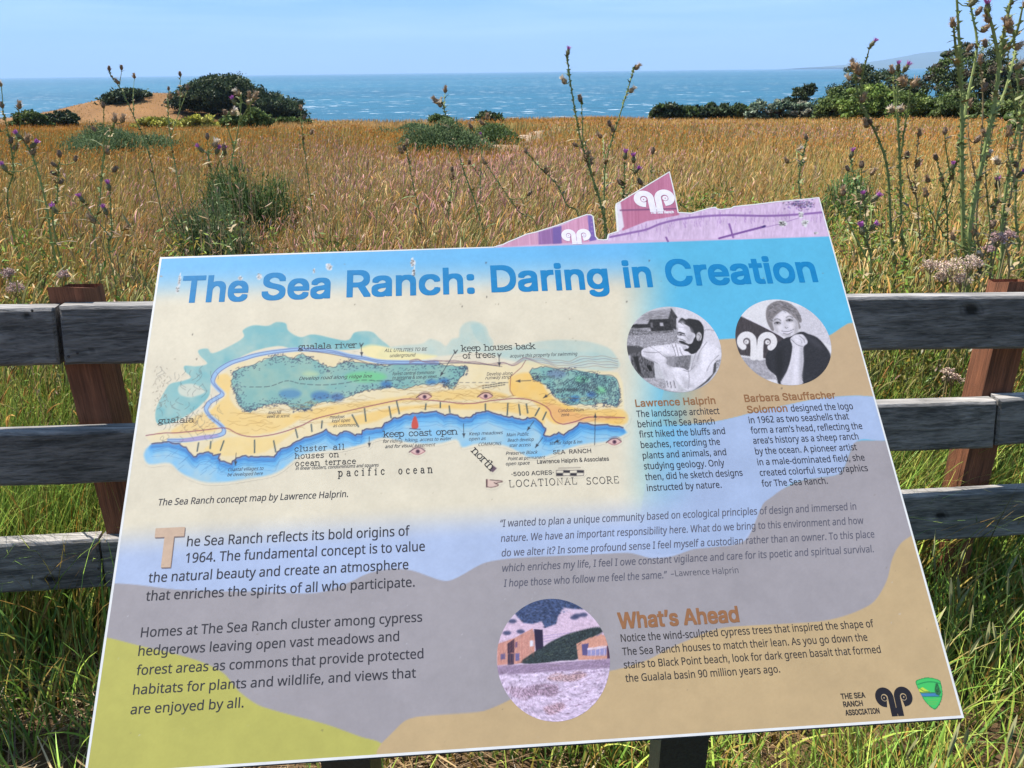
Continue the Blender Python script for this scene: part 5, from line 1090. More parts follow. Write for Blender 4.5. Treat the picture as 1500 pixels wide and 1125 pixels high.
for k in range(40):
    x = r.uniform(110, 310); A3.line(K3([(x, 300), (x + 1, 460)]), .5, (186, 112, 100), .35, clip=K3([(105, 350), (200, 318), (300, 264), (312, 300), (312, 420), (240, 456), (105, 470)]))
for k in range(60):
    x, y = r.uniform(120, 720), r.uniform(455, 520); A3.line(K3([(x, y), (x + r.uniform(20, 60), y - 3)]), .8, r.choice([(120, 96, 124), (190, 166, 190), (140, 118, 132)]), .6)
for k in range(120):
    x, y = r.uniform(120, 720), r.uniform(520, 770); A3.line(cat(K3([(x, y), (x + 12, y - r.uniform(2, 8)), (x + r.uniform(20, 40), y - r.uniform(4, 16))]), 3), r.uniform(.6, 1.6), r.choice([(238, 222, 240), (180, 152, 172), (150, 124, 140), (228, 208, 226)]), .6)
A3.speck(.9, .10, 80); A3.build('landscape_photo', sign, .0003)

# ---- emblems
def logo_mesh(name, cx, cy, s, col, ax, h=.0004, leg=.9, hole=None):
    """flat ram's-head emblem laid on the print"""
    mb = MB(); O = uv(cx, cy); A = uv(cx + ax[0] * 10, cy + ax[1] * 10) - O; k = np.linalg.norm(uv(cx + s / 2, cy) - uv(cx - s / 2, cy))
    eu = A / np.linalg.norm(A); ev = np.array([eu[1], -eu[0]])
    g_ = lambda q: O + k * (np.asarray(q, float) @ np.array([eu, ev]))
    c = lin(np.array(col) / 255.0) * PRINT_K
    for sg in (-1, 1):
        th = np.radians(np.linspace(80, -180, 40)); rr_ = np.linspace(.29, .335, 40)
        q = np.stack([sg * (.5 + rr_ * np.cos(th)), rr_ * np.sin(th)], 1)
        q = np.concatenate([q, [[sg * .168, .2], [sg * .165, .4], [sg * .162, min(.86, leg)]]])
        ribbon(mb, g_(q), k * .30, h + (.00002 if sg > 0 else 0), c)
        a = np.linspace(0, 2 * math.pi, 25)[:-1]
        for R_, r_, hh in ((.16, .0, .00004),):
            q = np.stack([sg * .5 + .13 * np.cos(a), .02 + .13 * np.sin(a)], 1); Q = g_(q); mb.add(w3(Q[:, 0], Q[:, 1], np.full(24, h + .00005)), [list(range(24))[::-1]], c)
        if hole is not None:
            hc_ = lin(np.array(hole) / 255.0) * PRINT_K
            t2 = np.linspace(.2, 4.2, 14); q = np.stack([sg * .5 + .15 * np.cos(t2), .02 + .15 * np.sin(t2)], 1); ribbon(mb, g_(q), k * .022, h + .00008, hc_)
            q = np.stack([sg * .51 + .032 * np.cos(a), .02 + .032 * np.sin(a)], 1); Q = g_(q); mb.add(w3(Q[:, 0], Q[:, 1], np.full(24, h + .0001)), [list(range(24))[::-1]], hc_)
    Q = g_([[-.312, min(.5, leg - .1)], [.312, min(.5, leg - .1)], [.312, leg], [-.312, leg]]); mb.add(w3(Q[:, 0], Q[:, 1], np.full(4, h + .00006)), [[3, 2, 1, 0]], c)
    return mb.build(name, M_INK, sign)
logo_mesh('ram_emblem', 1309, 1021, 28.5, (38, 36, 42), (.997, -.045), hole=(200, 176, 140), leg=.76)
logo_mesh('ram_emblem', *hb([(731, 144)])[0], 31.5, (240, 234, 240), (.995, -.055), leg=.62, hole=(196, 120, 150))
logo_mesh('ram_emblem', *hb([(407, 296)])[0], 22.5, (244, 238, 246), (.999, -.03), hole=(190, 150, 180), leg=.58)
block('header_lettering', [('The Sea Ranch', *hb([(716, 207)])[0], hb([(812, 200)])[0][0])], (238, 228, 238), 3.6, F_HEAD, .04)
shp = conv(1200, 970, 6.818)
sh_out = cat(shp([(958, 190), (1000, 165), (1070, 150), (1140, 156), (1205, 180), (1218, 220), (1232, 290), (1230, 350), (1205, 420), (1160, 474), (1110, 452), (1050, 390), (1010, 320), (980, 260)]), 4, True)
pr = rect_print([(1338, 990), (1383, 990), (1338, 1042), (1383, 1042)], .0006, (198, 170, 126))
kp = pr.inside(np.arange(len(pr.xf)), sh_out, .4) > .5
pr.poly(sh_out, (30, 130, 70)); inn = (sh_out - sh_out.mean(0)) * .93 + sh_out.mean(0); pr.poly(inn, (72, 196, 100))
pr.line(cat(shp([(985, 222), (1060, 200), (1140, 198), (1210, 215)]), 4), 1.2, (30, 120, 70), .9)
pr.poly(shp([(990, 270), (1030, 250), (1110, 300), (1060, 305), (1000, 300)]), (206, 220, 70)); pr.line(shp([(1000, 262), (1040, 290), (1100, 296)]), .9, (50, 110, 60))
pr.poly(shp([(1010, 312), (1160, 308), (1200, 330), (1190, 345), (1020, 342)]), (70, 130, 180)); pr.line(shp([(1000, 305), (1150, 306)]), 1.1, (40, 80, 70)); pr.line(shp([(1020, 345), (1225, 343)]), .9, (30, 110, 70))
tr_ = shp([(1160, 215), (1180, 205), (1215, 300), (1200, 335), (1165, 325), (1150, 280)]); pr.poly(tr_, (40, 90, 56), .8); pr.speck(.9, .5, 81, tr_)
for y in (372, 398, 420): pr.line(shp([(1085, y), (1195 - (y - 372) * .6, y - 4)]), .7, (150, 180, 80), .8)
pr.build('shield_emblem', sign, .00035, keep=kp.reshape(pr.shape))

# ------------------------------------------------------------------ grasses and other ground cover
def strips(base, az, lean, length, width, curve, segs, col, tipcol=None, wprof=None, face=None):
    """many curved blades at once.  base (n,3); az = bearing of the lean; lean 0 = upright; returns V, F, C"""
    n = len(base); t = np.linspace(0, 1, segs + 1)
    ang = lean[:, None] + curve[:, None] * t[None, :] ** 1.3        # from vertical
    ds = length[:, None] / segs
    dx = np.concatenate([np.zeros((n, 1)), np.cumsum(np.sin(ang[:, :-1]) * ds, 1)], 1)
    dz = np.concatenate([np.zeros((n, 1)), np.cumsum(np.cos(ang[:, :-1]) * ds, 1)], 1)
    fa = (az + math.pi / 2) if face is None else face
    cx, cy = np.sin(az)[:, None], np.cos(az)[:, None]
    P = np.stack([base[:, 0, None] + dx * cx, base[:, 1, None] + dx * cy, base[:, 2, None] + dz], -1)
    w = np.array(wprof) if wprof is not None else (1 - t ** 1.6 * .95)
    side = np.stack([np.sin(fa), np.cos(fa), np.zeros(n)], -1)[:, None, :] * (width[:, None] * w[None, :] / 2)[..., None]
    V = np.stack([P - side, P + side], 2).reshape(-1, 3)
    k = (segs + 1) * 2
    f1 = np.arange(segs)[:, None] * 2 + np.array([0, 1, 3, 2])[None, :]
    F = (np.arange(n)[:, None, None] * k + f1[None]).reshape(-1, 4)
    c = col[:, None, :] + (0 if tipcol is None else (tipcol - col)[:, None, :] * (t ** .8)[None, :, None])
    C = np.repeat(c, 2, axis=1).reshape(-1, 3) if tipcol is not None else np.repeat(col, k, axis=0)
    return V, F, C, P[:, -1], ang[:, -1]
class Bag:
    def __init__(s): s.V = []; s.F = []; s.C = []; s.n = 0
    def add(s, V, F, C):
        s.V.append(V); s.F.append(F + s.n); s.C.append(C); s.n += len(V)
    def build(s, name, mat, parent=None):
        return mesh_np(name, np.concatenate(s.V), np.concatenate(s.F), mat, parent, np.concatenate(s.C))
RG = np.random.default_rng(11)
def pick(cols, n, rg=RG, jit=.18):
    c = np.array(cols)[rg.integers(0, len(cols), n)]
    return c * np.clip(1 + rg.normal(0, jit, (n, 1)), .5, 1.7)
SHRUBS = []                                     # (x, y, radius): grass keeps out of these
def clear(x, y, pad=0.8):
    k = np.ones(len(x), bool)
    for sx_, sy_, sr in SHRUBS: k &= np.hypot(x - sx_, y - sy_) > sr * pad
    return k
def fy_line(x): return 1.778 + 0.11 * x           # fence line in plan (approx.)
C_GREEN = [(.105, .185, .028), (.145, .225, .036), (.20, .26, .045), (.08, .14, .034), (.25, .275, .06)]
C_OLIVE = [(.18, .155, .028), (.24, .18, .034), (.13, .11, .024), (.28, .21, .045)]
C_STRAW = [(.41, .225, .060), (.46, .265, .080), (.34, .18, .045), (.50, .33, .13)]
C_GOLD = [(.27, .105, .014), (.38, .152, .020), (.45, .190, .026), (.51, .24, .044)]
C_PINK = [(.44, .215, .175), (.51, .28, .24), (.37, .175, .15), (.41, .225, .15)]

def pink_at(x, y, r, th):
    p = sstep(.54, .66, fbm(x * .11 + 3, y * .07, 33)) * sstep(3, 6, r) * (1 - sstep(26, 50, r)) * .8
    p = np.maximum(p, np.exp(-((th + .05) / .24) ** 2) * np.exp(-((r - 11) / 7.5) ** 2))
    p = np.maximum(p, .8 * np.exp(-((th - .35) / .16) ** 2) * np.exp(-((r - 32) / 7.0) ** 2))
    return p * (.45 + .9 * fbm(x * .5, y * .35, 91))
FRONT = []                                      # (bearing, half width, distance, factor): shorter grass before a shrub
def front_cut(x, y, r, th):
    k = np.ones(len(x))
    for b_, w_, d_, f_ in FRONT: k *= 1 - (1 - f_) * np.exp(-((th - b_) / w_) ** 4) * sstep(d_ * .38, d_ * .6, r) * (r < d_ * 1.05)
    return k
def meadow():
    bag = Bag(); rg = np.random.default_rng(3)
    N_ = 520000
    th = rg.uniform(-.86, .86, N_); r = np.exp(rg.uniform(math.log(1.9), math.log(250), N_))
    x, y = r * np.sin(th), r * np.cos(th)
    k = (y > fy_line(x) + .14) & (r < edge_dist(th) + 1) & (path_dist(x, y) > .85 + .2 * np.sin(y)) & clear(x, y)
    hill = np.exp(-(((x - HILL_C[0]) / 24) ** 2 + ((y - HILL_C[1]) / 26) ** 2))
    x, y, r, th, hill = x[k], y[k], r[k], th[k], hill[k]; n = len(x)
    z = ground(x, y)
    far = sstep(6, 26, r)
    pat = fbm(x * .16, y * .10, 21); pat2 = fbm(x * .55, y * .40, 24); pat3 = fbm(x * .045, y * .03, 71)
    pink = pink_at(x, y, r, th)
    green = (1 - sstep(2.2, 6.0, r + 3.0 * (pat2 - .5))) * .80 + sstep(.58, .72, pat2) * .35 * (1 - far)
    jit = (.22 - .17 * far)[:, None]; bright = 1 + rg.normal(0, 1, (n, 1)) * jit
    cg = np.array(C_GOLD); w_ = np.clip(pat * 1.6 - .3, 0, 1)[:, None] * .999 * (len(cg) - 1); i0 = np.clip(w_.astype(int), 0, len(cg) - 2)[:, 0]; fr = w_ - i0[:, None]
    col = cg[i0] * (1 - fr) + cg[i0 + 1] * fr                       # patches of one tint, not a salt-and-pepper mix
    tan_ = sstep(38, 70, r) * sstep(.35, .6, pat3); col = col * (1 - tan_[:, None]) + np.array([.50, .29, .10]) * tan_[:, None]
    s_ = pick(C_STRAW, n, rg, .05); u = rg.random(n); m_ = u < .30 * (1 - far) + .04; col[m_] = s_[m_]
    o_ = pick(C_OLIVE, n, rg, .05); u = rg.random(n); m_ = u < .42 * (1 - far) + .05 + .45 * sstep(.56, .70, fbm(x * .09 + 7, y * .06, 83)); col[m_] = o_[m_]
    p_ = pick(C_PINK, n, rg, .05); u = rg.random(n); m_ = u < pink * .95; col[m_] = p_[m_]
    g_ = pick(C_GREEN, n, rg, .05) * (1 + .7 * sstep(4.5, 2.5, r))[:, None]; green = np.maximum(green, .93 * sstep(3.3, 2.5, r)); u = rg.random(n); m_ = u < green; col[m_] = g_[m_]
    col = col * np.clip(bright, .45, 1.7) * (.42 + 1.1 * fbm(x * .30, y * .18, 41))[:, None] * (.75 + .5 * fbm(x * 1.2, y * .8, 42))[:, None]
    hgt = (.42 + .45 * rg.random(n)) * (.62 + .75 * fbm(x * .9, y * .7, 44)) * (1 - .30 * sstep(15, 60, r)) * (1 - .6 * hill)
    hgt *= (1 - .35 * sstep(2.4, 1.9, r)) * front_cut(x, y, r, th) * (1 - .5 * np.exp(-(path_dist(x, y) / 2.2) ** 2))
    wid = np.maximum(.0018 + .0026 * rg.random(n) ** 2, r * .00050 * (.6 + .8 * rg.random(n)))
    az = rg.normal(.9, 1.2, n)                                      # the wind combs it to the right
    lean = np.abs(rg.normal(.12, .14, n)); curve = rg.uniform(.2, 1.5, n)
    base = np.stack([x, y, z - .02], -1)
    near = r < 16
    for sel, seg in ((near, 5), (~near, 2)):
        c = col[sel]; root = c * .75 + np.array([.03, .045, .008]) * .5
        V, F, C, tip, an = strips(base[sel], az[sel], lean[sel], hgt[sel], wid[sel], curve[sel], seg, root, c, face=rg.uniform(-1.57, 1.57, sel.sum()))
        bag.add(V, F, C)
    # flowering stalks with nodding heads
    N_ = 95000
    th = rg.uniform(-.86, .86, N_); r = np.exp(rg.uniform(math.log(1.95), math.log(60), N_)); x, y = r * np.sin(th), r * np.cos(th)
    k = (y > fy_line(x) + .28) & (path_dist(x, y) > .9) & clear(x, y, .9); x, y, r, th = x[k], y[k], r[k], th[k]; n = len(x)
    pat = fbm(x * .16, y * .10, 21)
    pink = pink_at(x, y, r, th)
    h = (.55 + .40 * rg.random(n)) * (.72 + .6 * fbm(x * .9, y * .7, 44)) * (1 - .3 * sstep(15, 60, r)) * front_cut(x, y, r, th)
    az = rg.normal(.9, 1.0, n); lean = np.abs(rg.normal(.08, .09, n)); curve = rg.uniform(.1, .55, n)
    stem = pick([(.24, .20, .06), (.36, .26, .09), (.18, .19, .05)], n, rg); q = pick(C_GREEN, n, rg) * 1.4; u = rg.random(n) < .8 * sstep(3.4, 2.4, r); stem[u] = q[u]
    face = rg.uniform(-1.57, 1.57, n)
    V, F, C, tip, an = strips(np.stack([x, y, ground(x, y) - .02], -1), az, lean, h, np.maximum(.0022, r * .0006), curve, 4, stem * .8, stem, wprof=[1, .9, .8, .7, .6], face=face); bag.add(V, F, C)
    hc = pick([(.46, .27, .08), (.40, .22, .06), (.52, .36, .15), (.32, .17, .06)], n, rg); q = pick(C_PINK, n, rg, .15); u = rg.random(n) < pink; hc[u] = q[u] * 1.1
    fr_ = sstep(7, 20, r)[:, None]; cg = np.array(C_GOLD); hf = cg[1] * (1 - np.clip(pat * 1.4 - .2, 0, 1))[:, None] + cg[2] * np.clip(pat * 1.4 - .2, 0, 1)[:, None]
    hf = np.where(u[:, None], q * .95, hf) * (1 + rg.normal(0, .06, (n, 1))); hc = hc * (1 - fr_) + hf * fr_
    g_ = pick([(.22, .22, .07), (.30, .27, .10)], n, rg); u = rg.random(n) < .3 * (1 - sstep(3, 8, r)) + .5 * sstep(3.2, 2.4, r); hc[u] = g_[u]
    hl = rg.uniform(.03, .10, n); hw = np.maximum(rg.uniform(.004, .009, n), r * .0008); cv = rg.uniform(.2, 1.5, n)
    for off in (0, 1.3):
        V, F, C, _, _ = strips(tip, az, an, hl, hw, cv, 4, hc * .92, hc * 1.06, wprof=[.35, 1, .95, .7, .1], face=face + off); bag.add(V, F, C)
    # sparse tall dry stalks with withered leaves, near the fence
    n = 1080; th = np.concatenate([rg.uniform(-.75, -.2, 400), rg.uniform(-.2, .2, 180), rg.uniform(.26, .75, 500)]); r = np.exp(rg.uniform(math.log(2.3), math.log(8), n)); x, y = r * np.sin(th), r * np.cos(th); k = y > fy_line(x) + .3; x, y = x[k], y[k]; n = len(x)
    h = rg.uniform(.7, 1.12, n); az = rg.uniform(-3, 3, n); sc_ = pick([(.20, .13, .07), (.28, .19, .10), (.15, .12, .06), (.22, .20, .08)], n, rg); fc_ = rg.uniform(-1.57, 1.57, n)
    V, F, C, tip, an = strips(np.stack([x, y, ground(x, y)], -1), az, np.abs(rg.normal(.06, .08, n)), h, rg.uniform(.0025, .0042, n), rg.uniform(-.1, .35, n), 5, sc_ * .8, sc_, wprof=[1, .95, .9, .8, .7, .6], face=fc_); bag.add(V, F, C)
    for q_ in range(7):
        f_ = rg.uniform(.35, 1.0, n); P_ = np.stack([x, y, ground(x, y)], -1) * (1 - f_)[:, None] + tip * f_[:, None]
        lc = pick([(.24, .15, .08), (.34, .24, .14), (.16, .10, .06), (.30, .18, .16), (.18, .17, .07)], n, rg)
        V, F, C, _, _ = strips(P_, rg.uniform(-3.1, 3.1, n), rg.uniform(.2, 1.3, n), rg.uniform(.015, .05, n), rg.uniform(.004, .009, n), rg.uniform(-.4, .9, n), 3, lc, lc * 1.1, wprof=[.4, 1, .8, .1], face=rg.uniform(-3, 3, n)); bag.add(V, F, C)
    return tag(bag.build('meadow_grass', M_LEAF), 'dry golden and pinkish meadow grass running to the sea cliff', 'meadow grass', kind='stuff')

def green_grass():
    bag = Bag(); rg = np.random.default_rng(8)
    x = rg.uniform(-2.6, 3.2, 85000); y = rg.uniform(.55, 3.2, 85000)
    d = fbm(x * 1.7, y * 1.7, 55); front = y < fy_line(x)
    dens = np.where(front, np.where(x < -.35, sstep(.34, .52, d) * .9, sstep(.30, .5, d) * (1 - .93 * np.exp(-((x - 1.27) / .30) ** 2 - ((y - 1.42) / .17) ** 2))), np.where(x < .1, .75, 1.0) * sstep(.2, .4, d))
    dens = dens * np.where(y > 2.6, .4, 1)
    k = rg.random(len(x)) < dens; x, y, d, front = x[k], y[k], d[k], front[k]; n = len(x)
    h = np.where(front, rg.uniform(.10, .34, n) * np.where(x > 0, 1.05, .75), rg.uniform(.25, .62, n)) * (.7 + .6 * d)
    h = np.where(front & (np.abs(x) < .62) & (y < 1.15), np.minimum(h, .30), h)
    az = np.where(front, rg.uniform(-3.1, 3.1, n), rg.normal(.8, 1.1, n)); lean = np.abs(rg.normal(.18, .16, n)); curve = rg.uniform(.2, 1.2, n)
    col = pick(C_GREEN, n, rg) * np.where(front, 1.5, np.where(x < 0, 1.8, 1.7))[:, None]; u = rg.random(n) < np.where(front, .16, .25); q = pick(C_OLIVE + C_STRAW[:1], n, rg); col[u] = q[u]
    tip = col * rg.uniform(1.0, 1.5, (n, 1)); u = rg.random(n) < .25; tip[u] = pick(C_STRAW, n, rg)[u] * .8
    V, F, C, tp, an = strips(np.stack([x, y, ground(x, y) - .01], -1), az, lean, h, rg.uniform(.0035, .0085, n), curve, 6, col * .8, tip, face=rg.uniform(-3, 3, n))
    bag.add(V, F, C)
    # a few upright seed spikes in the right-hand grass
    n = 230; x = np.concatenate([rg.uniform(.75, 2.2, 140), rg.uniform(-2.2, -.8, 90)]); y = np.concatenate([rg.uniform(1.0, 1.8, 140), rg.uniform(1.75, 2.4, 90)])
    az = rg.uniform(-3, 3, n); V, F, C, tp, an = strips(np.stack([x, y, ground(x, y)], -1), az, np.abs(rg.normal(.05, .06, n)), rg.uniform(.16, .36, n), np.full(n, .0022), rg.uniform(0, .3, n), 4, pick([(.13, .2, .05)], n, rg), pick([(.2, .26, .07)], n, rg), wprof=[1, 1, .9, .8, .8]); bag.add(V, F, C)
    for off in (0, 1.2):
        V, F, C, _, _ = strips(tp, az, an, rg.uniform(.04, .09, n), np.full(n, .008), np.full(n, .1), 3, pick([(.22, .25, .10)], n, rg), pick([(.32, .30, .15)], n, rg), wprof=[.5, 1, .9, .2], face=az + off); bag.add(V, F, C)
    return tag(bag.build('green_grass', M_LEAF), 'fresh green grass in tufts along both sides of the rail fence', 'grass', kind='stuff')

def thatch():
    bag = Bag(); rg = np.random.default_rng(5); n = 20000
    x = rg.uniform(-2.6, 3.0, n); y = rg.uniform(.3, 2.6, n)
    cl = fbm(x * 2.2, y * 2.2, 66); k = rg.random(n) < sstep(.25, .55, cl) * .9 + .1; x, y = x[k], y[k]; n = len(x)
    base = np.stack([x, y, ground(x, y) + rg.uniform(.004, .045, n) ** 1.0], -1)
    col = pick([(.30, .19, .09), (.40, .28, .14), (.22, .14, .07), (.15, .10, .055), (.48, .36, .20)], n, rg)
    V, F, C, _, _ = strips(base, rg.uniform(-3.1, 3.1, n), rg.uniform(1.2, 1.75, n), rg.uniform(.05, .22, n), rg.uniform(.0018, .0055, n), rg.uniform(-.5, .5, n), 3, col, col * .9, wprof=[.6, 1, .9, .4], face=rg.uniform(-3, 3, n))
    bag.add(V, F, C)
    return tag(bag.build('dry_thatch', M_LEAF), 'trampled brown straw lying on bare ground below the sign', 'dry straw', kind='stuff')

def weeds():
    """leafy green growth crowding the fence on the right"""
    bag = Bag(); rg = np.random.default_rng(14); n0 = 1300
    x = np.concatenate([rg.uniform(.70, 2.6, 1150), rg.uniform(-2.2, -.7, 160)]); y = np.concatenate([rg.uniform(2.25, 4.8, 1150), rg.uniform(2.1, 3.6, 160)])
    k = fbm(x * 1.1, y * 1.1, 19) > .42; x, y = x[k], y[k]
    for a, b in zip(x, y):
        h = rg.uniform(.35, 1.0); m_ = int(40 + 110 * h); f = rg.random(m_) ** .7
        P = np.stack([a + rg.normal(0, .05, m_) + .06 * f, b + rg.normal(0, .05, m_), float(ground(np.array(a), np.array(b))) + h * f], -1)
        col = pick(C_GREEN[:4] + C_OLIVE[:3], m_, rg, .22) * rg.uniform(.7, 1.25)
        bag.add(*leaf_cards(P, rg, .010, col, .9, 3.0))
    return tag(bag.build('leafy_weeds', M_LEAF), 'leafy green weeds crowding behind the fence', 'weeds', kind='stuff')

# ------------------------------------------------------------------ shrubs, trees, flowers
def leaf_cards(P, rg, size, col, up=.5, elong=1.6, drop=0.0):
    """one small leaf-shaped quad per point, oriented at random"""
    n = len(P); d = rg.normal(0, 1, (n, 3)); d[:, 2] += up; d /= np.linalg.norm(d, axis=1)[:, None]
    a = rg.normal(0, 1, (n, 3)); s = np.cross(d, a); s /= np.linalg.norm(s, axis=1)[:, None]
    L_ = (size * rg.uniform(.6, 1.4, n))[:, None]; d = d * L_ * elong / 2; s = s * L_ / 2
    V = np.stack([P - d, P + s * .8 - d * .1, P + d, P - s * .8 - d * .1], 1).reshape(-1, 3)
    F = np.arange(4 * n).reshape(n, 4)
    return V, F, np.repeat(col, 4, axis=0)
def lumpy(center, R, rg, nu=14, nv=9, amp=.25):
    t = np.linspace(0, 2 * math.pi, nu, endpoint=False); f = np.linspace(.02, math.pi * .98, nv)
    Tq, Fq = np.meshgrid(t, f, indexing='ij')
    q = 1 + amp * rg.uniform(-1, 1, Tq.shape)
    V = np.stack([center[0] + R[0] * q * np.sin(Fq) * np.cos(Tq), center[1] + R[1] * q * np.sin(Fq) * np.sin(Tq), center[2] + R[2] * q * np.cos(Fq)], -1).reshape(-1, 3)
    i = np.arange(nu)[:, None] * nv + np.arange(nv - 1)[None]; j = (np.arange(nu)[:, None] + 1) % nu * nv + np.arange(nv - 1)[None]
    return V, np.stack([i, i + 1, j + 1, j], -1).reshape(-1, 4)
def foliage_from_outline(outline, d, depth, n_cl, cl_r, n_leaf, leaf, cols, seed, flat=1.0, brown=None):
    """crown built as many leaf clumps filling a body whose side view is the outline (photo px) at distance d"""
    rg = np.random.default_rng(seed)
    Pw = np.array([at(x, y, d)[[0, 2]] for x, y in cat(outline, 4, True)])
    lo, hi = Pw.min(0), Pw.max(0)
    low = Pw[:, 1] < lo[1] + .30 * (hi[1] - lo[1]); gl = ground(Pw[:, 0], np.full(len(Pw), d), cliff=False) + .15
    Pw[low, 1] = np.minimum(Pw[low, 1], gl[low]); lo, hi = Pw.min(0), Pw.max(0)      # the foliage reaches the ground
    cand = rg.uniform(lo, hi, (n_cl * 14, 2))
    ins = np.zeros(len(cand), bool); d2 = np.full(len(cand), 1e9)
    for i in range(len(Pw)):
        x1, y1 = Pw[i - 1]; x2, y2 = Pw[i]
        if y1 != y2: ins ^= ((y1 > cand[:, 1]) != (y2 > cand[:, 1])) & (cand[:, 0] < (x2 - x1) * (cand[:, 1] - y1) / (y2 - y1) + x1)
        L2 = (x2 - x1) ** 2 + (y2 - y1) ** 2 + 1e-9; t = np.clip(((cand[:, 0] - x1) * (x2 - x1) + (cand[:, 1] - y1) * (y2 - y1)) / L2, 0, 1)
        d2 = np.minimum(d2, (cand[:, 0] - x1 - t * (x2 - x1)) ** 2 + (cand[:, 1] - y1 - t * (y2 - y1)) ** 2)
    k = ins & (np.sqrt(d2) > cl_r * .45); cand, e = cand[k][:n_cl], np.sqrt(d2[k][:n_cl])
    n_cl = len(cand); th = depth * np.sqrt(np.clip(e / max(e.max(), 1e-3), .02, 1))
    yy = d + th * np.where(rg.random(n_cl) < .7, -np.abs(rg.normal(.85, .18, n_cl)), rg.uniform(-.7, 1, n_cl))
    ctr = np.stack([cand[:, 0], yy, cand[:, 1]], -1)
    cc = pick(cols, n_cl, rg, .22)
    if brown is not None:
        m_ = rg.random(n_cl) < brown[1]; cc[m_] = np.array(brown[0]) * rg.uniform(.8, 1.2, (m_.sum(), 1))
    per = n_leaf // max(n_cl, 1)
    off = rg.normal(0, 1, (n_cl, per, 3)); off /= np.linalg.norm(off, axis=2)[..., None]; off *= (rg.random((n_cl, per, 1)) ** .5) * cl_r * rg.uniform(.6, 1.25, (n_cl, 1, 1)); off[..., 2] *= .62 * flat
    P = (ctr[:, None] + off).reshape(-1, 3); col = np.repeat(cc, per, 0) * rg.uniform(.7, 1.35, (n_cl * per, 1))
    bag = Bag(); bag.add(*leaf_cards(P, rg, leaf, col, .6))
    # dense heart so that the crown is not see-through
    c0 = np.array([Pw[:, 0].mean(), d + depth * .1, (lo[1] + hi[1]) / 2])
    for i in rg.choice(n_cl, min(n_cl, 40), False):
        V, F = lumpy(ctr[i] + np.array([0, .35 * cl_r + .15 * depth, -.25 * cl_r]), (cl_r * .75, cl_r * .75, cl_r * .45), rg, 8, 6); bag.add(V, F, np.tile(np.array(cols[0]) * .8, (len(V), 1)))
    return bag, ctr
def plant(name, label, category, outline, d, depth, n_cl, cl_r, n_leaf, leaf, cols, seed, group=None, trunk=None, flat=1.0, brown=None):
    P = np.array([at(x, y, d) for x, y in outline]); bx = P[:, 0].mean()
    gz = float(ground(np.array(bx), np.array(d), cliff=False))
    root = empty(name, (bx, d, gz), label, category, group)
    bag, ctr = foliage_from_outline(outline, d, depth, n_cl, cl_r, n_leaf, leaf, cols, seed, flat, brown)
    bag.build('foliage' if trunk is None else 'crown', M_TREE, root)
    rg = random.Random(seed); mb = MB()
    for px, lean, rad in (trunk or [(None, 0, .03 + .004 * d)]):
        x0 = bx if px is None else at(px, 160, d)[0]
        z0 = float(ground(np.array(x0), np.array(d), cliff=False)) - .3; zt = P[:, 2].max()
        top = z0 + (zt - z0) * .6
        pts = [(x0 + lean * f * (top - z0) + rg.uniform(-.06, .06) * (top - z0) * f, d + rg.uniform(-.03, .03) * (top - z0), z0 + (top - z0) * f) for f in np.linspace(0, 1, 6)]
        mb.tube(pts, np.linspace(rad, rad * .3, 6), (1, 1, 1), 7)
        for k in range(7):
            s0 = np.array(pts[2 + k % 3]); e_ = ctr[rg.randrange(len(ctr))]
            mb.tube([s0, (s0 * .5 + e_ * .5) + np.array([0, 0, .1 * (top - z0)]), e_], [rad * .4, rad * .25, rad * .08], (1, 1, 1), 5)
    mb.build('stems' if trunk is None else 'trunk', M_BARK, root)
    return root
DK = [(.034, .050, .022), (.046, .064, .027), (.026, .040, .020), (.060, .076, .032)]
MG = [(.06, .09, .022), (.08, .115, .03), (.05, .075, .02), (.11, .14, .04)]
LG = [(.11, .165, .03), (.15, .20, .04), (.085, .13, .028), (.18, .22, .055)]
SG = [(.10, .14, .085), (.13, .17, .11), (.08, .115, .07), (.16, .20, .13)]
YG = [(.30, .29, .045), (.26, .25, .05), (.34, .31, .07)]
HG = 'dark windswept cypress trees'
plant('cypress_tree', 'broad windswept dark cypress crowning the headland knoll', 'tree',
      [(254, 150), (262, 138), (275, 127), (292, 118), (312, 110), (335, 106), (352, 109), (366, 117), (378, 126), (395, 132), (415, 136), (440, 144), (466, 157), (480, 164), (440, 166), (400, 164), (360, 161), (320, 158), (280, 154)], 172, 9, 760, 1.5, 52000, .33, DK, 101, HG, [(330, .05, .5), (365, .05, .4), (300, .05, .35), (400, .05, .25)])
plant('cypress_tree', 'low dark cypress behind the left slope of the tan knoll', 'tree',
      [(140, 153), (150, 146), (166, 138), (182, 130), (200, 130), (218, 133), (224, 138), (208, 146), (188, 151), (160, 154)], 178, 4, 110, 1.6, 8000, .45, DK, 102, HG, [(185, .15, .4)])
plant('cypress_tree', 'tall dark cypress with brownish inner boughs behind the tall right-hand thistles', 'tree',
      [(1336, 130), (1350, 105), (1372, 86), (1392, 70), (1418, 58), (1436, 62), (1452, 76), (1470, 88), (1492, 100), (1520, 120), (1530, 150), (1500, 160), (1440, 160), (1390, 160), (1350, 158)], 86, 5, 330, .8, 30000, .17, DK + MG[:1], 103, HG, [(1400, .1, .3), (1450, .0, .25)], brown=((.085, .07, .045), .28))
plant('cypress_tree', 'dark spreading cypress above the light green bushes on the right', 'tree',
      [(1203, 140), (1214, 125), (1226, 113), (1240, 100), (1256, 94), (1272, 93), (1282, 102), (1300, 99), (1316, 104), (1330, 112), (1340, 128), (1330, 150), (1290, 156), (1240, 156), (1206, 154)], 92, 4, 220, .75, 18000, .17, DK, 104, HG, [(1265, -.1, .25)])
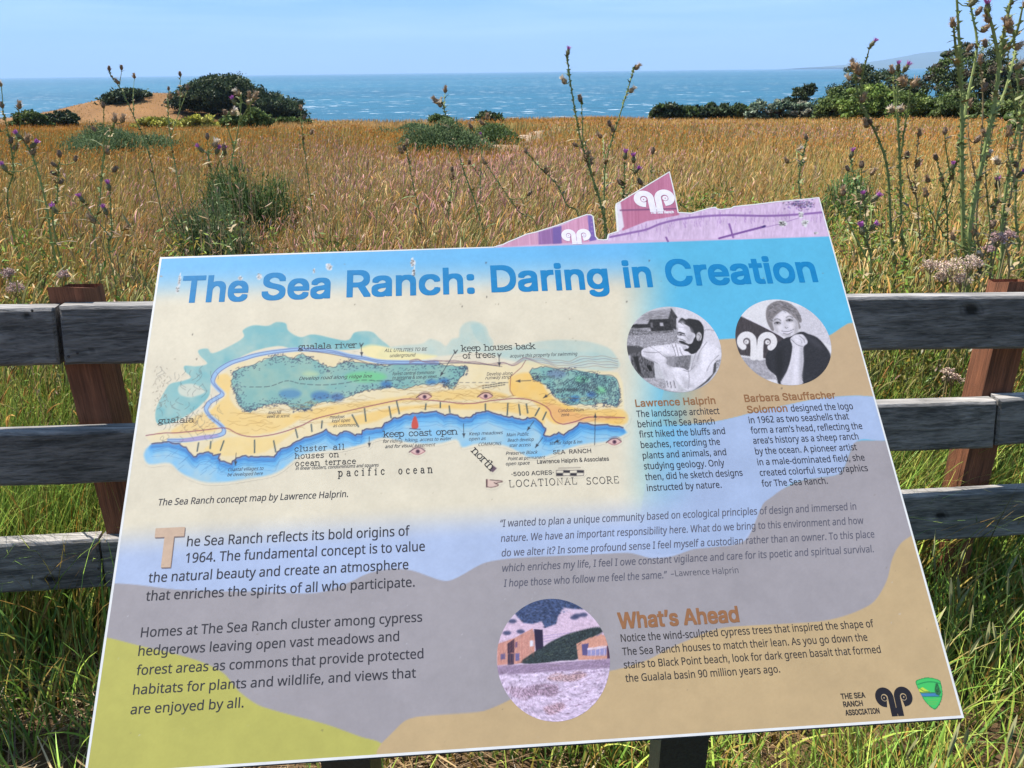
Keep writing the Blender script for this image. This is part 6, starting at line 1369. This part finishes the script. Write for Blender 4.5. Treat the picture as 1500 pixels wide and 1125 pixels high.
plant('cypress_tree', 'small lopsided dark cypress standing alone before the sea on the right', 'tree',
      [(1150, 134), (1160, 126), (1172, 124), (1184, 118), (1195, 122), (1199, 130), (1186, 140), (1174, 146), (1164, 150), (1152, 142)], 104, 1.6, 60, .55, 5000, .17, DK, 105, HG, [(1168, .1, .16)])
HB = 'low bushes along the cliff edge'
plant('bush', 'light green rounded bush below the spreading right-hand cypress', 'bush', [(1232, 158), (1240, 140), (1252, 128), (1272, 120), (1292, 124), (1304, 136), (1312, 160), (1270, 163)], 80, 2.4, 130, .6, 13000, .14, LG, 111, HB)
plant('bush', 'yellowish green bush between the two big right-hand cypresses', 'bush', [(1300, 160), (1306, 140), (1320, 128), (1340, 132), (1358, 142), (1366, 158), (1330, 164)], 76, 2.2, 100, .5, 10000, .13, LG + MG, 112, HB)
plant('bush', 'grey green bush sloping down towards the small lone cypress', 'bush', [(1188, 160), (1198, 146), (1212, 134), (1226, 124), (1240, 132), (1244, 160), (1215, 163)], 88, 2.2, 100, .6, 9000, .15, MG, 113, HB)
plant('bush', 'dense green bush at the right edge behind the thick thistle stems', 'bush', [(1446, 250), (1452, 205), (1462, 178), (1480, 165), (1510, 160), (1530, 190), (1530, 255), (1480, 258)], 26, .9, 90, .32, 7000, .075, MG + LG[:1], 114, HB)
plant('bush', 'mid green bush between the tall brownish cypress and the yellowish bush', 'bush', [(1352, 162), (1360, 146), (1378, 134), (1400, 130), (1424, 138), (1440, 162), (1400, 166)], 74, 2.0, 90, .55, 8000, .13, MG, 115, HB)
plant('bush', 'olive bush below the right flank of the tall brownish cypress', 'bush', [(1430, 166), (1442, 146), (1464, 134), (1492, 132), (1516, 142), (1530, 168), (1480, 170)], 66, 2.0, 90, .5, 8000, .12, MG + DK[:1], 116, HB)
plant('cypress_tree', 'dark cypress rising at the far right edge beyond the brownish one', 'tree', [(1470, 120), (1484, 100), (1504, 86), (1530, 80), (1570, 96), (1590, 130), (1560, 160), (1500, 160)], 92, 4, 150, .8, 12000, .18, DK, 106, HG, [(1525, .05, .25)])
for i, (x0, x1, yt, lb) in enumerate(((952, 1000, 148, 'leftmost low dark bush of the cliff hedge right of centre'), (996, 1032, 152, 'small dark bush second from left in the cliff hedge'), (1028, 1066, 146, 'rounded dark bush third from left in the cliff hedge'), (1060, 1100, 149, 'dark bush at the right end of the cliff hedge'))):
    plant('bush', lb, 'bush', [(x0, 164), (x0 + 4, yt + 5), ((x0 + x1) / 2, yt), (x1 - 4, yt + 4), (x1, 164)], 110, 1.6, 34, .7, 2000, .28, DK + MG[:1], 120 + i, HB)
for i, (x0, x1, yt, lb) in enumerate(((1092, 1128, 146, 'silvery grass-like bush beside the right end of the dark hedge'), (1124, 1160, 142, 'silvery bush below and left of the small lone cypress'), (1158, 1196, 146, 'silvery bush directly below the small lone cypress'))):
    plant('bush', lb, 'bush', [(x0, 164), (x0 + 5, yt + 7), ((x0 + x1) / 2, yt), (x1 - 5, yt + 6), (x1, 164)], 96, 1.4, 30, .5, 1900, .22, SG + [(.25, .24, .17)], 130 + i, HB)
for i, (x0, x1, yt, yb, d, cl, lb) in enumerate(((16, 78, 160, 182, 104, MG, 'dull green bush on the far left below the sea'), (70, 118, 159, 174, 110, DK, 'brownish dark bush beside the far left green bush'), (358, 398, 156, 184, 78, MG, 'bright green bush in front of the knoll cypress'), (325, 362, 160, 182, 82, MG, 'dark green bush just left of the bright bush by the knoll'), (200, 268, 169, 182, 92, YG, 'yellow green low patch below the tan knoll'), (262, 330, 168, 183, 90, YG, 'yellow green low patch in front of the broad cypress'), (696, 738, 161, 176, 96, DK + MG, 'small dark bush alone on the cliff edge near the centre'), (628, 664, 166, 178, 96, MG, 'pale low bush left of the lone central cliff bush'), (395, 470, 170, 180, 100, MG, 'flat olive bush at the foot of the knoll cypress tail'))):
    plant('bush', lb, 'bush', [(x0, yb), (x0 + 3, (yt + yb) / 2), (x0 + (x1 - x0) * .35, yt), (x0 + (x1 - x0) * .7, yt + 2), (x1 - 2, (yt + yb) / 2), (x1, yb)], d, 1.6, 46, .55, 2600, .22, cl, 140 + i, HB)
# grey-green sagebrush in the meadow: feathery upright sprigs on a mound
M_SAGE = leaf_mat('sage_leaf', .25, gloss=.0, up=.4)
def sage(px, pyb, d, rx, h, label, seed, cols, dens=1.0):
    h = h + .22
    c = at(px, pyb, d); gz = float(ground(np.array(c[0]), np.array(d))); rg = np.random.default_rng(seed)
    root = empty('sage_shrub', (c[0], d, gz), label, 'shrub', 'grey green shrubs in the meadow')
    n = int(5200 * dens); a = rg.uniform(0, 2 * math.pi, n); q = np.sqrt(rg.random(n)); lob = 1 + .30 * np.sin(a * 3 + seed) + .20 * np.sin(a * 7 + 2 * seed) + rg.normal(0, .09, n)
    hx, hy = q * rx * lob * np.cos(a), q * rx * .8 * lob * np.sin(a)
    hz = h * (np.clip(1 - q ** 2.2, 0, 1)) * (.35 + 1.0 * fbm(hx / rx * 2.6 + 5, hy / rx * 2.6, seed))
    base = np.stack([c[0] + hx, d + hy, gz + hz * rg.uniform(.25, 1, n) ** .5], -1)
    col = pick(cols, n, rg, .2)
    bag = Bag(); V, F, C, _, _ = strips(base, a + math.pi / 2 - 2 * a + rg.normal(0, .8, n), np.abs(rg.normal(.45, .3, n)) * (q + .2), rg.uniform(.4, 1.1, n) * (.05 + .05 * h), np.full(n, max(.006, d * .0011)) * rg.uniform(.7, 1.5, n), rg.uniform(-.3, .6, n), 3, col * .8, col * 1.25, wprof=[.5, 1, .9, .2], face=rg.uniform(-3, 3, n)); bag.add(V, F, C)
    for q_ in range(3):
        P = base + rg.normal(0, 1, (n, 3)) * np.array([.05, .05, .04]) * (1 + h); bag.add(*leaf_cards(P, rg, max(.010, d * .0011), pick(cols, n, rg, .25), .6, 2.4))
    V, F = lumpy((c[0], d, gz + h * .12), (rx * .55, rx * .45, h * .34), rg); bag.add(V, F, np.tile(np.array(cols[0]) * .8, (len(V), 1)))
    bag.build('foliage', M_SAGE, root)
    mb = MB()
    for k in range(9):
        t = k / 9 * 6.28; e_ = np.array([c[0] + .5 * rx * math.cos(t), d + .4 * rx * math.sin(t), gz + h * .55]); mb.tube([np.array([c[0], d, gz - .05]), e_ * .5 + np.array([c[0], d, gz]) * .5 + np.array([0, 0, .05]), e_], [.014, .01, .004], (1, 1, 1), 5)
    mb.build('stems', M_BARK, root); SHRUBS.append((c[0], d, rx)); FRONT.append((math.atan2(c[0], d), 1.15 * rx / d, d, .45 if d < 12 else .6))
SGB = [(.095, .135, .055), (.12, .165, .075), (.075, .11, .045), (.15, .19, .10)]
SGD = [(.045, .08, .022), (.065, .105, .03), (.085, .12, .045), (.11, .15, .07)]
sage(170, 214, 30, 2.5, 1.0, 'blue green sage mound in the left middle distance', 201, SGB, 1.3)
sage(356, 318, 8.2, .62, .80, 'dark green feathery shrub nearest the sign on the left', 202, SGD, 1.2)
sage(300, 345, 6.4, .42, .50, 'small grey sage clump close behind the fence left of the dark shrub', 203, SGB, .8)
sage(650, 226, 24, 1.45, .80, 'grey sage mound behind the bending thistles near the centre', 204, SGB, 1.0)
sage(716, 205, 30, 1.3, .62, 'olive shrub just right of the central sage mound', 205, MG + SGB, .8)
sage(1236, 330, 7.6, .36, .62, 'bright green feathery shrub right of the sign top corner', 206, [(.08, .15, .05), (.11, .19, .07), (.06, .11, .04)], .9)
sage(600, 196, 44, 2.2, .6, 'faint far sage patch left of the central mound', 207, SGB, .7)
meadow(); green_grass(); thatch(); weeds()

# ------------------------------------------------------------------ thistles
def head_mesh(kind, seed):
    """one thistle head, base at the origin, pointing up; kind: purple, bud, dry, fluff"""
    rg = random.Random(seed); mb = MB(); H_, R_ = {'purple': (.022, .0085), 'bud': (.024, .0085), 'dry': (.020, .010), 'fluff': (.018, .0095)}[kind]
    gc = {'purple': (.15, .14, .07), 'bud': (.17, .115, .075), 'dry': (.24, .155, .085), 'fluff': (.30, .22, .13)}[kind]
    R_ *= .85; zs = np.linspace(0, 1, 6); pr = np.array([.35, .8, 1.0, .95, .78, .66]); V = []
    for z, p in zip(zs, pr):
        for k in range(9):
            t = 2 * math.pi * k / 9 + z; V.append([R_ * p * math.cos(t), R_ * p * math.sin(t), H_ * z])
    F = [[i * 9 + j, i * 9 + (j + 1) % 9, i * 9 + 9 + (j + 1) % 9, i * 9 + 9 + j] for i in range(5) for j in range(9)]; F.append([45 + j for j in range(9)]); F.append(list(range(9))[::-1])
    mb.add(V, F, gc)
    for k in range(34):                                   # spiny bracts
        z = rg.uniform(.05, .95); t = rg.uniform(0, 6.28); p = np.interp(z, zs, pr) * R_; o = np.array([p * math.cos(t), p * math.sin(t), H_ * z]); out_ = np.array([math.cos(t), math.sin(t), rg.uniform(.3, 1.3)]); out_ /= np.linalg.norm(out_)
        sd = np.array([-math.sin(t), math.cos(t), 0]) * .0018; L_ = rg.uniform(.004, .010) * (1.3 if kind in ('dry', 'fluff') else 1)
        mb.add([o - sd - out_ * .001, o + sd - out_ * .001, o + out_ * L_], [[0, 1, 2]], np.array(gc) * rg.uniform(.8, 1.9))
    tb = MB()
    if kind != 'bud':
        tc = {'purple': (.42, .13, .40), 'dry': (.42, .30, .20), 'fluff': (.68, .60, .50)}[kind]; n_ = 42
        for k in range(n_):
            t = rg.uniform(0, 6.28); sp = rg.uniform(.1, .75) * (1.3 if kind == 'fluff' else 1); r0 = rg.uniform(0, .6) * R_; o = np.array([r0 * math.cos(t), r0 * math.sin(t), H_ * .96]); dr = np.array([sp * math.cos(t), sp * math.sin(t), 1.0]); dr /= np.linalg.norm(dr)
            sd = np.array([-math.sin(t), math.cos(t), 0]) * .0011; L_ = rg.uniform(.008, .015); mb_c = np.array(tc) * rg.uniform(.7, 1.3)
            tb.add([o - sd, o + sd, o + dr * L_ + sd * .7, o + dr * L_ - sd * .7], [[0, 1, 2, 3]], mb_c)
    return mb, tb
M_HEAD = leaf_mat('thistle_head', .15, gloss=.02)
HEADS = {}
_tmp = []
for kd in ('purple', 'bud', 'dry', 'fluff'):
    for s_ in range(3):
        a, b = head_mesh(kd, s_ + 10); oa = a.build('flower_head', M_HEAD); ob = b.build('florets', M_HEAD) if b.v else None
        HEADS[(kd, s_)] = (oa.data, ob.data if ob else None)
        for o in (oa, ob):
            if o: COL.objects.unlink(o); bpy.data.objects.remove(o)
KD = {'p': 'purple', 'b': 'bud', 'd': 'dry', 'f': 'fluff'}
def thistle(label, d, stems, heads, r0=.0048, seed=0, spiny=1.0, col=(.20, .235, .08), hs_=1.0):
    rg = random.Random(seed * 7 + 3); bx = at(*stems[0][0], d); gz = float(ground(np.array(bx[0]), np.array(bx[1])))
    root = empty('thistle', (bx[0], bx[1], gz), label, 'thistle', 'tall thistles standing in the meadow')
    mb = MB(); tips = []
    for si, st in enumerate(stems):
        dd = d + (0 if si == 0 else rg.uniform(-.12, .12))
        pts = [at(x, y, d + (dd - d) * k / max(1, len(st) - 1)) for k, (x, y) in enumerate(st)]
        if si == 0:
            pts = [np.array([pts[0][0] + .03, pts[0][1], gz - .05])] + pts
        P = cat(pts, 5); n_ = len(P); ra = r0 * (1 if si == 0 else .62); R = np.linspace(ra, ra * .36, n_)
        cc = np.array(col) * rg.uniform(.85, 1.2); top = np.array((.17, .135, .07))
        mb.tube(P, R, cc if si else cc, 6)
        tips.append((P, R))
        Lg = np.linalg.norm(np.diff(P, axis=0), axis=1).sum()
        for k in range(int(Lg * 150 * spiny)):             # spiny wings down the stem
            f = rg.random() * (n_ - 1.01); i = int(f); p = P[i] + (P[i + 1] - P[i]) * (f - i); t = rg.uniform(0, 6.28); T = P[i + 1] - P[i]; T = T / (np.linalg.norm(T) + 1e-9)
            out_ = np.array([math.cos(t), math.sin(t), rg.uniform(-.2, .7)]); out_ /= np.linalg.norm(out_); p = p + out_ * R[i] * .7; L_ = rg.uniform(.003, .009) * (.6 + R[i] / .004)
            mb.add([p - T * .004, p + T * .005, p + out_ * L_ + T * .003], [[0, 1, 2]], cc * rg.uniform(.8, 1.7))
        for k in range(int(Lg * 22)):                      # narrow, half withered leaves
            f = rg.random() ** .9 * (n_ - 1.01); i = int(f); p = P[i] + (P[i + 1] - P[i]) * (f - i); t = rg.uniform(0, 6.28); L_ = rg.uniform(.02, .085) * (1.15 - .7 * i / n_); u = np.array([math.cos(t), math.sin(t), rg.uniform(.2, 1.4)]); u /= np.linalg.norm(u); s_ = np.cross(u, [0, 0, 1.0]); s_ /= np.linalg.norm(s_)
            w = L_ * rg.uniform(.09, .17); g_ = np.array([0, 0, -.35 * L_]); lc = np.array(rg.choice([(.13, .17, .06), (.19, .20, .09), (.22, .15, .08), (.30, .23, .13), (.16, .12, .07)]))
            q = [p - s_ * .001, p + s_ * .001]; Vs = []; 
            for m_ in range(4):
                v = (m_ + .6) / 3.6; c_ = p + u * L_ * v + g_ * v * v; ww = w * (1.5 if m_ % 2 == 0 else .55) * (1 - .6 * v); Vs += [c_ - s_ * ww, c_ + s_ * ww]
            Vs = q + Vs + [p + u * L_ * 1.08 + g_ * 1.2]
            mb.add(Vs, [[0, 1, 3, 2], [2, 3, 5, 4], [4, 5, 7, 6], [6, 7, 9, 8], [8, 9, 10]], lc)
    allP = np.concatenate([t[0] for t in tips])
    hd = []
    for k, h in enumerate(heads):
        x, y, kd = h[:3]; q0 = at(x, y, d)
        j = int(np.argmin(np.hypot(allP[:, 0] - q0[0], allP[:, 2] - q0[2]))); near = allP[j]
        q = at(x, y + 5, near[1]) if True else q0
        ln = np.linalg.norm(q - near)
        if ln > .006: mb.tube([near, (near + q) / 2 + np.array([0, 0, -.12 * ln]), q], [.0018, .0016, .0018], np.array(col), 5)
        up = q - near; up = up / (ln + 1e-9) * .6 + np.array([rg.uniform(-.3, .3), rg.uniform(-.3, .3), 1.0])
        hd.append((q, up, KD[kd]))
    mb.build('stem', M_STEM, root)
    for q, up, kd in hd:
        a, b = HEADS[(kd, rg.randrange(3))]; o = bpy.data.objects.new('flower_head', a); COL.objects.link(o); o.parent = root
        o.location = (q - ORG[root.name]).tolist(); o.rotation_euler = Vector(up.tolist()).to_track_quat('Z', 'Y').to_euler(); s_ = hs_ * rg.uniform(.95, 1.3); o.scale = (s_, s_, s_)
        if b is not None:
            f_ = bpy.data.objects.new('florets', b); COL.objects.link(f_); f_.parent = o
    return root
TH = [
 ('thick green thistle, leftmost in the tall right edge cluster, its stem cut by the top', 2.5, [[(1411, 425), (1411, 350), (1409, 250), (1409, 180), (1408, 110), (1405, 60), (1400, -30)], [(1409, 190), (1418, 140), (1431, 70), (1424, 20), (1420, 2)], [(1408, 130), (1400, 70), (1397, 40)]], [(1397, 36, 'd'), (1419, 4, 'p'), (1437, 42, 'd'), (1430, 18, 'b'), (1416, 70, 'b')], .0085),
 ('thick leaning thistle with brown heads near the top right corner', 2.45, [[(1416, 425), (1420, 340), (1432, 270), (1447, 200), (1457, 150), (1464, 95), (1470, 50), (1480, 5), (1486, -30)], [(1465, 100), (1456, 50), (1448, 20), (1446, 14)], [(1468, 80), (1488, 50), (1498, 10)], [(1452, 175), (1470, 140), (1484, 90), (1487, 70)]], [(1446, 16, 'p'), (1449, 28, 'd'), (1478, 35, 'd'), (1487, 68, 'f'), (1482, 44, 'd'), (1499, 6, 'd'), (1444, 64, 'b')], .009),
 ('thistle leaning out of the right edge with a purple head', 2.6, [[(1462, 410), (1467, 333), (1476, 262), (1483, 220), (1492, 180), (1499, 150)], [(1472, 290), (1490, 262), (1496, 256)]], [(1498, 154, 'p'), (1490, 256, 'p'), (1482, 215, 'd'), (1506, 130, 'd')], .007),
 ('thistle with pale dried heads rising over the light green bush, left of its near twin', 2.9, [[(1309, 425), (1305, 345), (1300, 250), (1285, 200), (1264, 160), (1255, 130), (1252, 98)], [(1262, 150), (1263, 112), (1270, 85), (1274, 68)]], [(1274, 64, 'p'), (1252, 96, 'd'), (1246, 113, 'f'), (1259, 104, 'd'), (1262, 145, 'd'), (1276, 178, 'b'), (1270, 182, 'd')], .0062),
 ('thistle crowned with a tight bunch of pinkish heads before the spreading cypress', 2.9, [[(1322, 425), (1320, 333), (1319, 270), (1317, 213), (1314, 150), (1316, 106)], [(1318, 235), (1328, 170), (1334, 126)], [(1316, 180), (1309, 130), (1309, 108)]], [(1315, 99, 'p'), (1319, 116, 'd'), (1335, 123, 'd'), (1308, 103, 'd'), (1322, 159, 'f'), (1308, 160, 'f'), (1323, 101, 'p'), (1327, 121, 'd')], .0062),
 ('short thistle with one dark and one fluffy head above the torn sign edge', 3.2, [[(1172, 345), (1170, 267), (1177, 225), (1182, 204)], [(1172, 255), (1168, 232), (1166, 220)]], [(1182, 200, 'b'), (1167, 217, 'f'), (1155, 234, 'd')], .004),
 ('slender thistle with two dark purple heads between the tall right-hand clusters', 2.8, [[(1360, 410), (1375, 310), (1393, 262), (1402, 232), (1404, 216)], [(1393, 262), (1386, 220), (1384, 198)]], [(1404, 212, 'p'), (1384, 193, 'b'), (1360, 262, 'd')], .0042),
 ('low thistle with three small heads just left of the paired thistles', 3.0, [[(1266, 400), (1258, 300), (1250, 255), (1246, 232)], [(1258, 290), (1262, 262), (1262, 247)]], [(1246, 227, 'p'), (1243, 246, 'b'), (1262, 243, 'b'), (1275, 252, 'd')], .004),
 ('low thistle with purple heads beside the right corner of the sign', 2.4, [[(1272, 440), (1270, 350), (1266, 295)], [(1270, 360), (1276, 320), (1275, 296)], [(1270, 380), (1240, 320), (1235, 290)]], [(1264, 289, 'p'), (1275, 291, 'p'), (1235, 282, 'd'), (1273, 333, 'p'), (1264, 340, 'p')], .0038),
 ('leafy thistle with a single purple head low among the thick right edge stems', 2.7, [[(1446, 420), (1455, 330), (1460, 275)], [(1452, 350), (1444, 260), (1446, 230)]], [(1460, 270, 'p'), (1446, 226, 'f'), (1452, 300, 'd')], .0045),
 ('tall thin pale stemmed thistle running up the very right edge', 2.75, [[(1488, 430), (1487, 300), (1494, 200), (1490, 110), (1483, 40)], [(1492, 180), (1478, 110), (1477, 74)]], [(1482, 34, 'd'), (1477, 70, 'd'), (1494, 120, 'b'), (1487, 96, 'f')], .0052),
 ('tall thistle with a purple top standing against the sea right of centre', 3.3, [[(890, 380), (880, 300), (866, 255), (852, 210), (842, 160), (834, 110), (831, 82)], [(854, 218), (853, 180), (852, 152)], [(872, 280), (864, 240), (856, 205)]], [(831, 77, 'p'), (829, 118, 'f'), (851, 145, 'b'), (858, 228, 'd'), (846, 210, 'b'), (861, 237, 'd')], .0052),
 ('thistle forking right of the purple topped one, its brown head against the sea', 3.4, [[(886, 370), (885, 290), (888, 235), (905, 178), (920, 130), (929, 100)], [(886, 240), (884, 210), (883, 200)]], [(930, 97, 'd'), (922, 131, 'f'), (894, 181, 'b'), (898, 189, 'd'), (882, 197, 'd'), (887, 236, 'd')], .0046),
 ('thistle bending left with brown heads against the sea left of centre', 3.6, [[(714, 380), (700, 310), (680, 252), (666, 205), (655, 175), (648, 152), (644, 148)], [(651, 165), (651, 145), (652, 136)]], [(642, 147, 'd'), (652, 131, 'd'), (645, 152, 'f')], .0042),
 ('small dark headed thistle alone in the grass left of the bending one', 3.8, [[(618, 340), (606, 275), (598, 232), (594, 216)]], [(593, 216, 'b'), (595, 209, 'd'), (590, 220, 'd')], .003),
 ('upright thistle with brown tops just right of the bending one', 4.0, [[(702, 380), (703, 300), (706, 220), (712, 178)], [(704, 260), (690, 240), (687, 236)]], [(706, 198, 'p'), (713, 171, 'd'), (687, 236, 'b'), (692, 184, 'd'), (709, 178, 'd')], .0038),
 ('short thistle with a stack of dark leaves below the bending one', 3.7, [[(658, 340), (660, 290), (662, 252)]], [(662, 247, 'b'), (661, 258, 'd')], .003),
 ('group of small purple tipped thistle heads close behind the sign peak', 3.0, [[(914, 345), (914, 280), (915, 236)], [(914, 300), (926, 265), (928, 240)], [(914, 320), (948, 280), (956, 230)]], [(915, 229, 'p'), (928, 234, 'p'), (929, 249, 'p'), (956, 221, 'b'), (913, 267, 'b'), (940, 266, 'b')], .0036),
 ('dark bare thistle slanting up to the left behind the low sign peak', 3.5, [[(852, 345), (830, 300), (815, 270), (790, 245), (772, 224)]], [(771, 220, 'b'), (800, 250, 'd')], .0036),
 ('dark bare thistle slanting to the left near the middle of the meadow', 3.7, [[(790, 350), (760, 310), (735, 275), (712, 240)], [(748, 292), (768, 290), (772, 285)]], [(711, 236, 'd'), (773, 282, 'b')], .0036),
 ('tall branching thistle with white and purple heads in front of the knoll cypress', 3.2, [[(338, 400), (337, 340), (338, 250), (348, 195), (353, 155), (352, 140)], [(343, 215), (333, 185), (330, 168)], [(351, 178), (366, 154), (372, 146)]], [(351, 135, 'f'), (345, 149, 'p'), (372, 142, 'd'), (362, 148, 'f'), (330, 164, 'b'), (339, 164, 'f'), (366, 140, 'd')], .0045),
 ('dark stemmed thistle with purple side heads just left of the tall branching one', 3.0, [[(352, 410), (325, 310), (312, 268), (305, 222)], [(312, 265), (322, 235), (328, 222)]], [(304, 200, 'b'), (298, 218, 'p'), (314, 211, 'f'), (328, 217, 'b'), (316, 221, 'p'), (329, 223, 'p')], .0042),
 ('very thin thistle leaning left with tiny heads above the left knoll', 5.0, [[(228, 270), (215, 215), (195, 168), (178, 132), (165, 115), (160, 104)], [(174, 128), (177, 112), (178, 103)], [(196, 170), (195, 140), (197, 114)]], [(160, 99, 'b'), (178, 98, 'b'), (197, 110, 'd'), (174, 118, 'd')], .0042),
 ('thin forked thistle with small heads in front of the knoll summit', 4.6, [[(258, 250), (250, 205), (246, 160), (247, 134)], [(250, 200), (266, 155), (275, 132)], [(263, 165), (264, 130), (264, 112)]], [(247, 128, 'b'), (264, 107, 'b'), (268, 137, 'd'), (275, 127, 'b'), (250, 140, 'd')], .0042),
 ('green stemmed thistle bending left with a purple head near the left edge', 3.0, [[(84, 390), (70, 310), (52, 240), (40, 215), (34, 202)]], [(32, 200, 'p'), (45, 212, 'p'), (46, 222, 'd'), (38, 205, 'd'), (10, 246, 'p')], .005),
 ('thistle with brown heads before the blue green sage mound', 3.2, [[(142, 380), (146, 300), (152, 230), (163, 195), (168, 180)], [(152, 235), (152, 180), (152, 160)]], [(168, 175, 'd'), (178, 175, 'd'), (152, 154, 'b'), (140, 188, 'b'), (158, 222, 'd'), (165, 247, 'b')], .004),
 ('low thistle with scattered purple heads left of the dark green shrub', 2.8, [[(166, 400), (164, 340), (161, 282)], [(164, 350), (132, 310), (124, 298)], [(164, 370), (180, 340), (184, 335)]], [(161, 275, 'p'), (123, 292, 'p'), (157, 310, 'p'), (140, 322, 'd'), (84, 308, 'p'), (184, 332, 'd')], .0036),
 ('short thistle with a column of dark heads right of the green bending one', 2.9, [[(84, 360), (84, 290), (86, 240)]], [(88, 226, 'b'), (84, 240, 'b'), (84, 252, 'b'), (87, 265, 'b'), (110, 232, 'b')], .0038),
 ('thistle cut by the left edge with pale and dark heads', 3.5, [[(16, 330), (20, 250), (12, 195), (4, 162)], [(18, 240), (30, 180), (28, 162)]], [(4, 154, 'b'), (1, 188, 'p'), (2, 122, 'f'), (28, 155, 'd'), (16, 205, 'b'), (20, 215, 'd')], .004),
 ('small thin thistle alone right of the knoll cypress tail', 4.5, [[(450, 250), (444, 205), (441, 166)]], [(441, 157, 'd'), (444, 170, 'b'), (455, 192, 'd')], .0036),
 ('dry brown thistle with small faded heads between the two thick green stems', 2.7, [[(1432, 430), (1430, 330), (1436, 240), (1440, 150), (1436, 95)], [(1434, 280), (1420, 215), (1418, 160)], [(1437, 240), (1452, 200), (1457, 150)]], [(1436, 90, 'd'), (1418, 155, 'd'), (1457, 145, 'f'), (1428, 205, 'b'), (1446, 196, 'd'), (1440, 130, 'b')], .0046, (.24, .18, .09)),
 ('pale dry thistle stalk leaning right just above the right-hand post', 2.6, [[(1474, 430), (1470, 350), (1480, 290), (1494, 230), (1500, 190)], [(1474, 320), (1462, 270), (1464, 240)], [(1486, 260), (1476, 225), (1478, 200)]], [(1500, 186, 'd'), (1464, 236, 'f'), (1478, 196, 'd'), (1490, 240, 'b')], .0042, (.26, .22, .11)),
 ('thin green thistle with small heads left of the leftmost thick green stem', 2.8, [[(1382, 430), (1388, 340), (1384, 280), (1372, 235)], [(1386, 310), (1396, 275), (1394, 250)], [(1386, 350), (1364, 310), (1358, 288)]], [(1371, 230, 'b'), (1394, 245, 'p'), (1357, 284, 'd'), (1380, 262, 'd')], .004, (.18, .22, .075)),
 ('low branching thistle with dull heads at the foot of the thick green stems', 2.45, [[(1430, 440), (1432, 390), (1426, 345)], [(1432, 400), (1446, 360), (1450, 335)], [(1430, 410), (1404, 375), (1398, 352)]], [(1425, 340, 'd'), (1451, 330, 'b'), (1397, 347, 'd'), (1438, 372, 'f')], .004, (.20, .21, .08)),
 ('spindly brown thistle rising between the paired thistles and the thick stems', 2.9, [[(1344, 420), (1346, 330), (1340, 260), (1346, 200)], [(1342, 290), (1330, 255), (1328, 232)]], [(1346, 195, 'd'), (1328, 228, 'b'), (1342, 240, 'd')], .0034, (.22, .17, .085)),
]
for i, t in enumerate(TH): thistle(t[0], t[1], t[2], t[3], t[4], i + 1, 1.0 if t[4] > .005 else .6, *([t[5]] if len(t) > 5 else []))

# pinkish flat-topped flower heads gone to seed beside the right-hand post
def umbel(label, d, base_px, tops, seed, cols):
    rg = np.random.default_rng(seed); bx = at(*base_px, d); gz = float(ground(np.array(bx[0]), np.array(bx[1])))
    root = empty('seeding_plant', (bx[0], bx[1], gz), label, 'plant'); mb = MB(); P0_ = np.array([bx[0], bx[1], gz]); bag = None
    for tx, ty, rad in tops:
        q = at(tx, ty, d + rg.uniform(-.08, .08)); R = rad / FPX * d; mid = P0_ * .4 + q * .6 + np.array([0, 0, -.03]); mb.tube(cat([P0_, mid, q + np.array([0, 0, -R])], 4), .0028, (.20, .17, .08), 5); b = Bag(); n = 0; pts = []
        for k in range(16):
            u = rg.normal(0, 1, 3); u /= np.linalg.norm(u); u[2] = abs(u[2]) * .9; e_ = q + u * R * rg.uniform(.6, 1); mb.tube([q + np.array([0, 0, -R]), e_], .0009, (.25, .19, .10), 4); pts.append(e_ + rg.normal(0, .22 * R, (34, 3)) * np.array([1, 1, .7]))
        pts = np.concatenate(pts); b.add(*leaf_cards(pts, rg, .0042, pick(cols, len(pts), rg, .2), .3, 1.5)); b.build('flower_cluster', M_HEAD, root)
    mb.build('stem', M_STEM, root)
CR = [(.55, .44, .30), (.62, .50, .38), (.45, .32, .24), (.52, .36, .34)]
umbel('cream and pink seed heads in a loose cluster left of the right-hand post', 2.35, (1405, 470), [(1398, 396, 19), (1420, 388, 14), (1384, 408, 12), (1410, 414, 14), (1365, 392, 13)], 1, CR)
umbel('small faded pink seed head at rail height beside the right-hand post', 2.2, (1392, 590), [(1396, 556, 12), (1388, 546, 8)], 2, CR)
umbel('rosy seed plume behind the fence near the right edge', 2.5, (1462, 410), [(1462, 352, 12), (1478, 346, 9), (1448, 366, 8)], 3, [(.45, .28, .26), (.52, .36, .33)])
umbel('dusty pink seed heads behind the left post', 2.4, (92, 450), [(94, 405, 9), (20, 425, 12), (12, 402, 9)], 4, [(.42, .28, .26), (.48, .34, .30), (.38, .27, .22)])

# ------------------------------------------------------------------ sea haze
m, N, L = new_mat('haze_air')
out = N.new('ShaderNodeOutputMaterial'); pv = N.new('ShaderNodeVolumePrincipled')
pv.inputs['Color'].default_value = (.46, .69, 1.0, 1); pv.inputs['Density'].default_value = HAZE_DENSITY; pv.inputs['Anisotropy'].default_value = 0.0
L.new(pv.outputs[0], out.inputs['Volume'])
hz = MB(); box(hz, (-42600, -400, SEA_Z - 2), (42600, 42600, 1150))
tag(hz.build('haze', m), kind='stuff')
